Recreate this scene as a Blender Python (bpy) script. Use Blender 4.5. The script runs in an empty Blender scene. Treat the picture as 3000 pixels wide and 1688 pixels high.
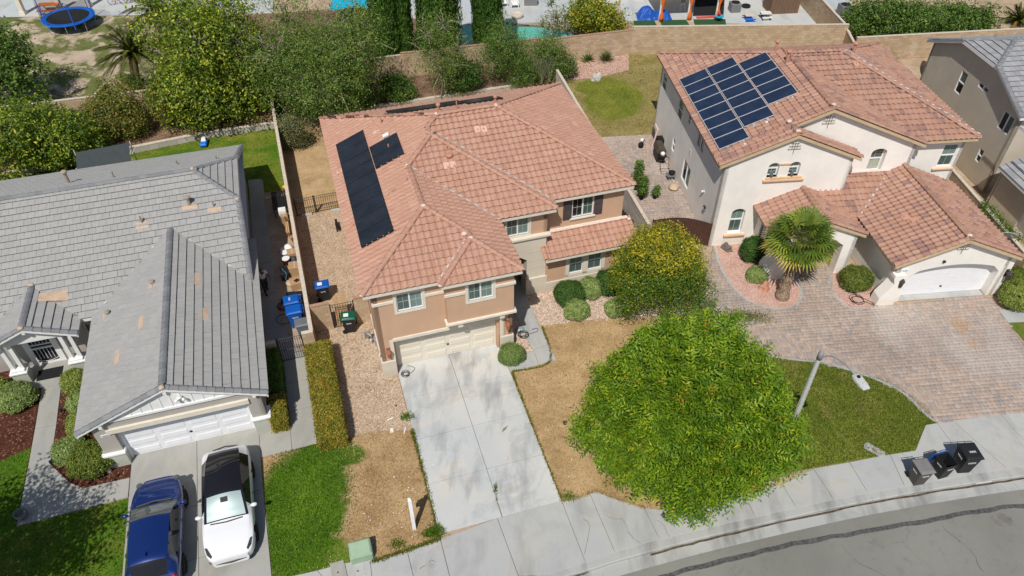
import bpy, bmesh, math, random
import numpy as np
from mathutils import Matrix, Vector, Euler
from mathutils.geometry import tessellate_polygon
random.seed(7); RNG = np.random.default_rng(11)
S = bpy.context.scene
R = math.radians
# ------------------------------------------------------------------ camera
CAM_H, CAM_F, CAM_P = 27.0, 2190.0, R(42.3)
cam = bpy.data.objects.new('camera', bpy.data.cameras.new('camera'))
S.collection.objects.link(cam)
cam.location = (0, 0, CAM_H); cam.rotation_euler = (math.pi/2 - CAM_P, 0, 0)
cam.data.sensor_width = 36; cam.data.lens = 36*CAM_F/3000; cam.data.clip_end = 600; cam.data.clip_start = .5
S.camera = cam
# ------------------------------------------------------------------ sky and sun
SUN_EL, SUN_AZ = R(54.5), R(13.5)          # shadows fall away from the camera, 13.5 degrees to the right
wd = bpy.data.worlds.new('World'); S.world = wd; wd.use_nodes = True
nt = wd.node_tree; sky = nt.nodes.new('ShaderNodeTexSky'); sky.sky_type = 'NISHITA'; sky.sun_disc = False
sky.sun_elevation = SUN_EL; sky.sun_rotation = R(180) + SUN_AZ; sky.dust_density = 1.0; sky.ozone_density = 1.0
bg = nt.nodes['Background']; bg.inputs[1].default_value = 0.07; nt.links.new(sky.outputs[0], bg.inputs[0])
sl = bpy.data.lights.new('sun', 'SUN'); sl.energy = 3.9; sl.angle = R(.55); sl.color = (1, .955, .88)
so = bpy.data.objects.new('sun', sl); S.collection.objects.link(so); so.location = (-10, -40, 60)
sd = Vector((math.sin(SUN_AZ)*math.cos(SUN_EL), math.cos(SUN_AZ)*math.cos(SUN_EL), -math.sin(SUN_EL)))
so.rotation_euler = sd.to_track_quat('-Z', 'Y').to_euler()
S.view_settings.view_transform = 'Standard'; S.view_settings.look = 'None'
S.view_settings.exposure = 0.0; S.view_settings.gamma = 1.0; S.view_settings.use_curve_mapping = False
S.render.engine = 'CYCLES'; S.cycles.max_bounces = 6; S.cycles.transparent_max_bounces = 6
# ------------------------------------------------------------------ frames: survey points read off the photograph
_fw = np.array([0, math.cos(CAM_P), -math.sin(CAM_P)]); _up = np.array([0, math.sin(CAM_P), math.cos(CAM_P)])
def at(u, v, z=0.0):
    """world (x, y) of the point at height z that the photograph shows at pixel u, v"""
    d = _fw*CAM_F + np.array([u-1500., 0, 0]) - _up*(v-844.)
    t = (z-CAM_H)/d[2]
    return (d[0]*t, d[1]*t)
class Fr:
    def __init__(s, yaw, o):
        s.yaw = R(yaw); c, n = math.cos(s.yaw), math.sin(s.yaw); s.x = (c, n); s.y = (-n, c); s.o = o
    def w(s, x, y): return (s.o[0]+s.x[0]*x+s.y[0]*y, s.o[1]+s.x[1]*x+s.y[1]*y)
    def l(s, X, Y):
        a, b = X-s.o[0], Y-s.o[1]; return (a*s.x[0]+b*s.x[1], a*s.y[0]+b*s.y[1])
FM = Fr(17.0, (-6.01, 23.40))     # tan house in the middle
FY = Fr(17.0, (-16.15, 18.84))    # grey house, left
FW = Fr(5.8, (11.20, 33.21))      # white house, right (and the far grey house)
# ------------------------------------------------------------------ helpers
COL = S.collection
def rotm(a): return Matrix.Rotation(a, 3, 'Z')
class MB:
    def __init__(s): s.v = []; s.f = []
    def add(s, vs, fs):
        n = len(s.v); s.v += [tuple(p) for p in vs]; s.f += [tuple(i+n for i in f) for f in fs]; return s
    def box(s, x0, x1, y0, y1, z0, z1):
        return s.add([(x0,y0,z0),(x1,y0,z0),(x1,y1,z0),(x0,y1,z0),(x0,y0,z1),(x1,y0,z1),(x1,y1,z1),(x0,y1,z1)],
                     [(3,2,1,0),(4,5,6,7),(0,1,5,4),(1,2,6,5),(2,3,7,6),(3,0,4,7)])
    def obox(s, c, sz, rz=0, rx=0, ry=0):
        e = Euler((rx, ry, rz)).to_matrix(); h = [k/2 for k in sz]; vs = []
        for z in (-1,1):
            for x, y in ((-1,-1),(1,-1),(1,1),(-1,1)): vs.append(tuple(Vector(c)+e@Vector((x*h[0],y*h[1],z*h[2]))))
        return s.add(vs, [(3,2,1,0),(4,5,6,7),(0,1,5,4),(1,2,6,5),(2,3,7,6),(3,0,4,7)])
    def prism(s, pts, z0, z1):
        pts = ccw(pts); n = len(pts)
        vs = [(x,y,z0) for x,y in pts]+[(x,y,z1) for x,y in pts]
        return s.add(vs, [tuple(range(n-1,-1,-1)), tuple(range(n,2*n))]+[(i,(i+1)%n,n+(i+1)%n,n+i) for i in range(n)])
    def sheet(s, pts, z):
        pts = ccw(pts); return s.add([(x,y,z) for x,y in pts], [tuple(range(len(pts)))])
    def rings(s, rings, cap0=True, cap1=True):
        n = len(rings[0]); b = len(s.v)
        for r in rings: s.v += [tuple(p) for p in r]
        for k in range(len(rings)-1):
            for i in range(n): s.f.append((b+k*n+i, b+k*n+(i+1)%n, b+(k+1)*n+(i+1)%n, b+(k+1)*n+i))
        if cap0: s.f.append(tuple(b+i for i in range(n-1,-1,-1)))
        if cap1: s.f.append(tuple(b+(len(rings)-1)*n+i for i in range(n)))
        return s
    def tube(s, pts, r, n=6, closed=False):
        pts = [Vector(p) for p in pts]; rs = r if isinstance(r, (list,tuple)) else [r]*len(pts); out = []
        m = len(pts); ref = None
        for i, p in enumerate(pts):
            a = pts[i-1] if (i or closed) else p; b = pts[(i+1)%m] if (i < m-1 or closed) else p
            d = (b-a).normalized() if (b-a).length > 1e-9 else Vector((0,0,1))
            if ref is None: ref = Vector((0,0,1)) if abs(d.z) < .9 else Vector((1,0,0))
            x = ref-d*ref.dot(d)
            if x.length < 1e-4: x = d.orthogonal()
            x.normalize(); ref = x; y = d.cross(x)
            out.append([p+(x*math.cos(2*math.pi*k/n)+y*math.sin(2*math.pi*k/n))*rs[i] for k in range(n)])
        if closed: out.append(out[0])
        return s.rings(out, not closed, not closed)
    def cyl(s, c, r, z0, z1, n=16, r1=None):
        r1 = r if r1 is None else r1
        return s.rings([[(c[0]+q*math.cos(2*math.pi*k/n), c[1]+q*math.sin(2*math.pi*k/n), z) for k in range(n)] for q, z in ((r,z0),(r1,z1))])
    def lathe(s, c, prof, n=16):
        return s.rings([[(c[0]+q*math.cos(2*math.pi*k/n), c[1]+q*math.sin(2*math.pi*k/n), c[2]+z) for k in range(n)] for q, z in prof])
    def ball(s, c, r, nu=10, nv=6, jit=0):
        if not isinstance(r, (tuple,list)): r = (r,r,r)
        rr = []
        for j in range(nv+1):
            t = math.pi*j/nv - math.pi/2; t = max(min(t, 1.5), -1.5)
            rr.append([(c[0]+r[0]*math.cos(t)*math.cos(2*math.pi*k/nu)*(1+random.uniform(-jit,jit)), c[1]+r[1]*math.cos(t)*math.sin(2*math.pi*k/nu)*(1+random.uniform(-jit,jit)), c[2]+r[2]*math.sin(t)) for k in range(nu)])
        return s.rings(rr)
    def wall(s, outline, holes, fn, th):
        """vertical wall from a 2-D outline (s, z) with holes; fn(s, z, depth) gives the 3-D point, depth 0 = outer face"""
        polys = [[Vector((a,b,0)) for a,b in outline]]+[[Vector((a,b,0)) for a,b in h] for h in holes]
        flat = [p for q in polys for p in q]; tris = tessellate_polygon(polys); n = len(flat); b = len(s.v)
        s.v += [tuple(fn(p.x,p.y,0)) for p in flat]+[tuple(fn(p.x,p.y,th)) for p in flat]
        for t in tris:
            a, c, d = [flat[i] for i in t]
            if (c.x-a.x)*(d.y-a.y)-(c.y-a.y)*(d.x-a.x) < 0: t = t[::-1]
            s.f.append(tuple(b+i for i in t)); s.f.append(tuple(b+n+i for i in t[::-1]))
        k = 0
        for q in polys:
            m = len(q)
            for i in range(m): s.f.append((b+k+i, b+n+k+i, b+n+k+(i+1)%m, b+k+(i+1)%m))
            k += m
        return s
    def mesh(s, name):
        me = bpy.data.meshes.new(name); me.from_pydata(s.v, [], s.f); me.update(); return me
    def build(s, name, mat, parent=None, smooth=False, bevel=0, seg=1, fix=False):
        me = s.mesh(name)
        if fix:
            bm = bmesh.new(); bm.from_mesh(me); bmesh.ops.recalc_face_normals(bm, faces=bm.faces); bm.to_mesh(me); bm.free()
        return link(name, me, mat, parent, smooth, bevel, seg)
def ccw(p):
    p = list(p); a = sum(p[i][0]*p[(i+1)%len(p)][1]-p[(i+1)%len(p)][0]*p[i][1] for i in range(len(p)))
    return p if a > 0 else p[::-1]
def link(name, me, mat, parent=None, smooth=False, bevel=0, seg=1):
    o = bpy.data.objects.new(name, me); COL.objects.link(o)
    if mat is not None and not me.materials: me.materials.append(mat)
    if parent is not None: o.parent = parent
    if smooth: me.shade_smooth()
    if bevel:
        b = o.modifiers.new('bevel', 'BEVEL'); b.width = bevel; b.segments = seg; b.limit_method = 'ANGLE'; b.angle_limit = R(40)
    return o
def tag(o, label=None, cat=None, group=None, kind=None):
    if label: o['label'] = label
    if cat: o['category'] = cat
    if group: o['group'] = group
    if kind: o['kind'] = kind
    return o
def thing(name, label, cat, loc=(0,0,0), rz=0, group=None):
    o = bpy.data.objects.new(name, None); COL.objects.link(o); o.empty_display_size = .2
    o.location = loc if len(loc) == 3 else (loc[0], loc[1], 0); o.rotation_euler = (0,0,rz)
    return tag(o, label, cat, group)
def struct(name, mb, mat, parent=None, label=None, **k):
    o = mb.build(name, mat, parent, **k); o['kind'] = 'structure'
    if label: o['label'] = label
    return o
def dup(o, loc, rz, label=None, parent=None):
    c = o.copy(); COL.objects.link(c)
    if parent is None: c.location = loc if len(loc) == 3 else (loc[0],loc[1],0); c.rotation_euler = (0,0,rz)
    else: c.parent = parent
    if label: c['label'] = label
    for ch in list(o.children): dup(ch, None, None, None, c)
    return c
def lerp(a, b, t): return tuple(a[i]+(b[i]-a[i])*t for i in range(len(a)))
def npmesh(name, V, F, attrs=None, uv=None):
    """fast mesh from numpy: V (n,3), F (m,k)"""
    me = bpy.data.meshes.new(name); k = F.shape[1]
    me.vertices.add(len(V)); me.vertices.foreach_set('co', V.astype(np.float32).ravel())
    me.loops.add(F.size); me.loops.foreach_set('vertex_index', F.astype(np.int32).ravel())
    me.polygons.add(len(F)); me.polygons.foreach_set('loop_start', np.arange(0, F.size, k, dtype=np.int32))
    me.update(calc_edges=True)
    if attrs:
        for n, a in attrs.items():
            at_ = me.attributes.new(n, 'FLOAT', 'POINT'); at_.data.foreach_set('value', a.astype(np.float32))
    return me
def smooth_poly(pts, n=8):
    """Catmull-Rom through points"""
    out = []; P = [pts[0]]+list(pts)+[pts[-1]]
    for i in range(1, len(P)-2):
        a, b, c, d = [np.array(P[i+k], float) for k in (-1,0,1,2)]
        for j in range(n):
            t = j/n; out.append(tuple(.5*((2*b)+(-a+c)*t+(2*a-5*b+4*c-d)*t*t+(-a+3*b-3*c+d)*t**3)))
    out.append(tuple(pts[-1])); return out
def offset(line, d):
    out = []
    for i, p in enumerate(line):
        a = line[max(i-1,0)]; b = line[min(i+1,len(line)-1)]; dx, dy = b[0]-a[0], b[1]-a[1]; L = math.hypot(dx,dy) or 1
        out.append((p[0]-dy/L*d, p[1]+dx/L*d))
    return out
def inset(pts, d):
    """shrink a convex-ish polygon by d"""
    p = ccw(pts); n = len(p); out = []
    for i in range(n):
        a, b, c = p[i-1], p[i], p[(i+1)%n]
        def nrm(q, r):
            dx, dy = r[0]-q[0], r[1]-q[1]; L = math.hypot(dx,dy) or 1; return (-dy/L, dx/L)
        n1, n2 = nrm(a,b), nrm(b,c); k = 1+n1[0]*n2[0]+n1[1]*n2[1]; k = max(k, .3)
        out.append((b[0]+(n1[0]+n2[0])/k*d, b[1]+(n1[1]+n2[1])/k*d))
    return out
def inpoly(P, pts):
    """vectorised point in polygon: P (n,2)"""
    x, y = P[:,0], P[:,1]; r = np.zeros(len(P), bool); n = len(pts)
    for i in range(n):
        x0, y0 = pts[i]; x1, y1 = pts[(i+1)%n]
        c = ((y0 > y) != (y1 > y)) & (x < (x1-x0)*(y-y0)/((y1-y0) or 1e-9)+x0); r ^= c
    return r
def scatter(pts, n, avoid=()):
    a = np.array(pts); lo, hi = a.min(0), a.max(0); out = []
    P = RNG.uniform(lo, hi, (n, 2)); m = inpoly(P, pts)
    for q in avoid: m &= ~inpoly(P, q)
    return P[m]
# ------------------------------------------------------------------ materials (procedural)
class NT:
    def __init__(s, name):
        s.m = bpy.data.materials.new(name); s.m.use_nodes = True; s.t = s.m.node_tree; s.b = s.t.nodes['Principled BSDF']; s.out = s.t.nodes['Material Output']
        s.b.inputs['Specular IOR Level'].default_value = .3
    def n(s, k, **kw):
        o = s.t.nodes.new('ShaderNode'+k)
        for a, v in kw.items(): setattr(o, a, v)
        return o
    def l(s, a, b): s.t.links.new(a, b)
    def pos(s):
        if not hasattr(s, '_p'): s._p = s.n('NewGeometry').outputs['Position']
        return s._p
    def noise(s, scale, detail=3, rough=.55, vec=None, dist=0, stretch=None):
        o = s.n('TexNoise'); o.inputs['Scale'].default_value = scale; o.inputs['Detail'].default_value = detail; o.inputs['Roughness'].default_value = rough; o.inputs['Distortion'].default_value = dist
        v = vec or s.pos()
        if stretch:
            m = s.n('Mapping'); m.inputs['Scale'].default_value = stretch[:3]
            if len(stretch) > 3: m.inputs['Rotation'].default_value = (0,0,stretch[3])
            s.l(v, m.inputs['Vector']); v = m.outputs[0]
        s.l(v, o.inputs['Vector']); return o.outputs['Fac']
    def vor(s, scale, feature='F1', vec=None, out='Distance'):
        o = s.n('TexVoronoi', feature=feature); o.inputs['Scale'].default_value = scale; s.l(vec or s.pos(), o.inputs['Vector']); return o.outputs[out]
    def ramp(s, fac, stops, interp='LINEAR'):
        o = s.n('ValToRGB'); e = o.color_ramp.elements; o.color_ramp.interpolation = interp
        while len(e) < len(stops): e.new(.5)
        for k, (p, c) in enumerate(stops): e[k].position = p; e[k].color = tuple(c)+(1,) if isinstance(c, (tuple,list)) else (c,c,c,1)
        s.l(fac, o.inputs[0]); return o.outputs[0]
    def mix(s, fac, a, b, mode='MIX'):
        o = s.n('MixRGB', blend_type=mode)
        for i, x in ((0,fac),(1,a),(2,b)):
            if isinstance(x, (int,float)): o.inputs[i].default_value = x if i == 0 else (x,x,x,1)
            elif isinstance(x, (tuple,list)): o.inputs[i].default_value = tuple(x)+(1,)
            else: s.l(x, o.inputs[i])
        return o.outputs[0]
    def math(s, op, a, b=0.0, clamp=False):
        o = s.n('Math', operation=op, use_clamp=clamp)
        for i, x in ((0,a),(1,b)):
            if isinstance(x, (int,float)): o.inputs[i].default_value = x
            else: s.l(x, o.inputs[i])
        return o.outputs[0]
    def attr(s, name): return s.n('Attribute', attribute_name=name).outputs['Fac']
    def rnd(s): return s.n('ObjectInfo').outputs['Random']
    def col(s, c):
        if isinstance(c, (tuple,list)): s.b.inputs['Base Color'].default_value = tuple(c)+(1,)
        else: s.l(c, s.b.inputs['Base Color'])
        return s
    def bump(s, h, strength=.3, dist=.02):
        o = s.n('Bump'); o.inputs['Strength'].default_value = strength; o.inputs['Distance'].default_value = dist; s.l(h, o.inputs['Height']); s.l(o.outputs[0], s.b.inputs['Normal']); return s
    def set(s, rough=.8, metal=0, spec=None):
        s.b.inputs['Roughness'].default_value = rough; s.b.inputs['Metallic'].default_value = metal
        if spec is not None: s.b.inputs['Specular IOR Level'].default_value = spec
        return s
def plain(name, c, rough=.7, metal=0, var=.12, spec=None, scale=3):
    t = NT(name); n = t.noise(scale, 4)
    t.col(t.mix(t.ramp(n, [(.3,0.),(.7,1.)]), tuple(k*(1-var) for k in c), tuple(min(1,k*(1+var)) for k in c))).set(rough, metal, spec); return t.m
def stucco(name, c, dirt=(.25,.18,.12)):
    t = NT(name); n = t.noise(.7, 5, .6); f = t.noise(45, 3); st = t.noise(1.0, 4, .6, stretch=(3,3,.35))
    a = t.mix(t.ramp(n, [(.35,0.),(.7,1.)]), tuple(k*.93 for k in c), tuple(min(1,k*1.05) for k in c))
    a = t.mix(t.math('MULTIPLY', t.ramp(st, [(.5,0.),(.8,1.)]), .14), a, tuple(k*.62 for k in c))
    z = t.n('SeparateXYZ'); t.l(t.pos(), z.inputs[0])
    g = t.math('MULTIPLY', t.ramp(t.math('ADD', z.outputs[2], t.math('MULTIPLY', n, -.6)), [(.0,1.),(.30,0.)]), .35)
    a = t.mix(g, a, tuple(c[i]*.5+dirt[i]*.5 for i in range(3)))
    t.col(a).set(.92, 0, .15).bump(t.math('ADD', f, t.math('MULTIPLY', t.noise(9,2), .7)), .35, .012); return t.m
def tile_mat(name, ramp, streak, sfac, patch=None, grime=(.2,.13,.1)):
    t = NT(name); r = t.math('FRACT', t.math('ADD', t.attr('tint'), t.rnd()))
    uv = t.n('UVMap').outputs[0]; c = t.n('CombineXYZ'); t.l(t.math('MULTIPLY', r, 53.0), c.inputs[2]); t.l(t.math('MULTIPLY', r, 17.0), c.inputs[0])
    v = t.n('VectorMath', operation='ADD'); t.l(uv, v.inputs[0]); t.l(c.outputs[0], v.inputs[1])
    a = t.ramp(r, ramp)
    s1 = t.noise(1.0, 4, .6, vec=v.outputs[0], stretch=(7, 1.1, 1))
    a = t.mix(t.math('MULTIPLY', t.ramp(s1, [(.48,0.),(.68,1.)]), sfac), a, streak)
    if patch:
        s2 = t.noise(1.0, 3, .6, vec=v.outputs[0], stretch=(9, .9, 3.7)); a = t.mix(t.math('MULTIPLY', t.ramp(s2, [(.6,0.),(.72,1.)]), .6), a, patch)
    n = t.noise(.55, 5, .6); a = t.mix(t.math('MULTIPLY', t.ramp(n, [(.42,0.),(.75,1.)]), .22), a, grime)
    f = t.noise(30, 3); a = t.mix(.12, a, t.ramp(f, [(.3,0.),(.7,1.)]), 'OVERLAY')
    t.col(a).set(.85, 0, .2).bump(f, .25, .006); return t.m
def leaf_mat(name, ramp, trans=.25, rough=.55, gain=1.65):
    ramp = [(p, (min(.8,c[0]*gain), min(.8,c[1]*gain*.98), c[2]*gain*.75)) for p, c in ramp]; t = NT(name); a = t.ramp(t.attr('tint'), ramp); n = t.noise(.8, 3); a = t.mix(.35, a, t.ramp(n, [(.3,.35),(.7,.66)]), 'OVERLAY')
    t.col(a).set(rough, 0, .35)
    tr = t.n('BsdfTranslucent'); t.l(t.mix(1.0, a, (.9,1.0,.35), 'MULTIPLY'), tr.inputs[0]); mx = t.n('MixShader'); mx.inputs[0].default_value = trans
    t.l(t.b.outputs[0], mx.inputs[1]); t.l(tr.outputs[0], mx.inputs[2]); t.l(mx.outputs[0], t.out.inputs[0]); return t.m
def glass(name, c, rough=.04, spec=.6):
    t = NT(name); n = t.noise(.6, 2); t.col(t.mix(n, tuple(k*.75 for k in c), tuple(k*1.25 for k in c))).set(rough, 0, spec); return t.m
def car_paint(name, c, metal=0.0, coat=1.0):
    t = NT(name); n = t.noise(2.0, 3); t.col(t.mix(n, tuple(k*.96 for k in c), c)).set(.32, metal, .5)
    t.b.inputs['Coat Weight'].default_value = coat; t.b.inputs['Coat Roughness'].default_value = .03; return t.m
X = {}
# roofs
X['tile_pink'] = tile_mat('tile_pink', [(0,(.45,.24,.168)),(.35,(.475,.262,.186)),(.65,(.50,.285,.208)),(.9,(.455,.25,.18)),(1,(.53,.315,.238))], (.585,.405,.305), .6, (.37,.125,.08), (.34,.19,.15))
X['tile_mix'] = tile_mat('tile_mix', [(0,(.40,.215,.15)),(.3,(.445,.26,.19)),(.55,(.375,.20,.15)),(.75,(.465,.285,.215)),(.9,(.31,.175,.145)),(1,(.275,.165,.145))], (.50,.34,.25), .35, None, (.25,.15,.125))
X['tile_grey'] = tile_mat('tile_grey', [(0,(.355,.352,.34)),(.5,(.375,.372,.36)),(1,(.395,.39,.378))], (.29,.29,.285), .55, None, (.31,.305,.30))
X['tile_slate'] = tile_mat('tile_slate', [(0,(.29,.295,.31)),(.5,(.34,.345,.36)),(1,(.39,.39,.405))], (.25,.255,.27), .45, None, (.24,.24,.25))
X['deck'] = plain('deck_underlay', (.10,.065,.05), .95); X['deck_grey'] = plain('deck_grey', (.06,.06,.062), .95)
X['mortar'] = plain('mortar', (.70,.55,.48), .95, var=.2, scale=12); X['mortar_tan'] = plain('mortar_tan', (.56,.40,.29), .95, var=.2, scale=10)
X['flashing'] = plain('flashing', (.70,.70,.70), .45, .35, var=.15, scale=6); X['flash_debris'] = plain('flash_debris', (.42,.38,.35), .8, 0, var=.75, scale=3.5)
X['vent_tan'] = plain('vent_tan', (.53,.39,.28), .8); X['vent_pink'] = plain('vent_pink', (.50,.25,.175), .8); X['vent_brown'] = plain('vent_brown', (.34,.28,.22), .8)
# walls
X['muntin'] = plain('muntin', (.50,.54,.51), .5, var=.03); X['stucco_tan'] = stucco('stucco_tan', (.585,.385,.262)); X['stucco_cream'] = stucco('stucco_cream', (.66,.60,.50)); X['stucco_white'] = stucco('stucco_white', (.89,.855,.80), (.55,.36,.2))
X['stucco_grey'] = stucco('stucco_grey', (.43,.405,.37)); X['stucco_taupe'] = stucco('stucco_taupe', (.56,.50,.41), (.4,.3,.2)); X['stucco_base'] = stucco('stucco_base', (.50,.52,.46))
X['trim_cream'] = plain('trim_cream', (.72,.66,.56), .8, var=.06); X['trim_white'] = plain('trim_white', (.80,.80,.79), .6, var=.04); X['trim_tan'] = plain('trim_tan', (.56,.43,.27), .85, var=.1)
X['trim_peach'] = plain('trim_peach', (.72,.48,.30), .85, var=.08); X['vinyl'] = plain('vinyl', (.83,.83,.84), .35, var=.02)
X['shutter'] = plain('shutter', (.075,.062,.066), .6); X['door_cream'] = plain('door_cream', (.74,.685,.575), .5, var=.03, scale=1.2); X['door_white'] = plain('door_white', (.82,.83,.86), .45, var=.03); X['door_dark'] = plain('door_dark', (.03,.018,.014), .4)
X['pane'] = glass('pane', (.075,.115,.105)); X['pane_light'] = glass('pane_light', (.17,.25,.225), .08); X['pane_dark'] = glass('pane_dark', (.022,.022,.026), .06); X['blind'] = plain('blind', (.42,.44,.36), .7)
X['louvre'] = plain('louvre', (.5,.5,.46), .6)
# solar
def solar(name, c, line, ls):
    t = NT(name); tc = t.n('TexCoord').outputs['Object']; br = t.n('TexBrick'); br.offset = 0; br.inputs['Scale'].default_value = 1; br.inputs['Brick Width'].default_value = .158; br.inputs['Row Height'].default_value = .158; br.inputs['Mortar Size'].default_value = .0035
    br.inputs['Color1'].default_value = c+(1,); br.inputs['Color2'].default_value = tuple(k*1.25 for k in c)+(1,); br.inputs['Mortar'].default_value = line+(1,); t.l(tc, br.inputs['Vector'])
    n = t.noise(1.4, 5); d = t.noise(14, 4)
    a = t.mix(t.math('MULTIPLY', t.ramp(n, [(.35,0.),(.75,1.)]), .5), br.outputs[0], tuple(min(1, k*2.0+.012) for k in c)); a = t.mix(t.math('MULTIPLY', t.ramp(d, [(.58,0.),(.72,1.)]), .05), a, (.4,.4,.4))
    t.col(a).set(.3, 0, .35); return t.m
X['solar_black'] = solar('solar_black', (.014,.017,.024), (.02,.024,.03), 0); X['solar_blue'] = solar('solar_blue', (.012,.022,.050), (.03,.045,.08), 0)
X['alu'] = plain('aluminium', (.66,.66,.66), .35, .25, var=.05); X['black_metal'] = plain('black_metal', (.015,.015,.017), .5); X['brown_metal'] = plain('brown_metal', (.085,.04,.03), .6); X['galv'] = plain('galvanised', (.42,.43,.44), .5, .5); X['pole_grey'] = plain('pole_concrete', (.50,.51,.50), .75, var=.2, scale=14)
# ground
def concrete(name, c, stain=.55, tint=(.46,.52,.56), warm=(.60,.55,.44), dark=(.17,.175,.18), sc=1.0):
    t = NT(name); r = t.rnd(); big = t.noise(.16*sc, 4, .55); mid = t.noise(.55*sc, 5, .62, dist=.4); fine = t.noise(38, 3); lon = t.noise(.9*sc, 4, .6, stretch=(1.0,.28,1,R(-17)))
    a = t.mix(t.ramp(big, [(.38,0.),(.62,1.)]), tint, c); a = t.mix(t.math('MULTIPLY', t.ramp(mid, [(.52,0.),(.66,1.)]), .55), a, warm)
    a = t.mix(t.math('MULTIPLY', t.ramp(lon, [(.50,0.),(.70,1.)]), stain), a, dark); bl_ = t.noise(.42*sc, 6, .7, dist=1.2); a = t.mix(t.math('MULTIPLY', t.ramp(bl_, [(.50,0.),(.66,1.)]), stain*.55), a, tuple(k*.55 for k in tint))
    a = t.mix(t.math('MULTIPLY', r, .16), a, (.36,.37,.37)); a = t.mix(.16, a, t.ramp(fine, [(.3,.2),(.7,.8)]), 'OVERLAY')
    sp = t.vor(2.3); a = t.mix(t.math('MULTIPLY', t.ramp(sp, [(.012,1.),(.03,0.)]), .5), a, (.06,.055,.05))
    t.col(a).set(.9, 0, .2).bump(t.math('ADD', fine, t.math('MULTIPLY', mid, .5)), .2, .006); return t.m
X['conc_drive'] = concrete('conc_drive', (.60,.595,.57), .8, (.50,.525,.53), (.66,.60,.51), (.22,.225,.23)); X['conc_walk'] = concrete('conc_walk', (.47,.47,.45), .5, (.42,.43,.43), (.49,.46,.40), (.24,.235,.225)); X['conc_grey'] = concrete('conc_grey', (.385,.375,.335), .4, (.37,.37,.345), (.42,.39,.335), (.22,.21,.19))
X['conc_kerb'] = concrete('conc_kerb', (.44,.44,.415), .75, (.40,.41,.40), (.46,.43,.37), (.12,.12,.12)); X['conc_patio'] = concrete('conc_patio', (.55,.54,.51), .3)
def asphalt():
    t = NT('asphalt'); big = t.noise(.22, 4); f = t.noise(60, 3, .7); m = t.noise(2.5, 5, .65)
    a = t.mix(t.ramp(big, [(.35,0.),(.65,1.)]), (.20,.20,.178), (.245,.245,.218)); a = t.mix(t.math('MULTIPLY', t.ramp(m, [(.55,0.),(.75,1.)]), .45), a, (.15,.15,.135))
    a = t.mix(.5, a, t.ramp(f, [(.25,.15),(.75,.85)]), 'OVERLAY')
    wv = t.n('VectorMath', operation='ADD'); t.l(t.pos(), wv.inputs[0]); nn = t.n('TexNoise'); nn.inputs['Scale'].default_value = 1.3; nn.inputs['Detail'].default_value = 4; t.l(t.pos(), nn.inputs['Vector']); t.l(nn.outputs['Color'], wv.inputs[1])
    ck = t.vor(.33, 'DISTANCE_TO_EDGE', wv.outputs[0]); a = t.mix(t.math('MULTIPLY', t.ramp(ck, [(.002,1.),(.006,0.)]), t.math('MULTIPLY', t.ramp(t.noise(.35,2), [(.52,0.),(.6,1.)]), .5)), a, (.13,.13,.115))
    sp = t.vor(1.1); a = t.mix(t.math('MULTIPLY', t.ramp(sp, [(.02,1.),(.045,0.)]), .6), a, (.07,.07,.07))
    t.col(a).set(.9, 0, .2).bump(f, .35, .01); return t.m
X['asphalt'] = asphalt(); X['seal'] = plain('crack_seal', (.085,.087,.085), .75, var=.5, scale=9); X['gutter_dirt'] = plain('gutter_dirt', (.09,.068,.045), .9, var=.5, scale=5)
def soil(name, stops, sc=6.0, fine=28, b=.5, bd=.03):
    t = NT(name); n = t.noise(sc*.12, 5, .6); m = t.noise(sc, 5, .7); f = t.noise(fine, 4, .7); k = t.math('ADD', t.math('MULTIPLY', n, .45), t.math('ADD', t.math('MULTIPLY', m, .3), t.math('MULTIPLY', f, .25)))
    t.col(t.ramp(k, stops)).set(.95, 0, .1).bump(t.math('ADD', m, f), b, bd); return t.m
X['dirt'] = soil('dirt', [(.32,(.20,.145,.09)),(.46,(.40,.30,.20)),(.56,(.50,.385,.27)),(.68,(.58,.46,.33))])
X['side_chips'] = soil('side_chips', [(.30,(.18,.125,.085)),(.44,(.40,.295,.205)),(.55,(.51,.39,.28)),(.68,(.63,.51,.39))], 9, 40, .7, .03)
X['dry_grass'] = soil('dry_grass', [(.30,(.15,.095,.055)),(.43,(.37,.245,.125)),(.55,(.52,.365,.20)),(.68,(.63,.46,.28))], 7, 34, .7, .03)
X['rock_bed'] = soil('rock_bed', [(.3,(.24,.17,.13)),(.47,(.52,.39,.30)),(.6,(.64,.51,.41)),(.7,(.74,.63,.53))], 12, 45, .8, .03)
X['pink_gravel'] = soil('pink_gravel', [(.3,(.26,.14,.11)),(.47,(.53,.325,.265)),(.6,(.63,.42,.35)),(.7,(.70,.52,.45))], 12, 50, .8, .025)
X['mulch'] = soil('mulch', [(.3,(.018,.008,.006)),(.47,(.07,.026,.017)),(.6,(.13,.05,.03)),(.7,(.24,.11,.065))], 12, 42, .9, .03)
X['leaf_litter'] = soil('leaf_litter', [(.3,(.05,.03,.02)),(.47,(.20,.125,.08)),(.6,(.33,.22,.15)),(.7,(.45,.33,.24))], 6, 34, .9, .04)
X['strip_dirt'] = soil('side_dirt', [(.3,(.20,.15,.11)),(.47,(.40,.31,.23)),(.6,(.49,.39,.30)),(.7,(.58,.48,.38))], 9, 40, .6, .02)  # slightly greyer soil for the strip beside the side path
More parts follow.
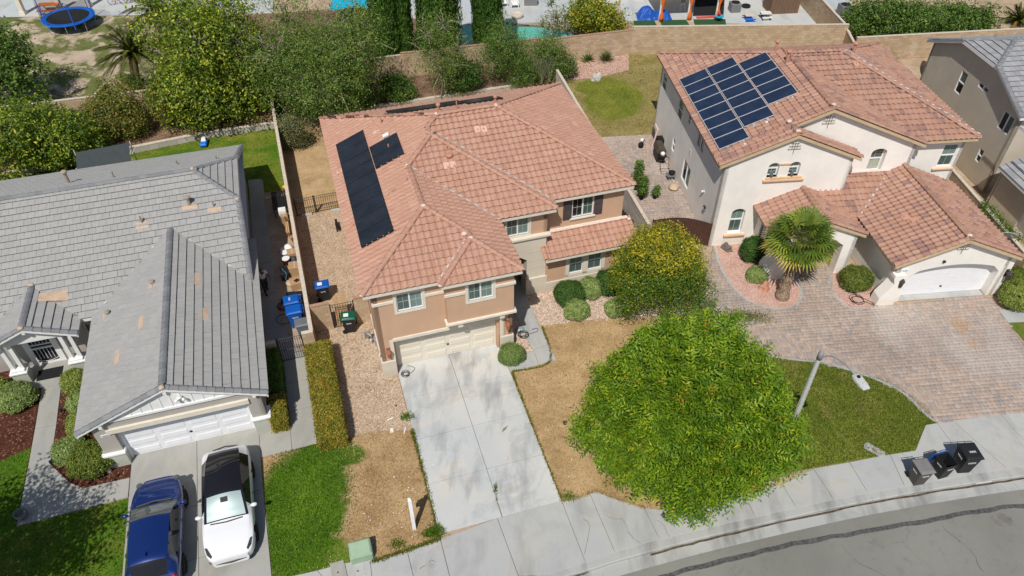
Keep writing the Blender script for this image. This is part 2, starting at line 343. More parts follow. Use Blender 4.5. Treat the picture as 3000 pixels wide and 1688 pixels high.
def lawn(name, greens, dry=None, mask=None, patch=.0):
    """greens: ramp stops; dry: ramp stops; mask: fn(t) -> 0 green .. 1 dead"""
    t = NT(name); n = t.noise(.5, 4, .6); m = t.noise(4.5, 5, .7); f = t.noise(30, 4, .75); k = t.math('ADD', t.math('MULTIPLY', n, .45), t.math('ADD', t.math('MULTIPLY', m, .25), t.math('MULTIPLY', f, .3)))
    a = t.ramp(k, greens)
    if dry:
        d = t.ramp(t.math('ADD', t.math('MULTIPLY', t.noise(.8, 5), .4), t.math('ADD', t.math('MULTIPLY', m, .3), t.math('MULTIPLY', f, .3))), dry); a = t.mix(mask(t), a, d)
    t.col(a).set(.9, 0, .15).bump(t.math('ADD', f, m), .8, .04); return t.m
def bmask(blobs, w=.8, sc=1.1):
    """green inside the given (x, y, rx, ry) ellipses, dead outside; the edge is torn up by noise"""
    def fn(t):
        sx = t.n('SeparateXYZ'); t.l(t.pos(), sx.inputs[0]); acc = None
        for x, y, rx, ry in blobs:
            e = t.math('SQRT', t.math('ADD', t.math('POWER', t.math('DIVIDE', t.math('SUBTRACT', sx.outputs[0], x), rx), 2.0), t.math('POWER', t.math('DIVIDE', t.math('SUBTRACT', sx.outputs[1], y), ry), 2.0)))
            acc = e if acc is None else t.math('MINIMUM', acc, e)
        nz = t.math('SUBTRACT', t.noise(sc, 5, .65), .5); return t.ramp(t.math('ADD', acc, t.math('MULTIPLY', nz, w)), [(.82,0.),(1.0,1.)])
    return fn
GREEN = [(.3,(.022,.06,.006)),(.45,(.065,.145,.009)),(.57,(.12,.215,.015)),(.7,(.22,.30,.035))]
OLIVE = [(.3,(.05,.07,.010)),(.45,(.14,.17,.022)),(.57,(.23,.24,.04)),(.7,(.36,.33,.09))]
DRY = [(.32,(.17,.105,.055)),(.45,(.39,.255,.13)),(.57,(.53,.37,.21)),(.70,(.63,.46,.29))]
SAND = [(.32,(.25,.18,.12)),(.45,(.46,.36,.26)),(.57,(.58,.47,.36)),(.70,(.66,.56,.45))]
def noisemask(lo, hi, sc):
    return lambda t: t.ramp(t.noise(sc, 5, .6, dist=.5), [(lo,0.),(hi,1.)])
# foliage
X['lf_pist'] = leaf_mat('lf_pistache', [(0,(.035,.082,.010)),(.35,(.075,.15,.013)),(.7,(.14,.225,.016)),(.9,(.23,.29,.02)),(.965,(.34,.32,.03)),(1,(.40,.19,.035))], .32)
X['lf_gold'] = leaf_mat('lf_gold', [(0,(.035,.065,.010)),(.3,(.085,.125,.015)),(.6,(.20,.215,.02)),(.85,(.36,.30,.025)),(1,(.52,.38,.035))], .3)
X['lf_yel'] = leaf_mat('lf_yellowgreen', [(0,(.03,.06,.01)),(.35,(.075,.13,.015)),(.7,(.17,.22,.022)),(1,(.36,.36,.05))], .3)
X['lf_mesq'] = leaf_mat('lf_mesquite', [(0,(.03,.06,.014)),(.4,(.065,.12,.024)),(.75,(.12,.185,.04)),(1,(.22,.26,.08))], .3)
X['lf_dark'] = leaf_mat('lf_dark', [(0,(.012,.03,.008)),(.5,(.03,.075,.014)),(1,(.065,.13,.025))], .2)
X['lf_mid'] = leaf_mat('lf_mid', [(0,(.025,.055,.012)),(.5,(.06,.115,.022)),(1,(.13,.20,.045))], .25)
X['lf_varieg'] = leaf_mat('lf_variegated', [(0,(.06,.10,.035)),(.5,(.15,.21,.075)),(1,(.34,.40,.19))], .25)
X['lf_hedge'] = leaf_mat('lf_hedge', [(0,(.05,.065,.012)),(.35,(.11,.125,.018)),(.65,(.20,.185,.028)),(.88,(.32,.22,.035)),(1,(.36,.13,.035))], .25)
X['lf_olive'] = leaf_mat('lf_olive', [(0,(.045,.05,.025)),(.5,(.10,.115,.06)),(1,(.20,.21,.12))], .2)
X['lf_photinia'] = leaf_mat('lf_photinia', [(0,(.035,.055,.012)),(.5,(.095,.115,.022)),(.85,(.18,.18,.04)),(1,(.27,.14,.04))], .22)
X['lf_cyp'] = leaf_mat('lf_cypress', [(0,(.012,.036,.008)),(.5,(.032,.082,.014)),(1,(.085,.15,.028))], .18)
X['lf_palm'] = leaf_mat('lf_palm', [(0,(.03,.06,.014)),(.5,(.085,.135,.025)),(.8,(.19,.24,.05)),(.93,(.36,.30,.07)),(1,(.50,.34,.12))], .25, .4)
X['lf_date'] = leaf_mat('lf_date', [(0,(.04,.06,.012)),(.5,(.10,.13,.022)),(.85,(.21,.22,.045)),(1,(.40,.27,.06))], .25, .45)
X['lf_frond'] = X['lf_date']
X['blade'] = leaf_mat('grass_blade', [(0,(.02,.055,.006)),(.5,(.06,.13,.009)),(1,(.13,.20,.02))], .2); X['blade_dry'] = leaf_mat('grass_blade_dry', [(0,(.22,.15,.08)),(.5,(.47,.35,.20)),(1,(.64,.50,.32))], .2, gain=1.0)
X['blade_olive'] = leaf_mat('grass_blade_olive', [(0,(.035,.055,.008)),(.5,(.085,.11,.014)),(1,(.19,.19,.04))], .2)
X['bark'] = plain('bark', (.13,.095,.07), .95, var=.5, scale=9); X['bark_grey'] = plain('bark_grey', (.36,.31,.25), .9, var=.35, scale=9); X['bark_palm'] = plain('bark_palm', (.25,.18,.125), .95, var=.6, scale=14)
def stone_mat(name, stops):
    t = NT(name); t.col(t.ramp(t.attr('tint'), stops)).set(.9, 0, .2); return t.m
X['st_rock'] = stone_mat('stones_tan', [(0,(.26,.17,.125)),(.5,(.54,.40,.31)),(1,(.76,.65,.55))]); X['st_pink'] = stone_mat('stones_pink', [(0,(.30,.16,.125)),(.5,(.57,.36,.295)),(1,(.72,.54,.47))]); X['st_chip'] = stone_mat('wood_chips', [(0,(.20,.135,.085)),(.5,(.48,.36,.25)),(1,(.68,.55,.42))]); X['st_mulch'] = stone_mat('mulch_chips', [(0,(.03,.012,.008)),(.6,(.11,.042,.026)),(1,(.34,.18,.11))])
# masonry
def block_mat(name, stops):
    t = NT(name); r = t.math('FRACT', t.math('ADD', t.attr('tint'), t.rnd())); a = t.ramp(r, stops); n = t.noise(.7, 5, .6); f = t.noise(26, 4)
    a = t.mix(t.math('MULTIPLY', t.ramp(n, [(.55,0.),(.72,1.)]), .35), a, (.66,.58,.49)); a = t.mix(.2, a, t.ramp(f, [(.3,.2),(.7,.8)]), 'OVERLAY')
    t.col(a).set(.95, 0, .1).bump(f, .5, .01); return t.m
X['block'] = block_mat('block', [(0,(.43,.315,.20)),(.5,(.49,.365,.245)),(1,(.55,.42,.295))]); X['block_joint'] = plain('block_joint', (.33,.235,.165), .95); X['cap_block'] = plain('cap_block', (.60,.52,.43), .9, var=.15, scale=6); X['cap_brown'] = plain('cap_brown', (.40,.25,.17), .9, var=.2, scale=8)
X['block_grey'] = block_mat('block_grey', [(0,(.42,.39,.35)),(1,(.50,.47,.43))])
def paver_mat():
    t = NT('paver'); r = t.math('FRACT', t.math('ADD', t.attr('tint'), t.rnd()))
    a = t.ramp(r, [(0,(.40,.305,.25)),(.3,(.44,.345,.285)),(.55,(.475,.38,.32)),(.72,(.40,.325,.28)),(.86,(.355,.305,.275)),(1,(.315,.28,.26))])
    n = t.noise(.22, 4, .6); a = t.mix(t.math('MULTIPLY', t.ramp(n, [(.45,0.),(.68,1.)]), .45), a, (.22,.185,.17)); b = t.noise(.30, 3, .5, stretch=(1.3,.7,1,2)); a = t.mix(t.math('MULTIPLY', t.ramp(b, [(.5,0.),(.7,1.)]), .4), a, (.58,.53,.49))
    rs = bmask([at(2812,955)+(.42,.62), at(2845,1010)+(.25,.3)], 1.1, 2.2)(t); a = t.mix(t.math('MULTIPLY', t.math('SUBTRACT', 1.0, rs), .45), a, (.46,.27,.12))
    f = t.noise(32, 4); a = t.mix(.2, a, t.ramp(f, [(.3,.2),(.7,.8)]), 'OVERLAY'); t.col(a).set(.9, 0, .15).bump(f, .4, .006); return t.m
X['paver'] = paver_mat(); X['paver_joint'] = plain('paver_joint', (.27,.22,.185), .95, var=.25, scale=4)
# objects
for n_, c_, r_ in (('bin_blue',(.006,.095,.42),.38),('bin_grey',(.14,.155,.175),.5),('bin_black',(.018,.019,.021),.5),('bin_green',(.006,.10,.065),.4),('bin_brown',(.085,.075,.068),.55),('bin_lidgrey',(.20,.195,.195),.55),('rubber',(.012,.012,.013),.8),
    ('cardboard',(.42,.27,.15),.9),('white_plastic',(.80,.80,.80),.45),('red_plastic',(.45,.02,.03),.5),('wood',(.42,.24,.10),.8),('wood_light',(.52,.34,.18),.85),('yellow_plastic',(.75,.45,.02),.5),('teal_tarp',(.01,.38,.56),.5),('blue_tarp',(.008,.085,.42),.45),
    ('orange_cloth',(.72,.16,.03),.85),('black_cloth',(.015,.015,.017),.9),('skin',(.17,.085,.055),.6),('shirt',(.74,.74,.80),.9),('trouser',(.045,.045,.05),.9),('shoe',(.012,.012,.013),.7),('fur_black',(.012,.011,.012),.8),
    ('trans_green',(.29,.40,.28),.5),('sign_white',(.86,.86,.88),.5),('sign_blue',(.05,.28,.55),.5),('tramp_blue',(.01,.16,.70),.45),('net_black',(.02,.022,.026),.9),('shade_net',(.05,.06,.065),.85),('terracotta',(.42,.16,.10),.8),('boulder_grey',(.52,.49,.46),.9),('boulder_red',(.50,.25,.17),.9),('boulder_dark',(.15,.125,.11),.9),
    ('hose_black',(.018,.018,.02),.6),('hose_teal',(.10,.30,.36),.5),('hose_red',(.20,.02,.025),.6),('dish_white',(.76,.76,.72),.45),('lantern_dark',(.06,.05,.045),.6),('lantern_terra',(.34,.135,.075),.8),('turf',(.03,.085,.028),.95),('red_mat',(.55,.09,.06),.9),('grill_lid',(.075,.06,.045),.45),('hdg_wood',(.55,.42,.28),.9),
    ('tyre',(.014,.014,.015),.85),('rim',(.55,.56,.58),.3),('rim_dark',(.05,.05,.055),.4),('plastic_black',(.016,.016,.018),.5),('headlamp',(.05,.055,.065),.15),('tail_red',(.35,.01,.012),.25),('sunshade',(.55,.66,.64),.35),('iron_deco',(.10,.085,.065),.7),('lounger',(.46,.16,.13),.85),('orange_seat',(.55,.13,.03),.7),('ac_grey',(.19,.20,.205),.6),('shed_brown',(.165,.105,.07),.85),('pebble_white',(.78,.76,.72),.8),('ink_dark',(.03,.05,.10),.6),('ink_white',(.80,.80,.80),.6)):
    X[n_] = plain(n_, c_, r_, var=.08)
X['paint_white'] = car_paint('paint_white', (.80,.81,.83)); X['paint_blue'] = car_paint('paint_blue', (.006,.030,.17), .35); X['car_glass'] = glass('car_glass', (.012,.014,.017), .03, .5); X['car_glass_clear'] = glass('car_glass_clear', (.10,.115,.115), .05, .6); X['roof_glass'] = glass('roof_glass', (.012,.011,.014), .02, .6)
def water():
    t = NT('pool_water'); n = t.noise(2.0, 3); t.col(t.mix(n, (.10,.42,.33), (.16,.55,.43))).set(.06, 0, .5).bump(t.noise(5, 3), .15, .03); return t.m
X['water'] = water()
# ------------------------------------------------------------------ ground, street, paving
def px(pts, z=0): return [at(u, v, z) for u, v in pts]
def loc(fr, pts): return [fr.w(x, y) for x, y in pts]
KERB = smooth_poly([(-40,2.0),(-18,8.2),(-8,10.9),(1.9,13.50),(4.0,14.14),(6.7,14.90),(8.8,15.43),(13.0,16.42),(16.2,17.06),(19.4,17.62),(21.6,17.95),(26,18.55),(34,19.2),(60,20.2)], 6)
struct('ground', MB().sheet([(-220,-160),(220,-160),(220,260),(-220,260)], -.40), X['dirt'])
struct('yard_ground', MB().prism(offset(KERB, .12)+[(60,140),(-40,140),(-75,140),(-75,2)], -.38, -.03), X['dirt'])
# road: asphalt, concrete gutter, sealed crack, kerb
gut = offset(KERB, -.52)
struct('road', MB().sheet(offset(KERB, -.50)+[(60,-60),(-40,-60)], -.168), X['asphalt'])
g = MB()
for a, b in ((0, 0),):
    ln = KERB; lo = gut
    for i in range(len(ln)-1): g.add([(ln[i][0],ln[i][1],-.155),(lo[i][0],lo[i][1],-.16),(lo[i+1][0],lo[i+1][1],-.16),(ln[i+1][0],ln[i+1][1],-.155)], [(0,1,2,3)])
gutter = struct('gutter', g, X['conc_kerb'])
def ribbon(name, line, w0, w1, z, mat, jit=0, parent=None):
    m = MB(); a = []; b = []
    for i, p in enumerate(line):
        j = random.uniform(-jit, jit); a.append(offset(line, w0+j)[i]); b.append(offset(line, w1+j*random.uniform(.3,1))[i])
    for i in range(len(line)-1): m.add([(a[i][0],a[i][1],z),(a[i+1][0],a[i+1][1],z),(b[i+1][0],b[i+1][1],z),(b[i][0],b[i][1],z)], [(0,1,2,3)])
    o = m.build(name, mat, parent); o['kind'] = 'structure'; return o
ribbon('gutter_dirt', smooth_poly([(1.5,13.36),(2.6,13.70),(2.9,13.80)], 6)+[], -.06, .0, -.149, X['gutter_dirt'], .02)
gd = [p for p in KERB if 5.0 < p[0] < 24]; ribbon('gutter_dirt', offset(gd, -.005), -.085, .0, -.149, X['gutter_dirt'], .03)
seal = smooth_poly([(4.2,13.12),(5.64,13.54),(7.1,13.98),(8.54,14.36),(10.6,14.84),(12.68,15.25),(15.70,15.77),(17.91,16.18),(19.36,16.44),(20.86,16.62),(24,16.95)], 5)
ribbon('crack_seal', seal, -.10, .09, -.1635, X['seal'], .045)
for q in ([(8.3,13.9),(8.9,13.1),(9.6,12.3),(10.2,11.6)], [(12.9,14.9),(13.3,14.2),(14.2,13.6),(14.7,12.6)], [(17.2,15.7),(17.9,14.6),(18.0,13.7),(19.2,12.6)]):
    ribbon('road_crack', smooth_poly(q, 4), -.006, .006, -.1632, X['oil'] if 'oil' in X else X['seal'], .05)
def blotch(name, c, rx, ry, z, mat, n=22, j=.25, rz=0):
    p = []
    for k in range(n):
        a = 2*math.pi*k/n; q = 1+random.uniform(-j, j); x, y = rx*q*math.cos(a), ry*q*math.sin(a); p.append((c[0]+x*math.cos(rz)-y*math.sin(rz), c[1]+x*math.sin(rz)+y*math.cos(rz)))
    o = MB().sheet(p, z).build(name, mat); o['kind'] = 'structure'; return o
X['oil'] = plain('oil_stain', (.19,.185,.16), .8, var=.3); X['rust'] = plain('rust_stain', (.42,.27,.15), .9, var=.3, scale=6); X['dark_spot'] = plain('dark_spot', (.045,.042,.04), .85); X['brown_stain'] = plain('brown_stain', (.26,.20,.14), .9, var=.4, scale=8)
blotch('oil_stain', at(2941,1518), .42, .30, -.1636, X['oil'], j=.12)
# kerb with a rounded top edge
k = MB(); prof = [(0,-.16),(0,-.045),(-.012,-.018),(-.035,.0),(-.20,.004),(-.46,.004),(-.46,-.16)]
lines = [offset(KERB, -a) for a, z in prof]
k.rings([[ (lines[j][i][0], lines[j][i][1], prof[j][1]) for j in range(len(prof))] for i in range(len(KERB))])
kerb = struct('kerb', k, X['conc_kerb'], fix=True)
# painted house number on the kerb face
kp = MB()
for i in range(len(KERB)-1):
    if 18.95 < KERB[i][0] < 20.0:
        a, b = KERB[i], KERB[i+1]; kp.add([(a[0]+.002,a[1]-.006,-.135),(b[0]+.002,b[1]-.006,-.135),(b[0]+.002,b[1]-.006,-.05),(a[0]+.002,a[1]-.006,-.05)], [(0,1,2,3)])
struct('kerb_number_paint', kp, X['ink_white'])
# concrete slabs: each panel is its own piece, with open joints
def slabs(name, polys, mat, top=.03, joint=.008, mark=None, label=None):
    bed = MB()
    for p in polys: bed.sheet(inset(p, .03), top-.022)
    root = struct(name, bed, X['paver_joint'], label=label)
    for p in polys: MB().prism(inset(p, joint), -.02, top+random.uniform(-.003,.003)).build('slab', mat, root, bevel=.006)
    return root
mrows = [.62,-1.6,-4.0,-6.36,-8.72]; pol = []
for i in range(4):
    for a, b in ((.62,3.22),(3.22,5.75)): pol.append(loc(FM, [(a,mrows[i]),(b,mrows[i]),(b,mrows[i+1]),(a,mrows[i+1])]))
slabs('driveway', pol, X['conc_drive'], label='pale stained concrete driveway panels before the tan house')
B = 1790
sw = [[(700,1730),(860,1688),(930,1672),(945,1690),(960,1800),(700,1800)],[(930,1672),(1010,1650),(1020,1700),(1040,B),(960,1800),(945,1690)],[(1010,1650),(1085,1644),(1100,B),(1040,B)],[(1085,1644),(1193,1614),(1211,1688),(1236,B),(1100,B)],[(1193,1614),(1290,1580),(1317,1688),(1345,B),(1236,B)],
      [(1290,1580),(1457,1519),(1519,1688),(1553,B),(1345,B)],[(1457,1519),(1645,1467),(1716,1650),(1620,1681),(1519,1688)],
      [(1645,1467),(1728,1447),(1802,1619),(1716,1650)],[(1728,1447),(1747,1441),(1807,1464),(1886,1488),(1933,1581),(1802,1619)],[(1886,1488),(1935,1494),(2055,1478),(2080,1546),(1933,1581)],
      [(2055,1478),(2180,1446),(2212,1517),(2080,1546)],[(2180,1446),(2290,1420),(2334,1489),(2212,1517)],[(2290,1420),(2383,1374),(2443,1466),(2334,1489)],[(2383,1374),(2488,1355),(2543,1446),(2443,1466)],[(2488,1355),(2607,1332),(2650,1426),(2543,1446)],
      [(2607,1332),(2681,1321),(2711,1246),(2745,1240),(2853,1390),(2650,1426)],[(2745,1240),(2790,1233),(2950,1375),(2853,1390)],[(2790,1233),(2930,1215),(3060,1358),(2950,1375)],[(2930,1215),(3100,1193),(3240,1335),(3060,1358)]]
slabs('sidewalk', [px(q) for q in sw], X['conc_walk'], .028, label='sunlit concrete pavement slabs along the kerb')
slabs('garden_path', [loc(FM, q) for q in ([(5.78,-1.47),(7.2,-1.42),(7.26,-.49),(5.77,-.60)],[(7.2,-1.42),(8.14,-1.37),(8.10,-.30),(7.26,-.40)],[(7.22,-.40),(8.10,-.30),(8.06,.92),(7.15,.92)],[(7.15,.92),(8.06,.92),(8.1,2.6),(7.15,2.6)],[(6.7,2.6),(8.12,2.6),(8.15,6.2),(6.7,6.2)])], X['conc_walk'])
slabs('driveway', [loc(FY, q) for q in ([(-.16,.15),(2.5,.15),(2.55,-3.2),(-.16,-3.2)],[(2.5,.15),(5.12,.15),(5.14,-3.2),(2.55,-3.2)],[(-.16,-3.2),(2.55,-3.2),(2.6,-5.6),(-.16,-5.6)],[(2.55,-3.2),(5.14,-3.2),(5.2,-5.6),(2.6,-5.6)],[(-.16,-5.6),(2.6,-5.6),(2.65,-10.2),(-.16,-10.2)],[(2.6,-5.6),(5.2,-5.6),(5.3,-10.2),(2.65,-10.2)])], X['conc_grey'], label='grey concrete driveway under the two parked cars')
slabs('garden_path', [loc(FY, q) for q in ([(5.13,-1.58),(6.45,-1.56),(6.47,-.2),(5.12,-.15)],[(6.45,-1.56),(7.66,-1.54),(7.62,.6),(6.47,.6)],[(6.47,.6),(7.62,.6),(7.58,2.3),(6.47,2.3)],[(6.47,2.3),(7.58,2.3),(7.5,3.9),(6.46,3.9)],
   [(5.5,3.9),(7.5,3.9),(6.55,6.3),(5.5,6.3)],[(5.5,6.3),(6.55,6.3),(6.5,9.0),(5.5,9.0)],[(5.5,9.0),(6.5,9.0),(6.48,11.6),(5.5,11.6)],[(5.5,11.6),(6.48,11.6),(6.45,14.2),(5.5,14.2)],[(5.5,14.2),(6.45,14.2),(6.42,16.8),(5.5,16.8)],[(5.5,16.8),(6.42,16.8),(6.40,19.9),(6.2,20.25),(5.5,20.3)])], X['conc_grey'], label='shaded concrete side path beside the grey house')
slabs('garden_path', [loc(FY, q) for q in ([(-1.95,-2.0),(-.18,-1.97),(-.17,-.99),(-1.98,-.98)],[(-4.33,-2.08),(-1.95,-2.0),(-1.98,-.98),(-2.53,-.54),(-3.46,.71),(-4.33,.70)],[(-4.33,.70),(-3.46,.71),(-3.5,2.9),(-4.38,2.9)],[(-4.38,2.9),(-3.5,2.9),(-3.6,5.4),(-4.45,5.4)],[(-5.6,5.4),(-2.4,5.4),(-2.4,7.4),(-5.6,7.4)])], X['conc_grey'], label='concrete front walk to the grey porch')
# stains on the drive, dark leaf, damp mark
for c, rx, ry in ((at(1655,1240),.11,.13),): blotch('dark_spot', c, rx, ry, .0345, X['dark_spot'], j=.15)
def streakmark(c, n, spread, ln, mat, rz):
    m = MB()
    for i in range(n):
        x, y = random.gauss(0, spread), random.gauss(0, ln*.5); l, w = random.uniform(.2,.6)*ln, random.uniform(.012,.05); ca, sa = math.cos(rz), math.sin(rz)
        q = [(x-w/2,y-l/2),(x+w/2,y-l/2*.7),(x+w/3,y+l/2),(x-w/2,y+l/2*.8)]; m.sheet([(c[0]+a*ca-b*sa, c[1]+a*sa+b*ca) for a, b in q], .0342+i*1e-5)
    o = m.build('tyre_mark', mat); o['kind'] = 'stuff'; return o
X['tyre_mark'] = plain('tyre_mark', (.25,.255,.26), .9, var=.2)
if 0: streakmark(FM.w(1.55,-5.2), 26, .16, 1.1, X['tyre_mark'], R(17)); streakmark(FM.w(1.75,-7.6), 40, .35, .9, X['tyre_mark'], R(17)); streakmark(FM.w(4.6,-6.9), 30, .5, .6, X['tyre_mark'], R(17)); streakmark(FM.w(2.6,-3.2), 22, .3, .7, X['tyre_mark'], R(17)); streakmark(FM.w(5.0,-2.8), 26, .3, 1.0, X['tyre_mark'], R(17))
cr = MB()
for q in ([(1767,1506),(1785,1517),(1806,1523),(1822,1520),(1835,1540),(1840,1560),(1858,1582),(1884,1597)], [(1708,1522),(1722,1530),(1728,1545),(1722,1580),(1712,1625)], [(1925,1525),(1945,1540),(1952,1560),(1962,1575)], [(1230,1668),(1250,1655),(1263,1642),(1278,1648)], [(1447,1420),(1452,1440),(1459,1480),(1471,1518)]):
    w = px(q)
    for i in range(len(w)-1):
        a, b = w[i], w[i+1]; dx, dy = b[0]-a[0], b[1]-a[1]; L = math.hypot(dx,dy) or 1; s_ = random.uniform(.006,.014); cr.add([(a[0]-dy/L*s_,a[1]+dx/L*s_,.0335),(a[0]+dy/L*s_,a[1]-dx/L*s_,.0335),(b[0]+dy/L*s_*.8,b[1]-dx/L*s_*.8,.0335),(b[0]-dy/L*s_*.8,b[1]+dx/L*s_*.8,.0335)], [(0,1,2,3)])
o = cr.build('slab_crack', X['brown_stain']); o['kind'] = 'structure'
for u, v, rx, ry in ((2325,1425,.5,.3),(2470,1410,.45,.2),(2590,1385,.4,.5),(1262,1655,.25,.2)): blotch('damp_stain', at(u,v), rx*.5, ry*.5, .0338, X['stain_film'] if 'stain_film' in X else X['conc_kerb'], j=.4)
# ---- planted and loose ground: sheets a few millimetres apart
LAWN_A = px([(765,1341),(938,1297),(1030,1278),(1100,1262),(1208,1262),(1288,1581),(1193,1614),(1090,1645),(1010,1650),(859,1690),(790,1712),(798,1690)])
c1, c2, c3 = at(880,1480), at(980,1330), at(920,1640)
X['lawn_a'] = lawn('lawn_a', GREEN, DRY, bmask([(c1[0],c1[1],2.0,3.4),(c2[0],c2[1],1.5,.8),(c3[0],c3[1],1.7,1.2)], .55, 1.1))
struct('front_lawn', MB().sheet(LAWN_A, .004), X['lawn_a'])
CHIPS = loc(FM, [(-2.85,4.0),(-.05,4.0),(-.02,.02),(.58,.0),(.6,-3.2),(-1.2,-3.4),(-2.3,-3.55),(-2.9,-3.4),(-3.3,2.3)])
struct('wood_chip_bed', MB().sheet(CHIPS, .0), X['side_chips'])
SIDE = loc(FM, [(-2.95,4.0),(.2,4.0),(.2,14.0),(-2.95,14.0)]); struct('side_yard_chips', MB().sheet(SIDE, -.004), X['side_chips'])
BACK = loc(FM, [(-3.0,14.0),(.2,14.0),(.2,15.0),(17.0,15.0),(17.3,25.5),(-3.3,25.2)]); X['back_dry'] = lawn('back_dry', OLIVE, SAND, noisemask(.34,.46,.45)); struct('back_yard_soil', MB().sheet(BACK, -.006), X['dry_grass'])
DRYL = px([(1490,1087),(1611,1058),(1588,955),(1676,943),(1830,928),(2036,925),(2170,1010),(2330,1060),(2330,1190),(2180,1440),(2055,1478),(1935,1494),(1886,1486),(1807,1462),(1747,1440),(1645,1466)])
struct('dry_lawn', MB().sheet(DRYL, .003), X['dry_grass'])
ROCK = loc(FM, [(8.08,3.3),(8.16,1.02),(9.75,.84),(12.73,.20),(15.6,-.60),(16.2,4.5),(14.5,6.5),(9,6.5)]); struct('rock_bed', MB().sheet(ROCK, .001), X['rock_bed'])
GB2 = loc(FM, [(5.75,-.58),(7.2,-.45),(7.1,2.6),(6.3,2.6),(6.3,.05),(5.75,.05)]); struct('corner_bed', MB().sheet(GB2, .002), X['rock_bed'])
WL = [(12.50,24.78),(14.70,24.43),(16.19,23.79),(17.75,23.13),(18.90,21.72),(19.01,20.65),(18.43,20.52),(17.71,19.57),(17.46,19.20),(15.58,18.87),(14.41,18.63),(12.04,18.16),(9.5,17.6),(9.2,22.5),(10.6,24.2)]
c1, c2 = at(2660,1190), at(2440,1120); X['lawn_w'] = lawn('lawn_w', [(.3,(.04,.065,.010)),(.45,(.115,.165,.022)),(.57,(.20,.245,.038)),(.7,(.34,.34,.09))], [(.3,(.10,.10,.03)),(.5,(.26,.23,.08)),(.7,(.45,.36,.17))], noisemask(.52,.70,.9)); struct('front_lawn', MB().sheet(WL, .005), X['lawn_w'])
struct('front_lawn', MB().sheet(px([(2953,945),(3150,1165),(3300,1150),(3300,930)]), .004), X['lawn_w'])
GL = loc(FY, [(-16,-13),(-.17,-13),(-.17,-2.0),(-4.35,-2.1),(-4.4,1.9),(-5.6,1.5),(-7,1.2),(-16,1.2)]); X['lawn_g'] = lawn('lawn_g', GREEN, OLIVE, noisemask(.45,.65,.6)); struct('front_lawn', MB().sheet(GL, .004), X['lawn_g'])
struct('mulch_bed', MB().sheet(loc(FY, [(-4.4,1.9),(-5.6,1.5),(-7,1.2),(-16,1.2),(-16,7.6),(-4.5,7.6)]), .005), X['mulch']); MULCH2 = loc(FY, [(-3.46,.71),(-2.53,-.54),(-1.98,-.98),(-.17,-.99),(-.17,.1),(-.9,.1),(-.9,7.4),(-2.4,7.4),(-2.4,5.4),(-3.55,5.4)]); struct('mulch_bed', MB().sheet(MULCH2, .006), X['mulch'])
struct('side_strip_soil', MB().sheet(loc(FY, [(5.5,-.2),(6.47,-.2),(6.47,3.9),(5.5,3.9)]), .0), X['mulch']); struct('side_strip_soil', MB().sheet(loc(FY, [(6.42,3.9),(8.3,3.9),(8.0,18.6),(6.42,18.6)]), -.012), X['strip_dirt'])
BL = loc(FY, [(-24,18),(5.5,18),(5.5,20.2),(6.42,20.2),(6.42,18.6),(7.95,18.6),(7.8,26.6),(2.9,26.6),(-15,24.4),(-24,23.4)]); X['lawn_b'] = lawn('lawn_b', GREEN, OLIVE, noisemask(.4,.6,.5)); struct('back_lawn', MB().sheet(BL, .002), X['lawn_b'])
WB = loc(FW, [(-4.4,12.3),(-.0,12.3),(0,13.6),(17.2,13.6),(17.2,24.4),(1.0,25.2),(-6.2,25.2),(-5.5,20)]); X['lawn_wb'] = lawn('lawn_wb', OLIVE, [(.3,(.14,.11,.04)),(.5,(.30,.24,.09)),(.7,(.46,.36,.17))], bmask([(FW.w(-1.9,17.8)+(2.4,3.6)),(FW.w(-3.2,19.5)+(1.3,1.2))], 1.0, .6)); struct('back_lawn', MB().sheet(WB, .002), X['lawn_wb'])
PB = loc(FW, [(-4.9,20.9),(-2.6,21),(.26,22.15),(.94,25.2),(-6.4,25.2),(-5.6,21)]); struct('pink_gravel_bed', MB().sheet(PB, .007), X['pink_gravel'])
PI1 = px([(2093,710),(2110,780),(2150,845),(2205,888),(2270,905),(2325,900),(2346,870),(2340,838),(2312,812),(2290,800),(2240,790),(2215,745),(2120,700)]); PI2 = px([(2433,795),(2438,850),(2462,885),(2490,902),(2545,905),(2562,880),(2560,830),(2540,800)])
struct('pink_gravel_bed', MB().sheet(PI1, .034), X['pink_gravel']); struct('pink_gravel_bed', MB().sheet(PI2, .034), X['pink_gravel'])
struct('side_strip_soil', MB().sheet(loc(FW, [(14.3,-7),(15.6,-7),(15.6,1.5),(14.3,1.5)]), .004), X['dirt'])
slabs('garden_path', [px(q) for q in ([(2924,910),(3010,905),(3060,942),(2953,946)],)], X['conc_walk'])
# ---- pavers of the white house: each stone is a piece
PAV = px([(2038,928),(2070,800),(2085,740),(2093,712),(2110,780),(2150,845),(2205,888),(2270,905),(2325,900),(2346,870),(2340,838),(2318,805),(2300,780),(2330,745),(2420,745),(2440,790),(2438,850),(2462,885),(2490,902),(2545,905),(2560,895),(2620,893),(2865,868),(2900,872),(3060,1090),(3240,1160),(3120,1194),(2743,1241),(2746,1238),(2715,1218),(2645,1152),(2560,1110),(2470,1080),(2395,1062),(2330,1055),(2240,1040),(2170,1005)])
bedp = struct('paver_driveway', MB().sheet(PAV, .006), X['paver_joint'], label='tan and grey paver driveway of the white house')
PATIO = loc(FW, [(-4.35,12.3),(.0,12.3),(.0,.6),(-.4,-.2),(-2.2,-.6),(-4.0,3.0)]); bedq = struct('paver_patio', MB().sheet(PATIO, .0), X['paver_joint'], label='tan paver side patio beside the white house wall')
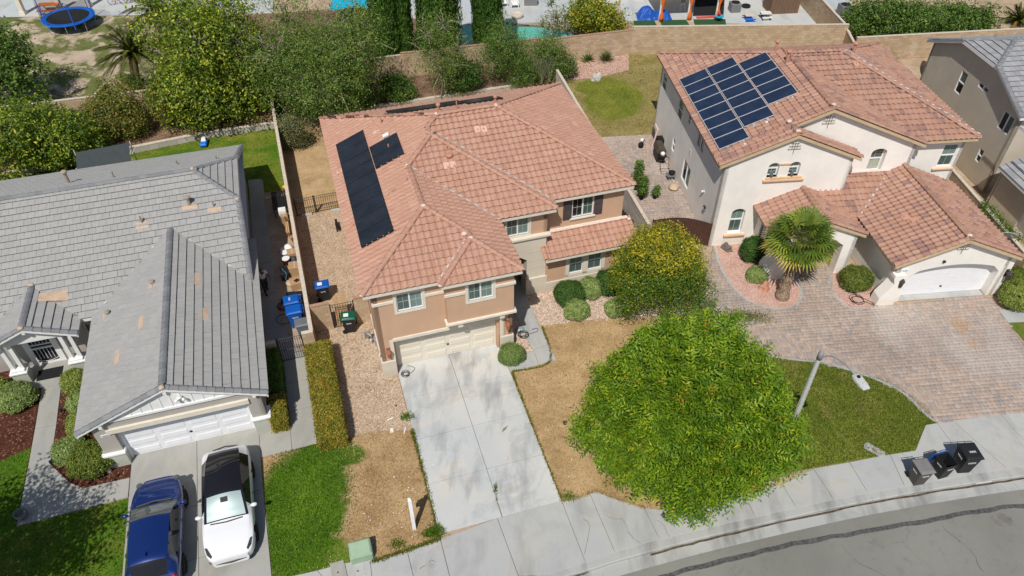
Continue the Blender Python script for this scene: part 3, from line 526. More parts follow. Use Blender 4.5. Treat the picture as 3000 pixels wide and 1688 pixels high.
def pave(bed, poly, fr, top, ymin, ymax, xmin, xmax, nobj):
    cells = []; y = ymin; row = 0
    while y < ymax:
        h = (.16,.24,.20)[row % 3]; x = xmin+random.uniform(0,.3)
        while x < xmax:
            w = random.choice((.16,.2,.24,.24,.32)); cells.append((x+w/2, y+h/2, w, h)); x += w
        y += h; row += 1
    C = np.array(cells); Wd = np.array([fr.w(a, b) for a, b in C[:,:2]]); m = inpoly(Wd, poly); C, Wd = C[m], Wd[m]
    vis = np.abs(Wd[:,0]) < 30; d = np.hypot(Wd[:,0], Wd[:,1])+np.where((Wd[:,0] > Wd[:,1]*.74+3.6), 100, 0); order = np.argsort(d); first = order[:nobj]; rest = order[nobj:]
    cache = {}
    for i in first:
        x, y, w, h = C[i]; key = (round(w,2), round(h,2))
        if key not in cache:
            a, b = w/2-.004, h/2-.004; e = .012; me = MB().rings([[(-a,-b,-.03),(a,-b,-.03),(a,b,-.03),(-a,b,-.03)],[(-a,-b,-.008),(a,-b,-.008),(a,b,-.008),(-a,b,-.008)],[(-a+e,-b+e,0),(a-e,-b+e,0),(a-e,b-e,0),(-a+e,b-e,0)]]).mesh('paver'); me.materials.append(X['paver']); cache[key] = me
        o = bpy.data.objects.new('paver', cache[key]); COL.objects.link(o); o.parent = bed; o.location = (Wd[i][0], Wd[i][1], top+random.uniform(-.003,.003)); o.rotation_euler = (0,0,fr.yaw)
    n = len(rest)
    if n:
        c, s = math.cos(fr.yaw), math.sin(fr.yaw); a = C[rest][:,2]/2-.004; b = C[rest][:,3]/2-.004; e = .012; V = np.zeros((n,12,3)); zz = RNG.uniform(-.003,.003,n)+top
        for k, (sx, sy) in enumerate(((-1,-1),(1,-1),(1,1),(-1,1))):
            for lv, (ins, dz) in enumerate(((0,-.03),(0,-.008),(e,0))):
                lx, ly = sx*(a-ins), sy*(b-ins); V[:,lv*4+k,0] = Wd[rest][:,0]+lx*c-ly*s; V[:,lv*4+k,1] = Wd[rest][:,1]+lx*s+ly*c; V[:,lv*4+k,2] = zz+dz
        f = [(8,9,10,11)]+[(l*4+k, l*4+(k+1)%4, l*4+4+(k+1)%4, l*4+4+k) for l in (0,1) for k in range(4)]
        F = (np.array(f)[None]+np.arange(n)[:,None,None]*12).reshape(-1,4)
        o = link('pavers', npmesh('pavers', V.reshape(-1,3), F, {'tint': np.repeat(RNG.random(n), 12)}), X['paver'], bed); o['kind'] = 'stuff'
pave(bedp, PAV, FW, .032, -14.5, 3, -2, 16, 300)
pave(bedq, PATIO, FW, .028, -1, 12.3, -4.6, 0, 0)
for ln in ([(2170,1005),(2240,1040),(2330,1055),(2395,1062),(2470,1080),(2560,1110),(2645,1152),(2715,1218),(2746,1238)], [(2093,712),(2110,780),(2150,845),(2205,888),(2270,905),(2325,900),(2346,870),(2340,838),(2318,805)], [(2433,795),(2438,850),(2462,885),(2490,902),(2545,905)]):
    ribbon('paver_border', smooth_poly(px(ln), 4), -.07, .07, .038, X['conc_kerb'])
for p_, m_ in ((MB().prism(loc(FW, [(8.55,-5.05),(13.3,-5.05),(13.3,-5.5),(8.55,-5.5)]), 0, .042), X['conc_walk']),): struct('garage_threshold', p_, m_)
# ---- neighbours' ground behind the back walls
YARD_L = px([(-300,330),(0,312),(280,292),(455,264),(480,180),(440,60),(345,44),(-300,60)]); X['yard_l'] = lawn('yard_l', [(.3,(.05,.06,.02)),(.45,(.12,.14,.04)),(.57,(.19,.20,.07)),(.7,(.32,.28,.12))], SAND, noisemask(.47,.56,.55)); struct('back_lawn', MB().sheet(YARD_L, .01), X['yard_l'])
struct('patio', MB().sheet(px([(-400,58),(345,46),(480,46),(800,40),(800,-120),(-400,-120)]), .02), X['conc_patio'])
struct('pool_deck', MB().prism(px([(1040,20),(1330,78),(1365,72),(1800,60),(1830,-80),(1040,-80)]), -.02, .03), X['conc_patio'])
struct('pool_water', MB().sheet(px([(1340,76),(1480,66),(1610,84),(1680,100),(1660,130),(1560,135),(1420,155),(1340,170)]), .02), X['water'])
struct('neighbour_soil', MB().sheet(px([(480,262),(1330,190),(1330,76),(1040,20),(800,40),(480,60)]), .004), X['leaf_litter'])
struct('patio', MB().prism(px([(1820,85),(1830,62),(1980,62),(2490,82),(2500,-90),(1815,-90)]), -.02, .03), X['conc_patio'])
for a in ([(1858,84),(1856,62),(1917,61),(1928,84)], [(1940,84),(1934,60),(2010,59),(2025,83)], [(2040,83),(2030,58),(2125,57),(2128,82)]): struct('turf_strip', MB().sheet(px(a), .036), X['turf'])
# ------------------------------------------------------------------ tiled roofs
def fz(f, x, y): return f[4]+f[5]*((x-f[0])*f[2]+(y-f[1])*f[3])
def hip(x0, x1, y0, y1, ze, p, lo=None):
    return dict(f=[(x0,y0,0,1,ze,p),(x1,y0,-1,0,ze,p),(x1,y1,0,-1,ze,p),(x0,y0,1,0,ze,p)], b=[], bb=(x0,x1,y0,y1), ze=ze, lo=lo)
def zsub(s, x, y):
    for b in s['b']:
        if (x-b[0])*b[2]+(y-b[1])*b[3] < -1e-3: return -1e9
    m = min(fz(f, x, y) for f in s['f']); return m if m >= s['ze']-.02 else -1e9
def zroof(subs, x, y): return max(zsub(s, x, y) for s in subs)
def clip(poly, fn):
    """keep the part of a polygon where fn(vertex) >= 0; a vertex is (x, y, z, u, v)"""
    out = []; n = len(poly)
    for i in range(n):
        a, b = poly[i], poly[(i+1)%n]; fa, fb = fn(a), fn(b)
        if fa >= 0: out.append(a)
        if (fa >= 0) != (fb >= 0):
            t = fa/(fa-fb); out.append(tuple(a[k]+(b[k]-a[k])*t for k in range(5)))
    return out
def s_tile(w, L, lift, hump):
    """one barrel-and-pan tile: (x across, y up the slope, z off the deck), shared by every tile of a roof"""
    n = 7; prof = []
    for k in range(n):
        t = k/(n-1); prof.append((t*w, hump*(math.sin(t/.62*math.pi) if t < .62 else -.22*math.sin((t-.62)/.38*math.pi))))
    v = []; uv = []; f = []
    for (x, h) in prof: v.append((x, 0, h+lift-.016)); uv.append((x/w, -.04))
    for _ in (0, 1):
        for (x, h) in prof: v.append((x, 0, h+lift)); uv.append((x/w, 0))
    for (x, h) in prof: v.append((x, L, h*.86+.004)); uv.append((x/w, 1))
    for r in (0, 2):
        for k in range(n-1): f.append((r*n+k, r*n+k+1, (r+1)*n+k+1, (r+1)*n+k))
    return v, uv, f
def flat_tile(w, L, lift, hump):
    g = .004; v = []; uv = []
    for x in (g, w-g):
        for y, z in ((0, lift-.016), (0, lift), (L, .004)): v.append((x,y,z)); uv.append((x/w, y/L))
    return v, uv, [(0,3,4,1),(1,4,5,2),(0,1,2),(3,5,4)]
def roof(house, subs, kind, mat, deck, w=.305, expo=.365, nobj=300, cap_r=.125, capmat=None, extra_caps=(), nocap=()):
    T = (s_tile if kind == 's' else flat_tile)(w, expo+.045, .064 if kind == 's' else .075, .056); V0 = np.array(T[0]); UV0 = T[1]; F0 = T[2]
    # deck under the tiles
    dm = MB()
    for s in subs:
        for f in s['f']:
            t = (f[3], -f[2]); big = 40
            q = [(f[0]+t[0]*a+f[2]*c, f[1]+t[1]*a+f[3]*c) for a, c in ((-big,-.0),(big,-.0),(big,big),(-big,big))]; poly = [(x,y,0,0,0) for x, y in q]
            for g in s['f']:
                if g is not f: poly = clip(poly, lambda p: fz(g,p[0],p[1])-fz(f,p[0],p[1])) if poly else poly
            for b in s['b']: poly = clip(poly, lambda p: (p[0]-b[0])*b[2]+(p[1]-b[1])*b[3]) if poly else poly
            if len(poly) >= 3: dm.add([(p[0],p[1],fz(f,p[0],p[1])-.012) for p in poly], [tuple(range(len(poly)))])
    ro = dm.build('roof', deck, house)
    yaw = house.rotation_euler.z; hx, hy = house.location.x, house.location.y
    def wpos(x, y): return (hx+x*math.cos(yaw)-y*math.sin(yaw), hy+x*math.sin(yaw)+y*math.cos(yaw))
    full = []; part = []
    for s in subs:
        for f in s['f']:
            if len(f) > 6: continue
            cs = 1/math.sqrt(1+f[5]**2); t = (f[3], -f[2]); Bv = Vector((f[2]*cs, f[3]*cs, f[5]*cs)); Tv = Vector((t[0],t[1],0)); Nv = Tv.cross(Bv)
            bb = s['bb']; cor = [(x,y) for x in bb[:2] for y in bb[2:]]; us = [(x-f[0])*t[0]+(y-f[1])*t[1] for x, y in cor]; sm = max((x-f[0])*f[2]+(y-f[1])*f[3] for x, y in cor)
            u0, u1 = min(us), max(us); nr = int(sm/cs/expo)+1; nu = int((u1-u0)/w)+2
            off = u0+((u1-u0)-int((u1-u0)/w)*w)/2-w
            for i in range(nr):
                d0 = i*expo-.04
                for j in range(nu):
                    uu = off+j*w + (w*.5 if (kind != 's' and i % 2) else 0)
                    smp = []
                    for a, c in ((0,.02),(w,.02),(w,expo),(0,expo),(w/2,expo/2)):
                        q = (d0+c)*cs; x = f[0]+t[0]*(uu+a)+f[2]*q; y = f[1]+t[1]*(uu+a)+f[3]*q; smp.append((x, y))
                    on = above = 0
                    for x, y in smp:
                        zf = fz(f,x,y); zr = zroof(subs,x,y)
                        if zf >= zr-.03 and zr > -1e8 and zf <= zr+.015: on += 1
                        if zf > zr+.015: above += 1
                    if not on and not (above and any(zsub(s,x,y) > -1e8 and abs(fz(f,x,y)-zsub(s,x,y)) < .02 and zsub(s,x,y) >= zroof(subs,x,y)-.03 for x, y in smp)): continue
                    O = Vector((f[0]+t[0]*uu+f[2]*d0*cs, f[1]+t[1]*uu+f[3]*d0*cs, fz(f, f[0]+t[0]*uu+f[2]*d0*cs, f[1]+t[1]*uu+f[3]*d0*cs)))
                    W = wpos(*smp[4]); cz = O.z
                    nw = rotm(yaw)@Nv; dv = Vector((-W[0], -W[1], CAM_H-cz)); facing = nw.dot(dv.normalized()); dist = dv.length
                    if facing < -.15: continue                      # the far side of the ridge, never seen
                    (part if above else full).append((O, Tv, Bv, Nv, s, f, facing/dist**2, W))
    full.sort(key=lambda q: -q[6]*(1 if abs(q[7][0]) < .685*math.hypot(q[7][1], 22) else .01))
    me = bpy.data.meshes.new('tile'); me.from_pydata(T[0], [], F0); uvl = me.uv_layers.new(name='UVMap')
    for lp in me.loops: uvl.data[lp.index].uv = UV0[lp.vertex_index]
    me.materials.append(mat)
    if kind == 's': me.shade_smooth(); sm_ = True
    for O, Tv, Bv, Nv, s, f, _, _ in full[:nobj]:
        o = bpy.data.objects.new('tile', me); COL.objects.link(o); o.parent = ro; jx = random.gauss(0,.003); O2 = O+Tv*jx+Nv*abs(random.gauss(0,.003))
        m = Matrix((Tv, Bv, Nv)).transposed().to_4x4(); m.translation = O2; o.matrix_basis = m
    V = []; F = []; UV = []; TI = []
    for O, Tv, Bv, Nv, s, f, _, _ in full[nobj:]:
        M_ = np.array((Tv, Bv, Nv)); n = len(V); V += list(V0@M_+np.array(O)+np.array(Nv)*abs(random.gauss(0,.003))); UV += UV0; TI += [random.random()]*len(UV0); F += [tuple(i+n for i in q) for q in F0]
    for O, Tv, Bv, Nv, s, f, _, _ in part:
        M_ = np.array((Tv, Bv, Nv)); P = V0@M_+np.array(O); ti = random.random()
        for q in F0:
            poly = [tuple(P[i])+UV0[i] for i in q]
            for g in s['f']:
                if g is not f and poly: poly = clip(poly, lambda p: fz(g,p[0],p[1])-fz(f,p[0],p[1])+.004)
            for b in s['b']:
                if poly: poly = clip(poly, lambda p: (p[0]-b[0])*b[2]+(p[1]-b[1])*b[3])
            if len(poly) >= 3:
                n = len(V); V += [p[:3] for p in poly]; UV += [p[3:] for p in poly]; TI += [ti]*len(poly); F.append(tuple(range(n, n+len(poly))))
    me2 = bpy.data.meshes.new('tiles'); me2.from_pydata([tuple(v) for v in V], [], F); a = me2.attributes.new('tint','FLOAT','POINT'); a.data.foreach_set('value', np.array(TI, np.float32))
    uvl = me2.uv_layers.new(name='UVMap'); li = np.zeros(len(me2.loops), np.int32); me2.loops.foreach_get('vertex_index', li); uvl.data.foreach_set('uv', np.array(UV, np.float32)[li].ravel())
    if kind == 's': me2.shade_smooth()
    o = link('tiles', me2, mat, ro); o['kind'] = 'stuff'
    # hip and ridge caps
    lines = list(extra_caps)
    for s in subs:
        if 'lines' in s: lines += s['lines']; continue
        x0, x1, y0, y1 = s['bb']; p = s['f'][0][5]; h = min(x1-x0, y1-y0)/2; ze = s['ze']; zt = ze+h*p
        if x1-x0 > y1-y0: A, Bp = (x0+h,y0+h,zt), (x1-h,y0+h,zt); hs = [((x0,y0,ze),A),((x0,y1,ze),A),((x1,y0,ze),Bp),((x1,y1,ze),Bp)]
        else: A, Bp = (x0+h,y0+h,zt), (x0+h,y1-h,zt); hs = [((x0,y0,ze),A),((x1,y0,ze),A),((x0,y1,ze),Bp),((x1,y1,ze),Bp)]
        lines += hs+([(A,Bp)] if (Vector(A)-Vector(Bp)).length > .3 else [])
    r = cap_r; cm = MB(); n = 6
    if kind == 's':
        for y, rr, dz in ((0, r, .018), (0, r, .034), (0, r, .034), (.40, r*.88, 0)):
            cm.v += [(rr*1.05*math.cos(math.pi*k/n), y, rr*.72*math.sin(math.pi*k/n)+dz-(.016 if (y == 0 and dz < .02) else 0)) for k in range(n+1)]
    else:
        for y, rr, dz in ((0, r, .012), (0, r, .030), (0, r, .030), (.40, r, 0)): cm.v += [(-rr*1.15, y, dz-.045), (-rr*.9, y, dz-.01), (-rr*.4,y,dz+.03), (0, y, dz+.045), (rr*.4,y,dz+.03), (rr*.9, y, dz-.01), (rr*1.15, y, dz-.045)]
    for q in (0,2):
        for k in range(n): cm.f.append((q*(n+1)+k+1, q*(n+1)+k, (q+1)*(n+1)+k, (q+1)*(n+1)+k+1))
    cme = cm.mesh('ridge_cap'); cme.materials.append(capmat or mat); uvl = cme.uv_layers.new(name='UVMap')
    for lp in cme.loops: v = cme.vertices[lp.vertex_index].co; uvl.data[lp.index].uv = (v.x/r*.5+.5, v.y/.4)
    if kind == 's': cme.shade_smooth()
    exs = [(Vector(a), Vector(b)) for a, b in extra_caps]
    for a, b in lines:
        a, b = Vector(a), Vector(b); L = (b-a).length; D = (b-a)/L; k = 0; st = .345
        while k*st < L-.1:
            p = a+D*(k*st); q = a+D*min(k*st+.2, L)
            pv = D.cross(Vector((0,0,1))).normalized()*.15
            ok = (a, b) in exs or all(zroof(subs, q.x+k_*pv.x, q.y+k_*pv.y) < q.z-.02 for k_ in (-1,1))
            if ok and q.z >= zroof(subs, q.x, q.y)-.06:
                Xv = D.cross(Vector((0,0,1))).normalized(); Nv = Xv.cross(D); m = Matrix((Xv, D, Nv)).transposed().to_4x4(); m.translation = p+Nv*.055
                o = bpy.data.objects.new('ridge_cap', cme); COL.objects.link(o); o.parent = ro; o.matrix_basis = m
            k += 1
    return ro
def mortar(ro, pts, mat, r=.15):
    r *= 1.15
    for p in pts:
        m = MB(); m.ball((p[0],p[1],p[2]+.07), (r,r*.9,r*.62), 9, 6, .12); m.build('mortar_cap', mat, ro, smooth=True)
def valley(ro, a, b, mat, w=.075, dz=.06):
    a, b = Vector(a), Vector(b); d = (b-a); L = d.length; d /= L; x = d.cross(Vector((0,0,1))).normalized(); m = MB(); n = int(L/.3)
    rows = [(a+d*(L*i/n)+Vector((0,0,dz+random.uniform(-.006,.006))), w*random.uniform(.7,1.15)) for i in range(n+1)]
    for i in range(n): p, u = rows[i]; q, v = rows[i+1]; m.add([p-x*u,p+x*u,q+x*v,q-x*v], [(0,1,2,3)])
    return m.build('valley_flashing', mat, ro)
def vent_pipe(ro, subs, x, y, h, r, mat, cap=True, base=True, zf=None, tilt=0):
    z = zroof(subs, x, y); m = MB(); m.tube([(x,y,z-.05),(x,y,z+h)], r, 10)
    if cap: m.lathe((x,y,z+h), [(r*1.1,-.06),(r*1.7,-.06),(r*1.7,.02),(r*1.2,.06),(.01,.07)], 12)
    o = m.build('roof_vent', mat, ro, smooth=False)
    return o
def vent_flash(ro, subs, x, y, sx, sy, mat, dz=.06):
    """flat flashing lying on the slope"""
    m = MB(); q = [(x-sx,y-sy),(x+sx,y-sy),(x+sx,y+sy),(x-sx,y+sy)]; m.add([(a,b,zroof(subs,a,b)+dz) for a,b in q]+[(a,b,zroof(subs,a,b)+dz-.03) for a,b in q], [(0,1,2,3),(4,5,1,0),(5,6,2,1),(6,7,3,2),(7,4,0,3)])
    return m.build('vent_flashing', mat, ro)
# ------------------------------------------------------------------ walls, windows, doors
def ywall(y, inward=1): return lambda s, z, d: (s, y+d*inward, z)          # faces -y, runs along x
def xwall(x, inward=1): return lambda s, z, d: (x+d*inward, -s, z)          # faces -x, s = -y
def rect(x0, x1, z0, z1): return [(x0,z0),(x1,z0),(x1,z1),(x0,z1)]
def arch(x0, x1, z0, z1, rise, n=8):
    c = (x0+x1)/2; h = (x1-x0)/2; return [(x0,z0),(x1,z0)]+[(c+h*math.cos(math.pi*k/n), z1-rise+rise*math.sin(math.pi*k/n)) for k in range(n+1)]
def boxf(m, fn, s0, s1, z0, z1, d0, d1):
    p = [fn(s,z,d) for d in (d0,d1) for s, z in ((s0,z0),(s1,z0),(s1,z1),(s0,z1))]
    m.add(p, [(0,1,2,3),(7,6,5,4),(1,0,4,5),(2,1,5,6),(3,2,6,7),(0,3,7,4)]); return m
def window(house, fn, x0, x1, z0, z1, style='slide', trim=None, tw=.11, depth=.06, panes=('pane','pane_light'), sill=None, grid=(2,2), proud=.035, frame='vinyl', label=None):
    """window > pane, muntin, sill. The sash frame sits `depth` behind the wall face"""
    m = MB(); fr = .045
    for a in ((x0,x1,z0,z0+fr),(x0,x1,z1-fr,z1),(x0,x0+fr,z0+fr,z1-fr),(x1-fr,x1,z0+fr,z1-fr)): boxf(m, fn, *a, depth-.03, depth+.05)
    if style == 'slide': c = (x0+x1)/2; boxf(m, fn, c-.035, c+.035, z0+fr, z1-fr, depth-.035, depth+.04)
    if style == 'hung': c = (z0+z1)/2; boxf(m, fn, x0+fr, x1-fr, c-.035, c+.035, depth-.035, depth+.04)
    w = m.build('window', X[frame], house)
    if label: w['label'] = label
    cells = [(x0+fr,(x0+x1)/2-.035,z0+fr,z1-fr),((x0+x1)/2+.035,x1-fr,z0+fr,z1-fr)] if style == 'slide' else ([(x0+fr,x1-fr,z0+fr,(z0+z1)/2-.035),(x0+fr,x1-fr,(z0+z1)/2+.035,z1-fr)] if style == 'hung' else [(x0+fr,x1-fr,z0+fr,z1-fr)])
    mu = MB()
    for i, c in enumerate(cells):
        boxf(MB(), fn, *c, 0, 0); p = MB(); boxf(p, fn, c[0], c[1], c[2], c[3], depth+.015, depth+.03); p.build('pane', X[panes[i % len(panes)]], w)
        for k in range(1, grid[0]): a = c[0]+(c[1]-c[0])*k/grid[0]; boxf(mu, fn, a-.007, a+.007, c[2], c[3], depth+.004, depth+.02)
        for k in range(1, grid[1]): a = c[2]+(c[3]-c[2])*k/grid[1]; boxf(mu, fn, c[0], c[1], a-.007, a+.007, depth+.005, depth+.02)
    if mu.v: mu.build('muntin', X['muntin'], w)
    if trim:
        t = MB()
        for a in ((x0-tw,x1+tw,z0-tw,z0),(x0-tw,x1+tw,z1,z1+tw),(x0-tw,x0,z0,z1),(x1,x1+tw,z0,z1)): boxf(t, fn, *a, -proud, .03)
        t.build('window_trim', X[trim], w, bevel=.008)
    if sill:
        t = MB(); boxf(t, fn, x0-sill[1], x1+sill[1], z0-sill[2]-.10, z0-sill[2], -sill[0], .05); t.build('sill', X[sill[3]], w, bevel=.012)
    return w
def garage_door(house, fn, x0, x1, z0, z1, mat, rows=4, cols=4, raised=True, label=None):
    root = MB(); boxf(root, fn, x0-.01, x1+.01, z0, z1, .03, .06); d = root.build('garage_door', X[mat], house)
    if label: d['label'] = label
    h = (z1-z0)/rows
    for r in range(rows):
        m = MB(); a = z0+r*h+.006; b = z0+(r+1)*h-.006
        boxf(m, fn, x0, x1, a, b, 0, .035)
        if raised:
            wv = (x1-x0)/cols
            for c in range(cols):
                p, q = x0+c*wv+.09, x0+(c+1)*wv-.09; e = .05; za, zb = a+.08, b-.08
                o4 = [(p,za),(q,za),(q,zb),(p,zb)]; i4 = [(p+e,za+e),(q-e,za+e),(q-e,zb-e),(p+e,zb-e)]
                m.add([fn(s,z,-.002) for s,z in o4]+[fn(s,z,-.022) for s,z in i4], [(0,1,5,4),(1,2,6,5),(2,3,7,6),(3,0,4,7),(4,5,6,7)])
        m.build('door_panel', X[mat], d)
    m = MB(); boxf(m, fn, (x0+x1)/2-.05, (x0+x1)/2+.05, z0+h*1.35, z0+h*1.35+.06, -.05, 0); m.build('handle', X['black_metal'], d)
    return d
def text_on(parent, name, body, size, fn_origin, xdir, zdir, mat, ext=.004):
    cu = bpy.data.curves.new(name, 'FONT'); cu.body = body; cu.size = size; cu.extrude = ext; cu.align_x = 'CENTER'; cu.align_y = 'CENTER'
    to = bpy.data.objects.new(name, cu); COL.objects.link(to); dg = bpy.context.evaluated_depsgraph_get(); dg.update(); me = bpy.data.meshes.new_from_object(to.evaluated_get(dg)); bpy.data.objects.remove(to); bpy.data.curves.remove(cu)
    me.materials.clear(); o = link(name, me, mat, parent); xv, zv = Vector(xdir).normalized(), Vector(zdir).normalized(); m = Matrix((xv, zv, xv.cross(zv))).transposed().to_4x4(); m.translation = Vector(fn_origin); o.matrix_basis = m; return o
def fascia(house, segs, mat, z0, z1, t=.04, name='fascia'):
    """segs: (x0,y0,x1,y1) walked with the house on the left"""
    for x0, y0, x1, y1 in segs:
        dx, dy = x1-x0, y1-y0; L = math.hypot(dx,dy); nx, ny = -dy/L*t, dx/L*t; ex, ey = dx/L*t, dy/L*t
        MB().prism([(x0,y0),(x1,y1),(x1+nx-ex*0,y1+ny),(x0+nx,y0+ny)], z0, z1).build(name, mat, house)
def lantern(parent, p, mat, label=None, s=1.0):
    x, y, z = p; m = MB(); m.box(x-.06*s,x+.06*s,y-.02,y+.0,z-.16*s,z+.12*s); m.tube([(x,y-.02,z+.05*s),(x,y-.10*s,z+.12*s),(x,y-.14*s,z+.08*s)], .012, 6)
    m.lathe((x,y-.13*s,z), [(.02,-.22*s),(.055*s,-.18*s),(.075*s,.02*s),(.095*s,.03*s),(.05*s,.11*s),(.012,.14*s)], 8); return m.build('wall_lantern', mat, parent)
def slope_panel(parent, subs, fct, ua, ub, da, db, mat, framemat, lift=.14, name='solar_panel'):
    """panel lying parallel to facet fct: u along the eave, d up the slope; > frame, cell sheet"""
    f = fct; cs = 1/math.sqrt(1+f[5]**2); t = (f[3],-f[2]); Tv = Vector((t[0],t[1],0)); Bv = Vector((f[2]*cs,f[3]*cs,f[5]*cs)); Nv = Tv.cross(Bv); O = Vector((f[0],f[1],f[4]))+Tv*ua+Bv*da+Nv*lift; w, h = ub-ua, db-da; g = .008
    m = MB(); m.box(g, w-g, g, h-g, -.04, -.002); o = m.build(name, framemat, parent); M4 = Matrix((Tv,Bv,Nv)).transposed().to_4x4(); M4.translation = O; o.matrix_basis = M4
    fr_ = .026 if mat is X['solar_blue'] else .016; MB().add([(g+fr_,g+fr_,.001),(w-g-fr_,g+fr_,.001),(w-g-fr_,h-g-fr_,.001),(g+fr_,h-g-fr_,.001)], [(0,1,2,3)]).build('cell_sheet', mat, o)
    return o
def conduit(parent, pts, r, mat, name='conduit'): return MB().tube(pts, r, 6).build(name, mat, parent)
# ================================================================== tan house in the middle
H1 = thing('house', 'tan stucco two-storey house with salmon barrel-tile roof and black solar panels', 'house', FM.o, FM.yaw)
ZE, PT = 5.55, .4167; x0, xg, xm, xr = -.42, 6.6, 9.55, 13.95; y0, yb, y1, y2, y3 = -.27, -.62, 3.22, 3.95, 15.2; xb = 2.9
R3 = hip(x0,xr,y2,y3,ZE,PT); R2 = hip(x0,xm,y1,y3,ZE,PT); R1 = hip(x0,xg,y0,y3,ZE,PT); R0 = hip(xb,xg,yb,yb+7,ZE,PT); subs1 = [R3,R2,R1,R0]
ro = roof(H1, subs1, 's', X['tile_pink'], X['deck'])
def peak(s): a = s['bb']; h = min(a[1]-a[0], a[3]-a[2])/2; return (a[0]+h, a[2]+h, s['ze']+h*PT), ((a[1]-h, a[3]-h, s['ze']+h*PT))
p3a, p3b = peak(R3); p2a = peak(R2)[0]; p1a = peak(R1)[0]; p0a = peak(R0)[0]
g1 = (3.09, y1+3.51+.0, 0); gg = (p1a[0], y1+(xg-p1a[0]), ZE+(xg-p1a[0])*PT)
mortar(ro, [p3a,p3b,p2a,p1a,gg,p0a,(p0a[0]-.22,p0a[1]+.30,p0a[2]+.05)], X['mortar'], .13); mortar(ro, [(x0+.05,y0+.05,ZE),(xg-.05,yb+.05,ZE),(xb+.02,yb+.03,ZE),(xm-.05,y1+.05,ZE),(xr-.05,y2+.05,ZE),(x0+.05,y3-.05,ZE)], X['mortar'], .12)
valley(ro, (xg+.05,y1-.05,ZE), (gg[0]+.15,gg[1]-.15,gg[2]-.06), X['flashing'], .07); vn = 4.85; valley(ro, (xm+.05,y2-.05,ZE), (xm-vn,y2+vn,ZE+vn*PT), X['flashing'], .075); valley(ro, (xb-.04,y0-.05,ZE), (xb+1.95,y0+1.95,ZE+1.95*PT), X['flashing'], .055)
# bleached replacement tiles and mortar smears
X['tile_pale'] = plain('tile_pale', (.68,.42,.335), .9, var=.06)
def smear(x, y, sx, sy, mat=X['tile_pale'], rz=0):
    q = [(x+a*math.cos(rz)-b*math.sin(rz), y+a*math.sin(rz)+b*math.cos(rz)) for a, b in ((-sx,-sy),(sx,-sy),(sx,sy),(-sx,sy))]; m = MB(); m.add([(a,b,zroof(subs1,a,b)+.1) for a,b in q]+[(a,b,zroof(subs1,a,b)+.05) for a,b in q], [(0,1,2,3),(4,5,1,0),(5,6,2,1),(6,7,3,2),(7,4,0,3)]); m.build('patch_tile', mat, ro, bevel=.01)
for x, y in ((4.9,6.35),(5.22,6.35),(7.0,8.35),(7.34,8.3),(10.55,8.2),(12.8,9.6),(12.4,6.3)): smear(x, y, .15, .17)
for x, y in ((-.05,9.2),(.35,6.6),(2.2,10.9)): smear(x, y, .20, .14)
# vents and pipes
for x, y, h, r in ((2.55,11.4,.45,.035),(2.5,8.9,.30,.035),(5.15,7.25,.25,.045),(6.4,10.2,.55,.035)): vent_pipe(ro, subs1, x, y, h, r, X['vent_pink'], False)
for x, y in ((5.5,10.6),(8.6,10.6)): vent_pipe(ro, subs1, x, y, .45, .07, X['vent_pink'])
vent_pipe(ro, subs1, 5.15, 6.8, .18, .10, X['vent_pink'])
# gutter-less eave boards, soffit
fascia(H1, [(x0,y0,xb,y0),(xb,y0,xb,yb),(xb,yb,xg,yb),(xg,yb,xg,y1),(xg,y1,xm,y1),(xm,y1,xm,y2),(xm,y2,xr,y2),(xr,y2,xr,y3),(x0,y3,x0,y0)], X['trim_cream'], ZE-.21, ZE-.015)
so_ = MB().prism([(x0+.05,y0+.05),(xb+.05,y0+.05),(xb+.05,yb+.05),(xg-.05,yb+.05),(xg-.05,y1+.05),(xm-.05,y1+.05),(xm-.05,y2+.05),(xr-.05,y2+.05),(xr-.05,y3-.05),(x0+.05,y3-.05)], ZE-.17, ZE-.14); so_.build('soffit', X['trim_cream'], H1)
# walls
Wt = X['stucco_tan']; Wc = X['stucco_cream']; ZS = ZE-.15
m = MB().wall([(0,0),(.62,0),(.62,2.22),(5.69,2.22),(5.69,0),(6.3,0),(6.3,ZS),(0,ZS)], [rect(1.01,2.17,3.98,4.98)], ywall(.03), .2); m.build('wall', Wt, H1)
m = MB().wall([(-6.22,0),(-.03,0),(-.03,ZS),(-6.22,ZS)], [], lambda s,z,d: (6.3-d, -s, z), .2); m.build('wall', Wt, H1)       # right side of the garage wing
m = MB().wall([(-14.8,0),(-.03,0),(-.03,ZS),(-14.8,ZS)], [], xwall(0.0), .2); m.build('wall', Wt, H1)                              # left side
m = MB().wall(rect(0,13.6,0,ZS), [], lambda s,z,d: (s, 14.8-d, z), .2); m.build('wall', Wt, H1)
m = MB().wall(rect(-14.8,-4.33,0,ZS), [], lambda s,z,d: (13.6-d, -s, z), .2); m.build('wall', Wt, H1)
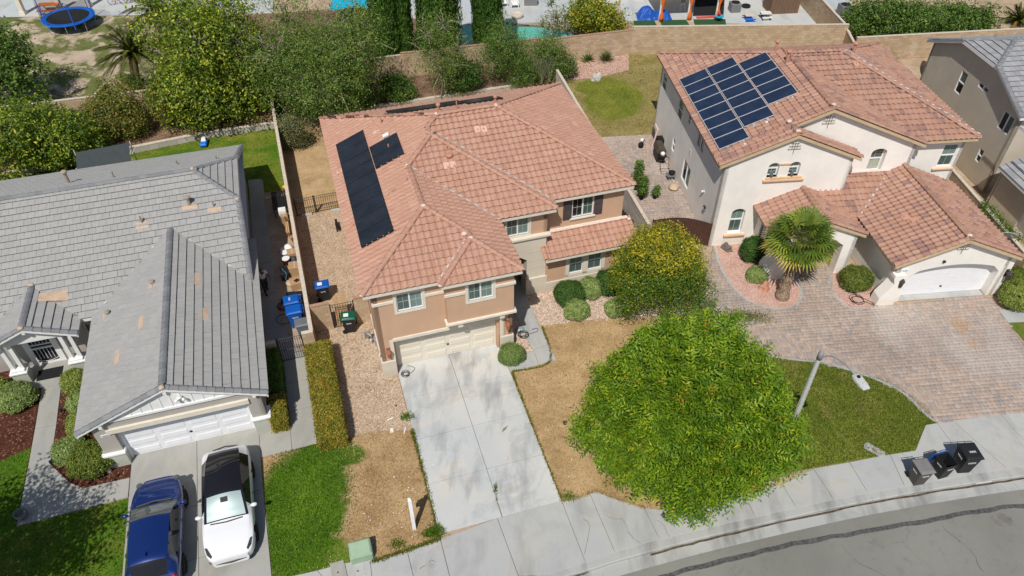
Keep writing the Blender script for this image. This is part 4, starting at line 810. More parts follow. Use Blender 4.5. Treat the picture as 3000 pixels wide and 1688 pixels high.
# bay over the garage
m = MB().wall(rect(3.15,6.28,2.95,ZS), [rect(4.16,5.30,4.06,5.06)], ywall(-.32), .34); m.build('bay_wall', Wt, H1)
t = MB(); t.box(3.05,6.40,-.42,.02,2.82,2.97); t.build('bay_ledge', X['trim_cream'], H1, bevel=.02); 
for a in (3.62, 5.60):
    MB().box(a,a+.24,-.34,.0,2.56,2.82).build('corbel', X['trim_cream'], H1, bevel=.015)
b = MB(); b.box(-.05,.88,-.02,.04,4.56,4.72); b.box(2.30,3.14,-.02,.04,4.56,4.72); b.build('band', X['trim_cream'], H1, bevel=.01); b = MB(); b.box(3.08,4.04,-.38,-.315,4.58,4.74); b.box(5.42,6.36,-.38,-.315,4.58,4.74); b.build('band', X['trim_cream'], H1, bevel=.01); b = MB(); b.box(6.295,6.36,-.3,3.5,4.58,4.74); b.box(-.065,-.002,.0,3.2,4.56,4.72); b.build('band', X['trim_cream'], H1, bevel=.01)
window(H1, ywall(.03), 1.01, 2.17, 3.98, 4.98, 'slide', 'trim_cream', .13); window(H1, ywall(-.32), 4.16, 5.30, 4.06, 5.06, 'slide', 'trim_cream', .13)
# garage opening, trim, bases
t = MB(); boxf(t, ywall(.03), .44, .62, .98, 2.40, -.05, .0); boxf(t, ywall(.03), .44, 5.88, 2.22, 2.40, -.055, .02); boxf(t, ywall(.03), 5.69, 5.87, .98, 2.22, -.05, .0); t.build('garage_trim', X['trim_cream'], H1, bevel=.008)
b = MB(); b.box(-.07,.62,-.05,.25,0,1.02); b.build('base_pier', Wc, H1, bevel=.015); b = MB(); b.box(5.69,6.37,-.05,.25,0,1.02); b.build('base_pier', Wc, H1, bevel=.015)
b = MB(); b.box(-.062,-.0,.24,3.4,0,1.02); b.build('base_band', Wc, H1)
rv = MB(); rv.box(.62,.70,.24,.62,0,2.22); rv.box(5.60,5.69,.24,.62,0,2.22); rv.box(.62,5.69,.23,.62,2.2,2.3); rv.build('garage_jamb', Wt, H1)
garage_door(H1, ywall(.5), .80, 5.60, .04, 2.2, 'door_cream', 4, 4, label='cream panelled double garage door'); ff = MB(); ff.box(.70,.80,.47,.55,.03,2.2); ff.build('door_frame', X['trim_cream'], H1)
lantern(H1, (.34,.03,1.7), X['lantern_terra'], s=1.5); lantern(H1, (6.05,.03,1.85), X['lantern_terra'], s=1.5)
nb = MB(); nb.box(5.88,6.12,-.0,.025,2.44,2.60); nb.build('house_number_plate', X['black_metal'], H1); text_on(H1, 'house_number', '43243', .105, (6.0,-.004,2.52), (1,0,0), (0,0,1), X['ink_white'])
# middle section with tall entry portal
m = MB().wall(rect(6.3,9.22,3.86,ZS), [rect(7.10,8.25,4.06,5.12)], ywall(3.6), .2); m.build('wall', Wt, H1); window(H1, ywall(3.6), 7.10, 8.25, 4.06, 5.12, 'slide', 'trim_cream', .12, panes=('pane','pane_light'))
t = MB(); t.box(6.3,9.36,3.38,3.62,3.80,3.94); t.box(6.3,9.28,3.44,3.62,3.70,3.80); t.build('portal_cornice', X['trim_cream'], H1, bevel=.012)
m = MB().wall([(6.3,0),(6.62,0),(6.62,2.3),(6.9,2.62),(7.25,2.75),(7.6,2.70),(7.85,2.62),(8.15,2.40),(8.15,0),(9.16,0),(9.16,3.72),(6.3,3.72)], [], ywall(3.50), .75); m.build('entry_portal', Wc, H1)
b = MB(); b.box(8.10,9.26,3.42,4.3,0,1.15); b.build('base_pier', Wc, H1, bevel=.015)
gl = MB()
for z in (1.75,2.25,2.85): gl.box(8.18,9.15,3.493,3.499,z,z+.014)
gl.build('reveal_joint', X['stucco_grey'], H1)
m = MB().wall(rect(6.3,9.2,0,3.7), [], ywall(6.2), .2); m.build('wall', Wt, H1); d = MB(); boxf(d, ywall(6.1), 6.9, 7.9, .05, 2.15, 0, .06); d.build('front_door', X['door_dark'], H1)
MB().wall(rect(-9.16+0,-3.5,0,3.7), [], lambda s,z,d: (9.16-d, -s, z), .2)
# right section, upper floor
m = MB().wall(rect(9.22,13.6,2.6,ZS), [rect(10.79,11.95,3.92,5.06)], ywall(4.32), .2); m.build('wall', Wt, H1); m = MB().wall(rect(-4.32,-3.6,3.86,ZS), [], lambda s,z,d: (9.22-d,-s,z), .2); m.build('wall', Wt, H1)
wr = window(H1, ywall(4.32), 10.79, 11.95, 3.92, 5.06, 'slide', None, panes=('pane_dark','pane'), grid=(2,2), sill=(.09,.12,.0,'trim_cream'))
for a in (10.30, 11.98):
    s_ = MB(); boxf(s_, ywall(4.32), a, a+.46, 3.88, 5.08, -.045, -.003); sh = s_.build('shutter', X['shutter'], H1, bevel=.008)
    for z in (3.96, 4.53): r_ = MB(); boxf(r_, ywall(4.32), a+.07, a+.39, z, z+.46, -.06, -.044); r_.build('raised_panel', X['shutter'], sh, bevel=.01)
t = MB(); t.box(9.3,13.66,4.24,4.315,3.30,3.46); t.build('band', X['trim_cream'], H1, bevel=.01)
# pent roof over the ground-floor windows
PZ, PY = 2.72, 2.85; PS = dict(f=[(9.0,PY,0,1,PZ,.42)], b=[(9.0,0,1,0),(14.05,0,-1,0),(0,4.32,0,-1)], bb=(9.0,14.05,PY,4.32), ze=PZ, lines=[])
ro2 = roof(H1, [PS], 's', X['tile_pink'], X['deck'], nobj=60, extra_caps=[((8.98,PY,PZ),(8.98,3.98,PZ+.47))])
ml = MB()
for i in range(34): xx = 9.25+i*.138; ml.obox((xx, 4.22, PZ+.42*1.4+.09), (.13,.16,.06), rx=.4, rz=random.uniform(-.2,.2))
ml.build('mortar_bead', X['mortar'], ro2); mortar(ro2, [(13.95,4.1,PZ+.55),(9.25,3.85,PZ+.40)], X['mortar'], .10)
fascia(H1, [(8.95,PY,14.05,PY),(14.05,PY,14.05,4.3)], X['trim_cream'], PZ-.20, PZ-.012); MB().prism([(9.0,PY+.05),(14.0,PY+.05),(14.0,4.3),(9.0,4.3)], PZ-.16, PZ-.13).build('soffit', X['trim_cream'], H1)
m = MB().wall(rect(9.16,13.6,0,PZ-.13), [rect(10.47,11.24,.92,2.20),rect(11.52,12.30,.92,2.20)], ywall(3.45), .2); m.build('wall', Wt, H1); MB().wall(rect(-4.4,-3.45,0,PZ-.13), [], lambda s,z,d: (13.6-d,-s,z), .2).build('wall', Wt, H1)
for a, c in ((10.47,11.24),(11.52,12.30)): window(H1, ywall(3.45), a, c, .92, 2.20, 'hung', None, panes=('pane','pane_light'), grid=(2,1))
t = MB()
for a in ((10.28,10.47,.78,2.36),(11.24,11.52,.78,2.36),(12.30,12.48,.78,2.36),(10.28,12.48,2.20,2.36),(10.28,12.48,.62,.92)): boxf(t, ywall(3.45), *a, -.045, .02)
t.build('window_surround', X['trim_cream'], H1)
bb_ = MB(); bb_.box(9.2,13.66,3.38,3.46,0,.66); bb_.build('base_band', Wc, H1)
# electric box, meters on the left wall
u = MB(); u.box(-.16,-.002,1.55,1.85,.55,1.0); u.build('meter_box', X['galv'], H1, bevel=.01)
conduit(H1, [(-.05,.35,.0),(-.05,.35,1.5)], .02, X['trim_cream']); MB().box(-.10,-.06,.28,.42,1.0,1.22).build('junction_box', X['white_plastic'], H1)
conduit(H1, [(-.03,2.3,0),(-.03,2.3,5.2)], .025, X['stucco_tan'], 'downpipe')
# solar panels on the left slope: one long row, a second short one, and a row on the rear slope
lf = (x0,y0,1,0,ZE,PT)                        # left facet: u runs towards -y
SP = thing('solar_array', 'black solar array on the left slope of the salmon roof', 'solar panels', FM.o, FM.yaw)
n = 9
for i in range(n):
    a = 2.58+i*1.005; slope_panel(SP, subs1, lf, -(a+1.005-y0), -(a-y0), .55, 2.22, X['solar_black'], X['black_metal'], .15)
for i in range(2):
    a = 7.68+i*1.035; slope_panel(SP, subs1, lf, -(a+1.035-y0), -(a-y0), 2.25, 3.86, X['solar_black'], X['black_metal'], .15)
jb = MB(); jb.obox((2.55,9.95,ZE+2.97*PT+.2), (.35,.22,.12), 0, 0, -.39); jb.build('inverter_box', X['white_plastic'], SP, bevel=.02)
def onr(x, y, dz=.09): return (x, y, zroof(subs1, x, y)+dz)
conduit(SP, [onr(2.5,10.1),onr(2.2,12.0),onr(1.9,13.6)], .018, X['vent_pink']); conduit(SP, [onr(2.6,7.6),onr(3.0,6.9),onr(3.1,6.0),onr(2.7,5.6),onr(1.7,5.3)], .018, X['vent_pink']); conduit(SP, [onr(.3,4.6),onr(-.05,4.5),onr(-.4,4.3)], .018, X['vent_pink'])
clips = MB()
for i in range(11): clips.ball(onr(.3+i*.26, 2.55, .17) if i < 6 else onr(1.9+(i-6)*.3, 7.65, .17), .03, 6, 4)
clips.build('panel_clip', X['galv'], SP)
rf = (x0,y3,0,-1,ZE,PT); SP2 = thing('solar_array', 'thin black edge-on solar row on the rear slope of the salmon roof', 'solar panels', FM.o, FM.yaw)
for a, d in [(3.05+i*1.03, 2.1) for i in range(4)]+[(7.2+i*1.03, 2.55) for i in range(2)]: slope_panel(SP2, subs1, rf, x0-a-1.03, x0-a, d, d+1.72, X['solar_black'], X['black_metal'], .17)
# ================================================================== grey house, left
H2 = thing('house', 'grey single-storey house with flat grey tile roof and white gable trim', 'house', FY.o, FY.yaw)
GE, GP = 2.62, .43; XR, YF, YR = 5.78, 6.7, 20.1; YM = (YF+YR)/2; ZR = GE+(YR-YF)/2*GP; ZC = 4.6; XC = XR-(ZR-ZC)/GP
main = dict(f=[(XR,YF,0,1,GE,GP),(XR,YR,0,-1,GE,GP),(XR,YF,-1,0,ZC,GP)], b=[(XR,0,-1,0),(-22,0,1,0)], bb=(-22,XR,YF,YR), ze=GE,
    lines=[((-22,YM,ZR),(XC,YM,ZR)),((XR,YF+(ZC-GE)/GP,ZC),(XC,YM,ZR)),((XR,YR-(ZC-GE)/GP,ZC),(XC,YM,ZR))])
gx0, gx1, gy = -1.40, 6.03, -.42; gm = (gx0+gx1)/2; gz = GE+(gx1-gx0)/2*GP; gyb = YF+(gz-GE)/GP
gar = dict(f=[(gx0,0,1,0,GE,GP),(gx1,0,-1,0,GE,GP)], b=[(0,gy,0,1),(0,gyb,0,-1)], bb=(gx0,gx1,gy,gyb), ze=GE, lines=[((gm,gy,gz),(gm,gyb,gz))])
px0, px1, py = -6.0, -2.02, 5.68; pm = (px0+px1)/2; pz = GE+(px1-px0)/2*GP; pyb = YF+(pz-GE)/GP
por = dict(f=[(px0,0,1,0,GE,GP),(px1,0,-1,0,GE,GP)], b=[(0,py,0,1),(0,pyb,0,-1)], bb=(px0,px1,py,pyb), ze=GE, lines=[((pm,py,pz),(pm,pyb,pz))])
subs2 = [main, gar, por]
# rake tiles are caps laid along the gable edges
rk = [((gx0,gy+.10,GE),(gm,gy+.10,gz)),((gx1,gy+.10,GE),(gm,gy+.10,gz)),((px0,py+.1,GE),(pm,py+.1,pz)),((px1,py+.1,GE),(pm,py+.1,pz)),((XR-.08,YF,GE),(XR-.08,YF+(ZC-GE)/GP,ZC)),((XR-.08,YR,GE),(XR-.08,YR-(ZC-GE)/GP,ZC))]
X['cap_dark'] = tile_mat('cap_dark', [(0,(.20,.21,.22)),(1,(.27,.275,.285))], (.17,.175,.18), .5, None, (.12,.12,.12))
rg = roof(H2, subs2, 'flat', X['tile_grey'], X['deck_grey'], w=.335, expo=.37, extra_caps=rk, cap_r=.13, capmat=X['cap_dark'])
valley(rg, (gx1,YF,GE), (gm+.1,gyb-.1,gz-.04), X['flash_debris'], .06, .055); valley(rg, (gx0,YF,GE), (gm-.1,gyb-.1,gz-.04), X['flash_debris'], .04, .05); valley(rg, (px1,YF,GE), (pm+.1,pyb-.1,pz-.04), X['flash_debris'], .05, .055); valley(rg, (px0,YF,GE), (pm-.1,pyb-.1,pz-.04), X['flash_debris'], .04, .05)
mortar(rg, [(XR-.12,YF+(ZC-GE)/GP,ZC),(XC,YM,ZR)], X['mortar_tan'], .10); mortar(rg, [(gm,gy+.05,gz-.02),(pm,py+.06,pz-.02),(pm,pyb,pz)], X['mortar_tan'], .12)
# vents
for x, y, h, r, c in ((-2.65,15.1,.75,.09,True),(-.35,14.6,.42,.04,False),(-6.4,10.4,.42,.04,False),(1.05,10.9,.45,.045,False),(3.35,11.45,.50,.085,True),(4.5,11.1,.35,.04,False),(2.6,15.9,.3,.04,False),(4.7,15.5,.3,.04,False)):
    vent_pipe(rg, subs2, x, y, h, r, X['vent_brown'], c)
for x, y, a, b in ((-6.4,10.25,.36,.16),(1.05,10.75,.30,.16),(3.35,11.3,.36,.20),(4.5,10.95,.33,.14),(-.35,14.7,.55,.10),(-3.05,7.9,.62,.26)): vent_flash(rg, subs2, x, y, a, b, X['vent_tan'])
for x, y in ((-5.5,18.1),(-.2,18.2),(4.5,18.8),(-7.9,15.3),(3.2,15.6)): vent_flash(rg, subs2, x, y, .55, .12, X['vent_tan'])
for x, y in ((3.55,6.6),(3.75,4.2)): vent_flash(rg, subs2, x, y, .19, .42, X['vent_tan'])
for x, y in ((1.15,4.3),(.05,2.9)): vent_flash(rg, subs2, x, y, .17, .42, X['vent_tan'])
for x, y in ((1.45,6.55),(-.75,6.15)): vent_flash(rg, subs2, x, y, .12, .20, X['vent_tan']); vent_pipe(rg, subs2, x+.12, y+.1, .16, .07, X['vent_brown'])
# gable ends: barge boards, board-and-batten, walls
def barge(house, xa, za, xb_, zb, y, th=.05, w=.17, mat=X['trim_white']):
    m = MB(); m.add([(xa,y,za-w),(xb_,y,zb-w),(xb_,y,zb-.0),(xa,y,za-.0),(xa,y+th,za-w),(xb_,y+th,zb-w),(xb_,y+th,zb),(xa,y+th,za)], [(0,1,2,3),(7,6,5,4),(1,0,4,5),(3,2,6,7),(0,3,7,4),(2,1,5,6)]); return m.build('barge_board', mat, house, fix=True)
barge(H2, gx0-.02, GE, gm, gz, gy); barge(H2, gm, gz, gx1+.02, GE, gy); barge(H2, px0, GE, pm, pz, py); barge(H2, pm, pz, px1+.02, GE, py)
G = X['stucco_grey']; wy = -.2
m = MB().wall([(-.9,0),(-.19,0),(-.19,2.18),(5.10,2.18),(5.10,0),(5.70,0),(5.70,GE+.1),(4.72,2.86),(.32,2.86),(-.9,GE+.1)], [], ywall(wy), .25); m.build('wall', G, H2)
zt = lambda x: GE+GP*min(x-gx0, gx1-x)-.05
m = MB().wall([(.0,2.86),(4.7,2.86),(4.7,zt(4.7)),(gm,zt(gm)),(.0,zt(0.0))], [], ywall(wy-.03), .2); gp_ = m.build('gable_panel', X['trim_white'], H2)
for i in range(11):
    x = .35+i*.40; zz = zt(x)
    if zz > 3.0: b = MB(); boxf(b, ywall(wy-.03), x, x+.045, 2.9, zz, -.022, 0); b.build('batten', X['trim_white'], gp_)
t = MB(); boxf(t, ywall(wy-.03), -.1, 4.85, 2.80, 2.92, -.05, .02); t.build('gable_sill', X['trim_white'], H2)
t = MB(); boxf(t, ywall(wy), -.40, 5.20, 2.12, 2.38, -.10, .02); t.build('garage_header', X['trim_cream'], H2, bevel=.01)
for a in (-.52, gm-.06, 5.42):
    b = MB(); z_ = zt(a)+.0; b.box(a,a+.13,gy+.02,wy,z_-.30,z_-.12); b.build('outrigger', X['trim_white'], H2)
b = MB(); b.box(-.98,-.15,wy-.09,.3,0,.80); b.build('base_pier', X['stucco_base'], H2); b = MB(); b.box(-1.06,-.10,wy-.16,.34,.80,.93); b.build('pier_cap', X['trim_white'], H2, bevel=.02); b = MB(); b.box(5.08,5.78,wy-.09,.3,0,.95); b.build('base_pier', X['stucco_base'], H2); b = MB(); b.box(5.02,5.86,wy-.16,.34,.95,1.08); b.build('pier_cap', X['trim_white'], H2, bevel=.02)
rv = MB(); rv.box(-.19,-.08,.0,.34,0,2.18); rv.box(5.0,5.1,.0,.34,0,2.18); rv.box(-.19,5.1,.0,.34,2.15,2.3); rv.build('garage_jamb', X['trim_white'], H2)
garage_door(H2, ywall(.12), -.08, 5.0, .03, 2.15, 'door_white', 4, 4, label='white panelled double garage door')
pl = MB(); pl.box(-.68,-.33,wy-.03,wy-.004,1.98,2.10); pl.build('house_number_plate', X['ink_white'], H2); text_on(H2, 'house_number', '43239', .10, (-.505,wy-.032,2.04), (1,0,0), (0,0,1), X['ink_dark'])
fl = MB(); fl.obox((2.75,wy-.14,3.42), (.20,.10,.12), .3); fl.ball((2.62,wy-.22,3.38), .075, 8, 6); fl.ball((2.90,wy-.22,3.38), .075, 8, 6); fl.build('flood_light', X['white_plastic'], H2, smooth=True)
MB().wall(rect(-6.9,.0,0,GE), [], xwall(-.9), .2).build('wall', G, H2); MB().wall(rect(-7,.2,0,GE), [], lambda s,z,d: (5.7-d,-s,z), .2).build('wall', G, H2)
zr_ = lambda y: min(GE+GP*(y-YF), GE+GP*(YR-y), ZC)-.05
MB().wall([(-19.75,0),(-7.0,0),(-7.0,GE),(-(YF+(ZC-GE)/GP),ZC-.05),(-(YR-(ZC-GE)/GP),ZC-.05),(-19.75,GE)], [rect(-15.9,-14.7,1.0,2.1),rect(-12.6,-11.0,1.0,2.1)], lambda s,z,d: (5.42-d,-s,z), .2).build('wall', G, H2)
for a, b in ((-15.9,-14.7),(-12.6,-11.0)):
    p = MB(); p.add([(5.36,-a,1.0),(5.36,-b,1.0),(5.36,-b,2.1),(5.36,-a,2.1)], [(0,1,2,3)]); p.build('pane', X['pane_dark'], H2)
MB().wall(rect(-22,5.4,0,GE), [], lambda s,z,d: (s,19.75-d,z), .2).build('wall', G, H2)
m = MB().wall([(-22,0),(-4.80,0),(-4.80,2.2),(-3.72,2.2),(-3.72,0),(-.9,0),(-.9,GE),(-22,GE)], [rect(-2.15,-1.15,.7,2.0)], ywall(7.05), .2); m.build('wall', G, H2); window(H2, ywall(7.05), -2.15,-1.15,.7,2.0,'none',None,panes=('pane',),grid=(1,1))
fascia(H2, [(px1,YF-.02,gx0+.1,YF-.02),(gx0,gyb-2,gx0,gy),(gx1,gy,gx1,YF),(px0,pyb-1,px0,py),(px1,py,px1,YF)], X['trim_white'], GE-.20, GE-.015); MB().prism([(gx0+.05,wy+.1),(gx1-.05,wy+.1),(gx1-.05,YF),(gx0+.05,YF)], GE-.1, GE-.08).build('soffit', X['trim_white'], H2); MB().prism([(-22,YF+.02),(XR-.05,YF+.02),(XR-.05,YR-.03),(-22,YR-.03)], GE-.12, GE-.1).build('soffit', X['trim_white'], H2)
g = MB()
for ya, yb_, za, zb in ((YF,YF+(ZC-GE)/GP,GE,ZC),(YF+(ZC-GE)/GP,YR-(ZC-GE)/GP,ZC,ZC),(YR-(ZC-GE)/GP,YR,ZC,GE)): g.add([(XR,ya,za-.2),(XR,yb_,zb-.2),(XR,yb_,zb),(XR,ya,za),(XR-.05,ya,za-.2),(XR-.05,yb_,zb-.2),(XR-.05,yb_,zb),(XR-.05,ya,za)], [(0,1,2,3),(7,6,5,4),(1,0,4,5),(3,2,6,7)])
g.build('barge_board', X['trim_white'], H2)
# porch: gable board, posts on bases, security door
zp = lambda x: GE+GP*min(x-px0, px1-x)-.05
m = MB().wall([(px0+.3,2.38),(px1-.3,2.38),(px1-.3,zp(px1-.3)),(pm,zp(pm)),(px0+.3,zp(px0+.3))], [], ywall(py+.35), .12); m.build('porch_gable', X['trim_white'], H2)
for a in (pm-.07, px1-.42):
    b = MB(); b.box(a,a+.13,py+.02,py+.5,zp(a+.06)-.28,zp(a+.06)-.10); b.build('outrigger', X['trim_white'], H2)
for cx in (-5.22, -2.72):
    b = MB(); b.box(cx-.33,cx+.33,py+.2,py+.72,.0,.70); b.build('porch_base', X['stucco_base'], H2); b = MB(); b.box(cx-.38,cx+.38,py+.14,py+.78,.70,.80); b.box(cx-.30,cx+.30,py+.22,py+.70,.80,.90); b.build('base_cap', X['trim_white'], H2, bevel=.015)
    for dx in (-.19,.19): b = MB(); b.box(cx+dx-.085,cx+dx+.085,py+.36,py+.54,.90,2.40); b.build('porch_post', X['trim_white'], H2)
d = MB(); boxf(d, ywall(7.0), -4.80, -3.72, .03, 2.2, .08, .12); dr = d.build('front_door', X['pane_dark'], H2)
f = MB()
for a in ((-4.80,-4.72,.03,2.2),(-3.80,-3.72,.03,2.2),(-4.72,-3.80,2.12,2.2),(-4.72,-3.80,.03,.12),(-4.72,-3.80,1.02,1.10),(-4.72,-3.80,1.26,1.31)): boxf(f, ywall(7.0), *a, 0, .07)
for i in range(1,6): x = -4.72+i*.92/6; boxf(f, ywall(7.0), x-.008, x+.008, .34, 1.02, .01, .04); boxf(f, ywall(7.0), x-.008, x+.008, 1.31, 2.12, .01, .04)
f.tube([(-4.72+.92*k/12, 6.99, .34-.14*math.sin(math.pi*k/12)) for k in range(13)], .012, 5); f.build('security_grille', X['trim_white'], dr)
fr = MB()
for a in ((-4.98,-4.80,.03,2.32),(-3.72,-3.54,.03,2.32),(-4.98,-3.54,2.2,2.36)): boxf(fr, ywall(7.05), *a, -.05, .02)
fr.build('door_surround', X['trim_white'], H2); mt = thing('door_mat', 'dark door mat on the grey house porch', 'mat', FY.w(-4.2,6.25), FY.yaw); MB().box(-.55,.55,-.35,.35,.03,.045).build('mat', X['black_cloth'], mt)
pl_ = MB(); boxf(pl_, ywall(7.0), -5.15,-5.05,1.55,1.68,-.04,.04); pl_.build('doorbell_lamp', X['black_metal'], H2)
# ================================================================== white house, right
H3 = thing('house', 'white stucco two-storey house with mottled terracotta roof and blue solar panels', 'house', FW.o, FW.yaw)
E3, P3 = 5.5, .42; wx0, wxr, wyf, wyr = -.40, 14.65, 1.15, 13.2
HB = hip(wx0, wxr, wyf, wyr, E3, P3); g2l, g2r, g2y = wx0, 11.35, .72; g2m = (g2l+g2r)/2; g2z = E3+(g2r-g2l)/2*P3
GB = dict(f=[(g2l,0,1,0,E3,P3),(g2r,0,-1,0,E3,P3)], b=[(0,g2y,0,1),(0,8,0,-1)], bb=(g2l,g2r,g2y,8), ze=E3, lines=[((g2m,g2y,g2z),(g2m,8,g2z))])
g1l, g1r, g1y = wx0, 7.30, -.20; g1m = (g1l+g1r)/2; g1z = E3+(g1r-g1l)/2*P3
GA = dict(f=[(g1l,0,1,0,E3,P3),(g1r,0,-1,0,E3,P3)], b=[(0,g1y,0,1),(0,1.0,0,-1)], bb=(g1l,g1r,g1y,1.0), ze=E3, lines=[((g1m,g1y,g1z),(g1m,3,g1z))])
subs3 = [HB, GB, GA]
rk3 = [((g1l,g1y+.13,E3),(g1m,g1y+.13,g1z)),((g1r,g1y+.13,E3),(g1m,g1y+.13,g1z)),((g2l,g2y+.13,E3),(g2m,g2y+.13,g2z)),((g2r,g2y+.13,E3),(g2m,g2y+.13,g2z))]
rw = roof(H3, subs3, 's', X['tile_mix'], X['deck'], w=.305, expo=.37, extra_caps=rk3, cap_r=.14)
h3 = (wyr-wyf)/2; n1 = (wx0+h3, wyf+h3, E3+h3*P3); n2 = (wxr-h3, wyf+h3, E3+h3*P3)
mortar(rw, [n1,n2,(g2m,g2y+.3,g2z+.06),(g1m,g1y+.25,g1z+.06),(g1m-.1,1.05,g1z+.06),(wxr-.06,wyf+.05,E3),(wx0+.06,wyr-.06,E3)], X['mortar'], .13)
X['tile_pale3'] = plain('tile_pale3', (.56,.30,.20), .9, var=.08)
def vp3(x, y, h, r, c): vent_pipe(rw, subs3, x, y, h, r, X['vent_pink'], c)
vp3(5.1,6.4,.75,.10,True); vp3(5.0,7.9,.7,.08,True); vp3(9.7,7.7,.65,.085,True)
for x, y in ((12.0,6.2),(12.8,5.2),(13.6,4.4)): vp3(x, y, .35, .035, False)
def patch3(x, y, sx, sy, subs=subs3, ro_=rw):
    q = [(x-sx,y-sy),(x+sx,y-sy),(x+sx,y+sy),(x-sx,y+sy)]; m = MB(); m.add([(a,b,zroof(subs,a,b)+.1) for a,b in q]+[(a,b,zroof(subs,a,b)+.05) for a,b in q], [(0,1,2,3),(4,5,1,0),(5,6,2,1),(6,7,3,2),(7,4,0,3)]); m.build('patch_tile', X['tile_pale3'], ro_, bevel=.01)
for x, y in ((.9,9.9),(4.5,3.0),(9.2,6.2),(9.55,6.1)): patch3(x, y, .16, .16)
conduit(rw, [(n2[0]+.3,n2[1]-.05,n2[2]+.12),(11.6,4.4,zroof(subs3,11.6,4.4)+.16),(13.9,1.9,zroof(subs3,13.9,1.9)+.16)], .02, X['galv'])
mm = MB()
for i in range(22): t_ = i/22+.02; q = lerp(n2, (wxr,wyf,E3), t_); mm.obox((q[0]+.06,q[1]+.06,q[2]+.155), (.26,.05,.02), R(-45), 0, 0)
mm.build('mortar_bead', X['ink_white'], rw)
# walls
WS = X['stucco_white']; Z3 = E3-.08
zg1 = lambda x: E3+P3*min(x-g1l, g1r-x)-.10; zg2 = lambda x: E3+P3*min(x-g2l, g2r-x)-.10
m = MB().wall([(0,0),(6.95,0),(6.95,zg1(6.95)),(g1m,zg1(g1m)),(0,zg1(0))], [arch(2.36,2.95,4.55,5.42,.22),arch(3.52,4.10,4.55,5.42,.22),arch(.95,1.72,.84,2.55,.28)], ywall(0), .35); m.build('wall', WS, H3)
for a, b, z0_, z1_ in ((2.36,2.95,4.55,5.42),(3.52,4.10,4.55,5.42),(.95,1.72,.84,2.55)): window(H3, ywall(.22), a, b, z0_, z1_, 'hung', None, panes=('pane','pane_light'), grid=(2,2 if z0_ > 3 else 1), depth=.0)
s_ = MB(); s_.box(2.2,4.45,-.14,.04,4.30,4.42); s_.box(2.32,4.32,-.10,.30,4.42,4.55); s_.build('sill', X['trim_peach'], H3, bevel=.015); s_ = MB(); s_.box(2.95,3.52,-.06,.02,5.30,5.38); s_.build('sill', X['trim_peach'], H3); s_ = MB(); s_.box(.75,1.95,-.13,.04,.68,.82); s_.build('sill', X['trim_peach'], H3, bevel=.015)
for a in (2.5, 3.62): bd = thing('garden_owl', ('dark figurine on the left arched window sill of the white gable' if a < 3 else 'dark figurine on the right arched window sill of the white gable'), 'figurine', FW.w(a+.1,-.05)+(4.55,), FW.yaw); q = MB(); q.lathe((0,0,0), [(.05,0),(.09,.08),(.10,.18),(.07,.27),(.075,.33),(.05,.40),(.01,.42)], 8); q.build('figure', X['bin_grey'], bd, smooth=True)
m = MB().wall([(6.9,0),(11.0,0),(11.0,zg2(11.0)),(g2m,zg2(g2m)),(3.3,zg2(3.3)),(3.3,4.0),(6.9,4.0)], [arch(8.55,9.42,3.75,5.28,.26)], ywall(1.0), .42); m.build('wall', WS, H3); window(H3, ywall(1.30), 8.55, 9.42, 3.75, 5.28, 'hung', None, panes=('blind','pane'), grid=(2,2), depth=0)
m = MB().wall(rect(10.9,14.3,0,Z3), [rect(13.15,14.0,3.50,4.90)], ywall(1.6), .25); m.build('wall', WS, H3); window(H3, ywall(1.6), 13.15, 14.0, 3.50, 4.90, 'hung', None, panes=('pane','pane_light'), grid=(2,1), sill=(.12,.2,.12,'trim_peach'))
m = MB().wall(rect(-13.0,0,0,Z3), [rect(-12.5,-11.65,3.54,4.6),rect(-8.7,-7.85,3.54,4.75),rect(-6.72,-6.18,4.2,4.72),rect(-4.65,-3.45,3.92,4.92),rect(-8.7,-8.22,1.1,1.98),rect(-6.15,-4.72,.63,2.05)], xwall(0), .2); m.build('wall', WS, H3)
for a, b, z0_, z1_, st in ((-12.5,-11.65,3.54,4.6,'hung'),(-8.7,-7.85,3.54,4.75,'hung'),(-6.72,-6.18,4.2,4.72,'hung'),(-4.65,-3.45,3.92,4.92,'slide'),(-8.7,-8.22,1.1,1.98,'hung'),(-6.15,-4.72,.63,2.05,'slide')): window(H3, xwall(0), a, b, z0_, z1_, st, None, panes=('pane_dark','pane'), grid=(1,1), depth=.05)
MB().wall(rect(-13.0,-1.6,0,Z3), [], lambda s,z,d: (14.3-d,-s,z), .2).build('wall', WS, H3); MB().wall(rect(0,14.3,0,Z3), [], lambda s,z,d: (s,13.0-d,z), .2).build('wall', WS, H3); MB().wall(rect(-1.3,0,0,Z3), [], lambda s,z,d: (6.95-d,-s,z), .2).build('wall', WS, H3); MB().wall(rect(-1.8,-1.0,0,Z3), [], lambda s,z,d: (11.0-d,-s,z), .2).build('wall', WS, H3)
fascia(H3, [(wx0,wyr,wx0,g1y),(g2r,wyf,wxr,wyf),(wxr,wyf,wxr,wyr)], X['trim_tan'], E3-.19, E3-.01); MB().prism([(wx0+.05,.1),(g1r-.1,.1),(g1r-.1,1.1),(g2r-.1,1.1),(g2r-.1,wyf+.05),(wxr-.05,wyf+.05),(wxr-.05,wyr-.05),(wx0+.05,wyr-.05)], E3-.17, E3-.15).build('soffit', X['trim_tan'], H3)
barge(H3, g1l, E3, g1m, g1z, g1y, .05, .16, X['trim_tan']); barge(H3, g1m, g1z, g1r, E3, g1y, .05, .16, X['trim_tan']); barge(H3, g2l, E3, g2m, g2z, g2y, .05, .16, X['trim_tan']); barge(H3, g2m, g2z, g2r, E3, g2y, .05, .16, X['trim_tan'])
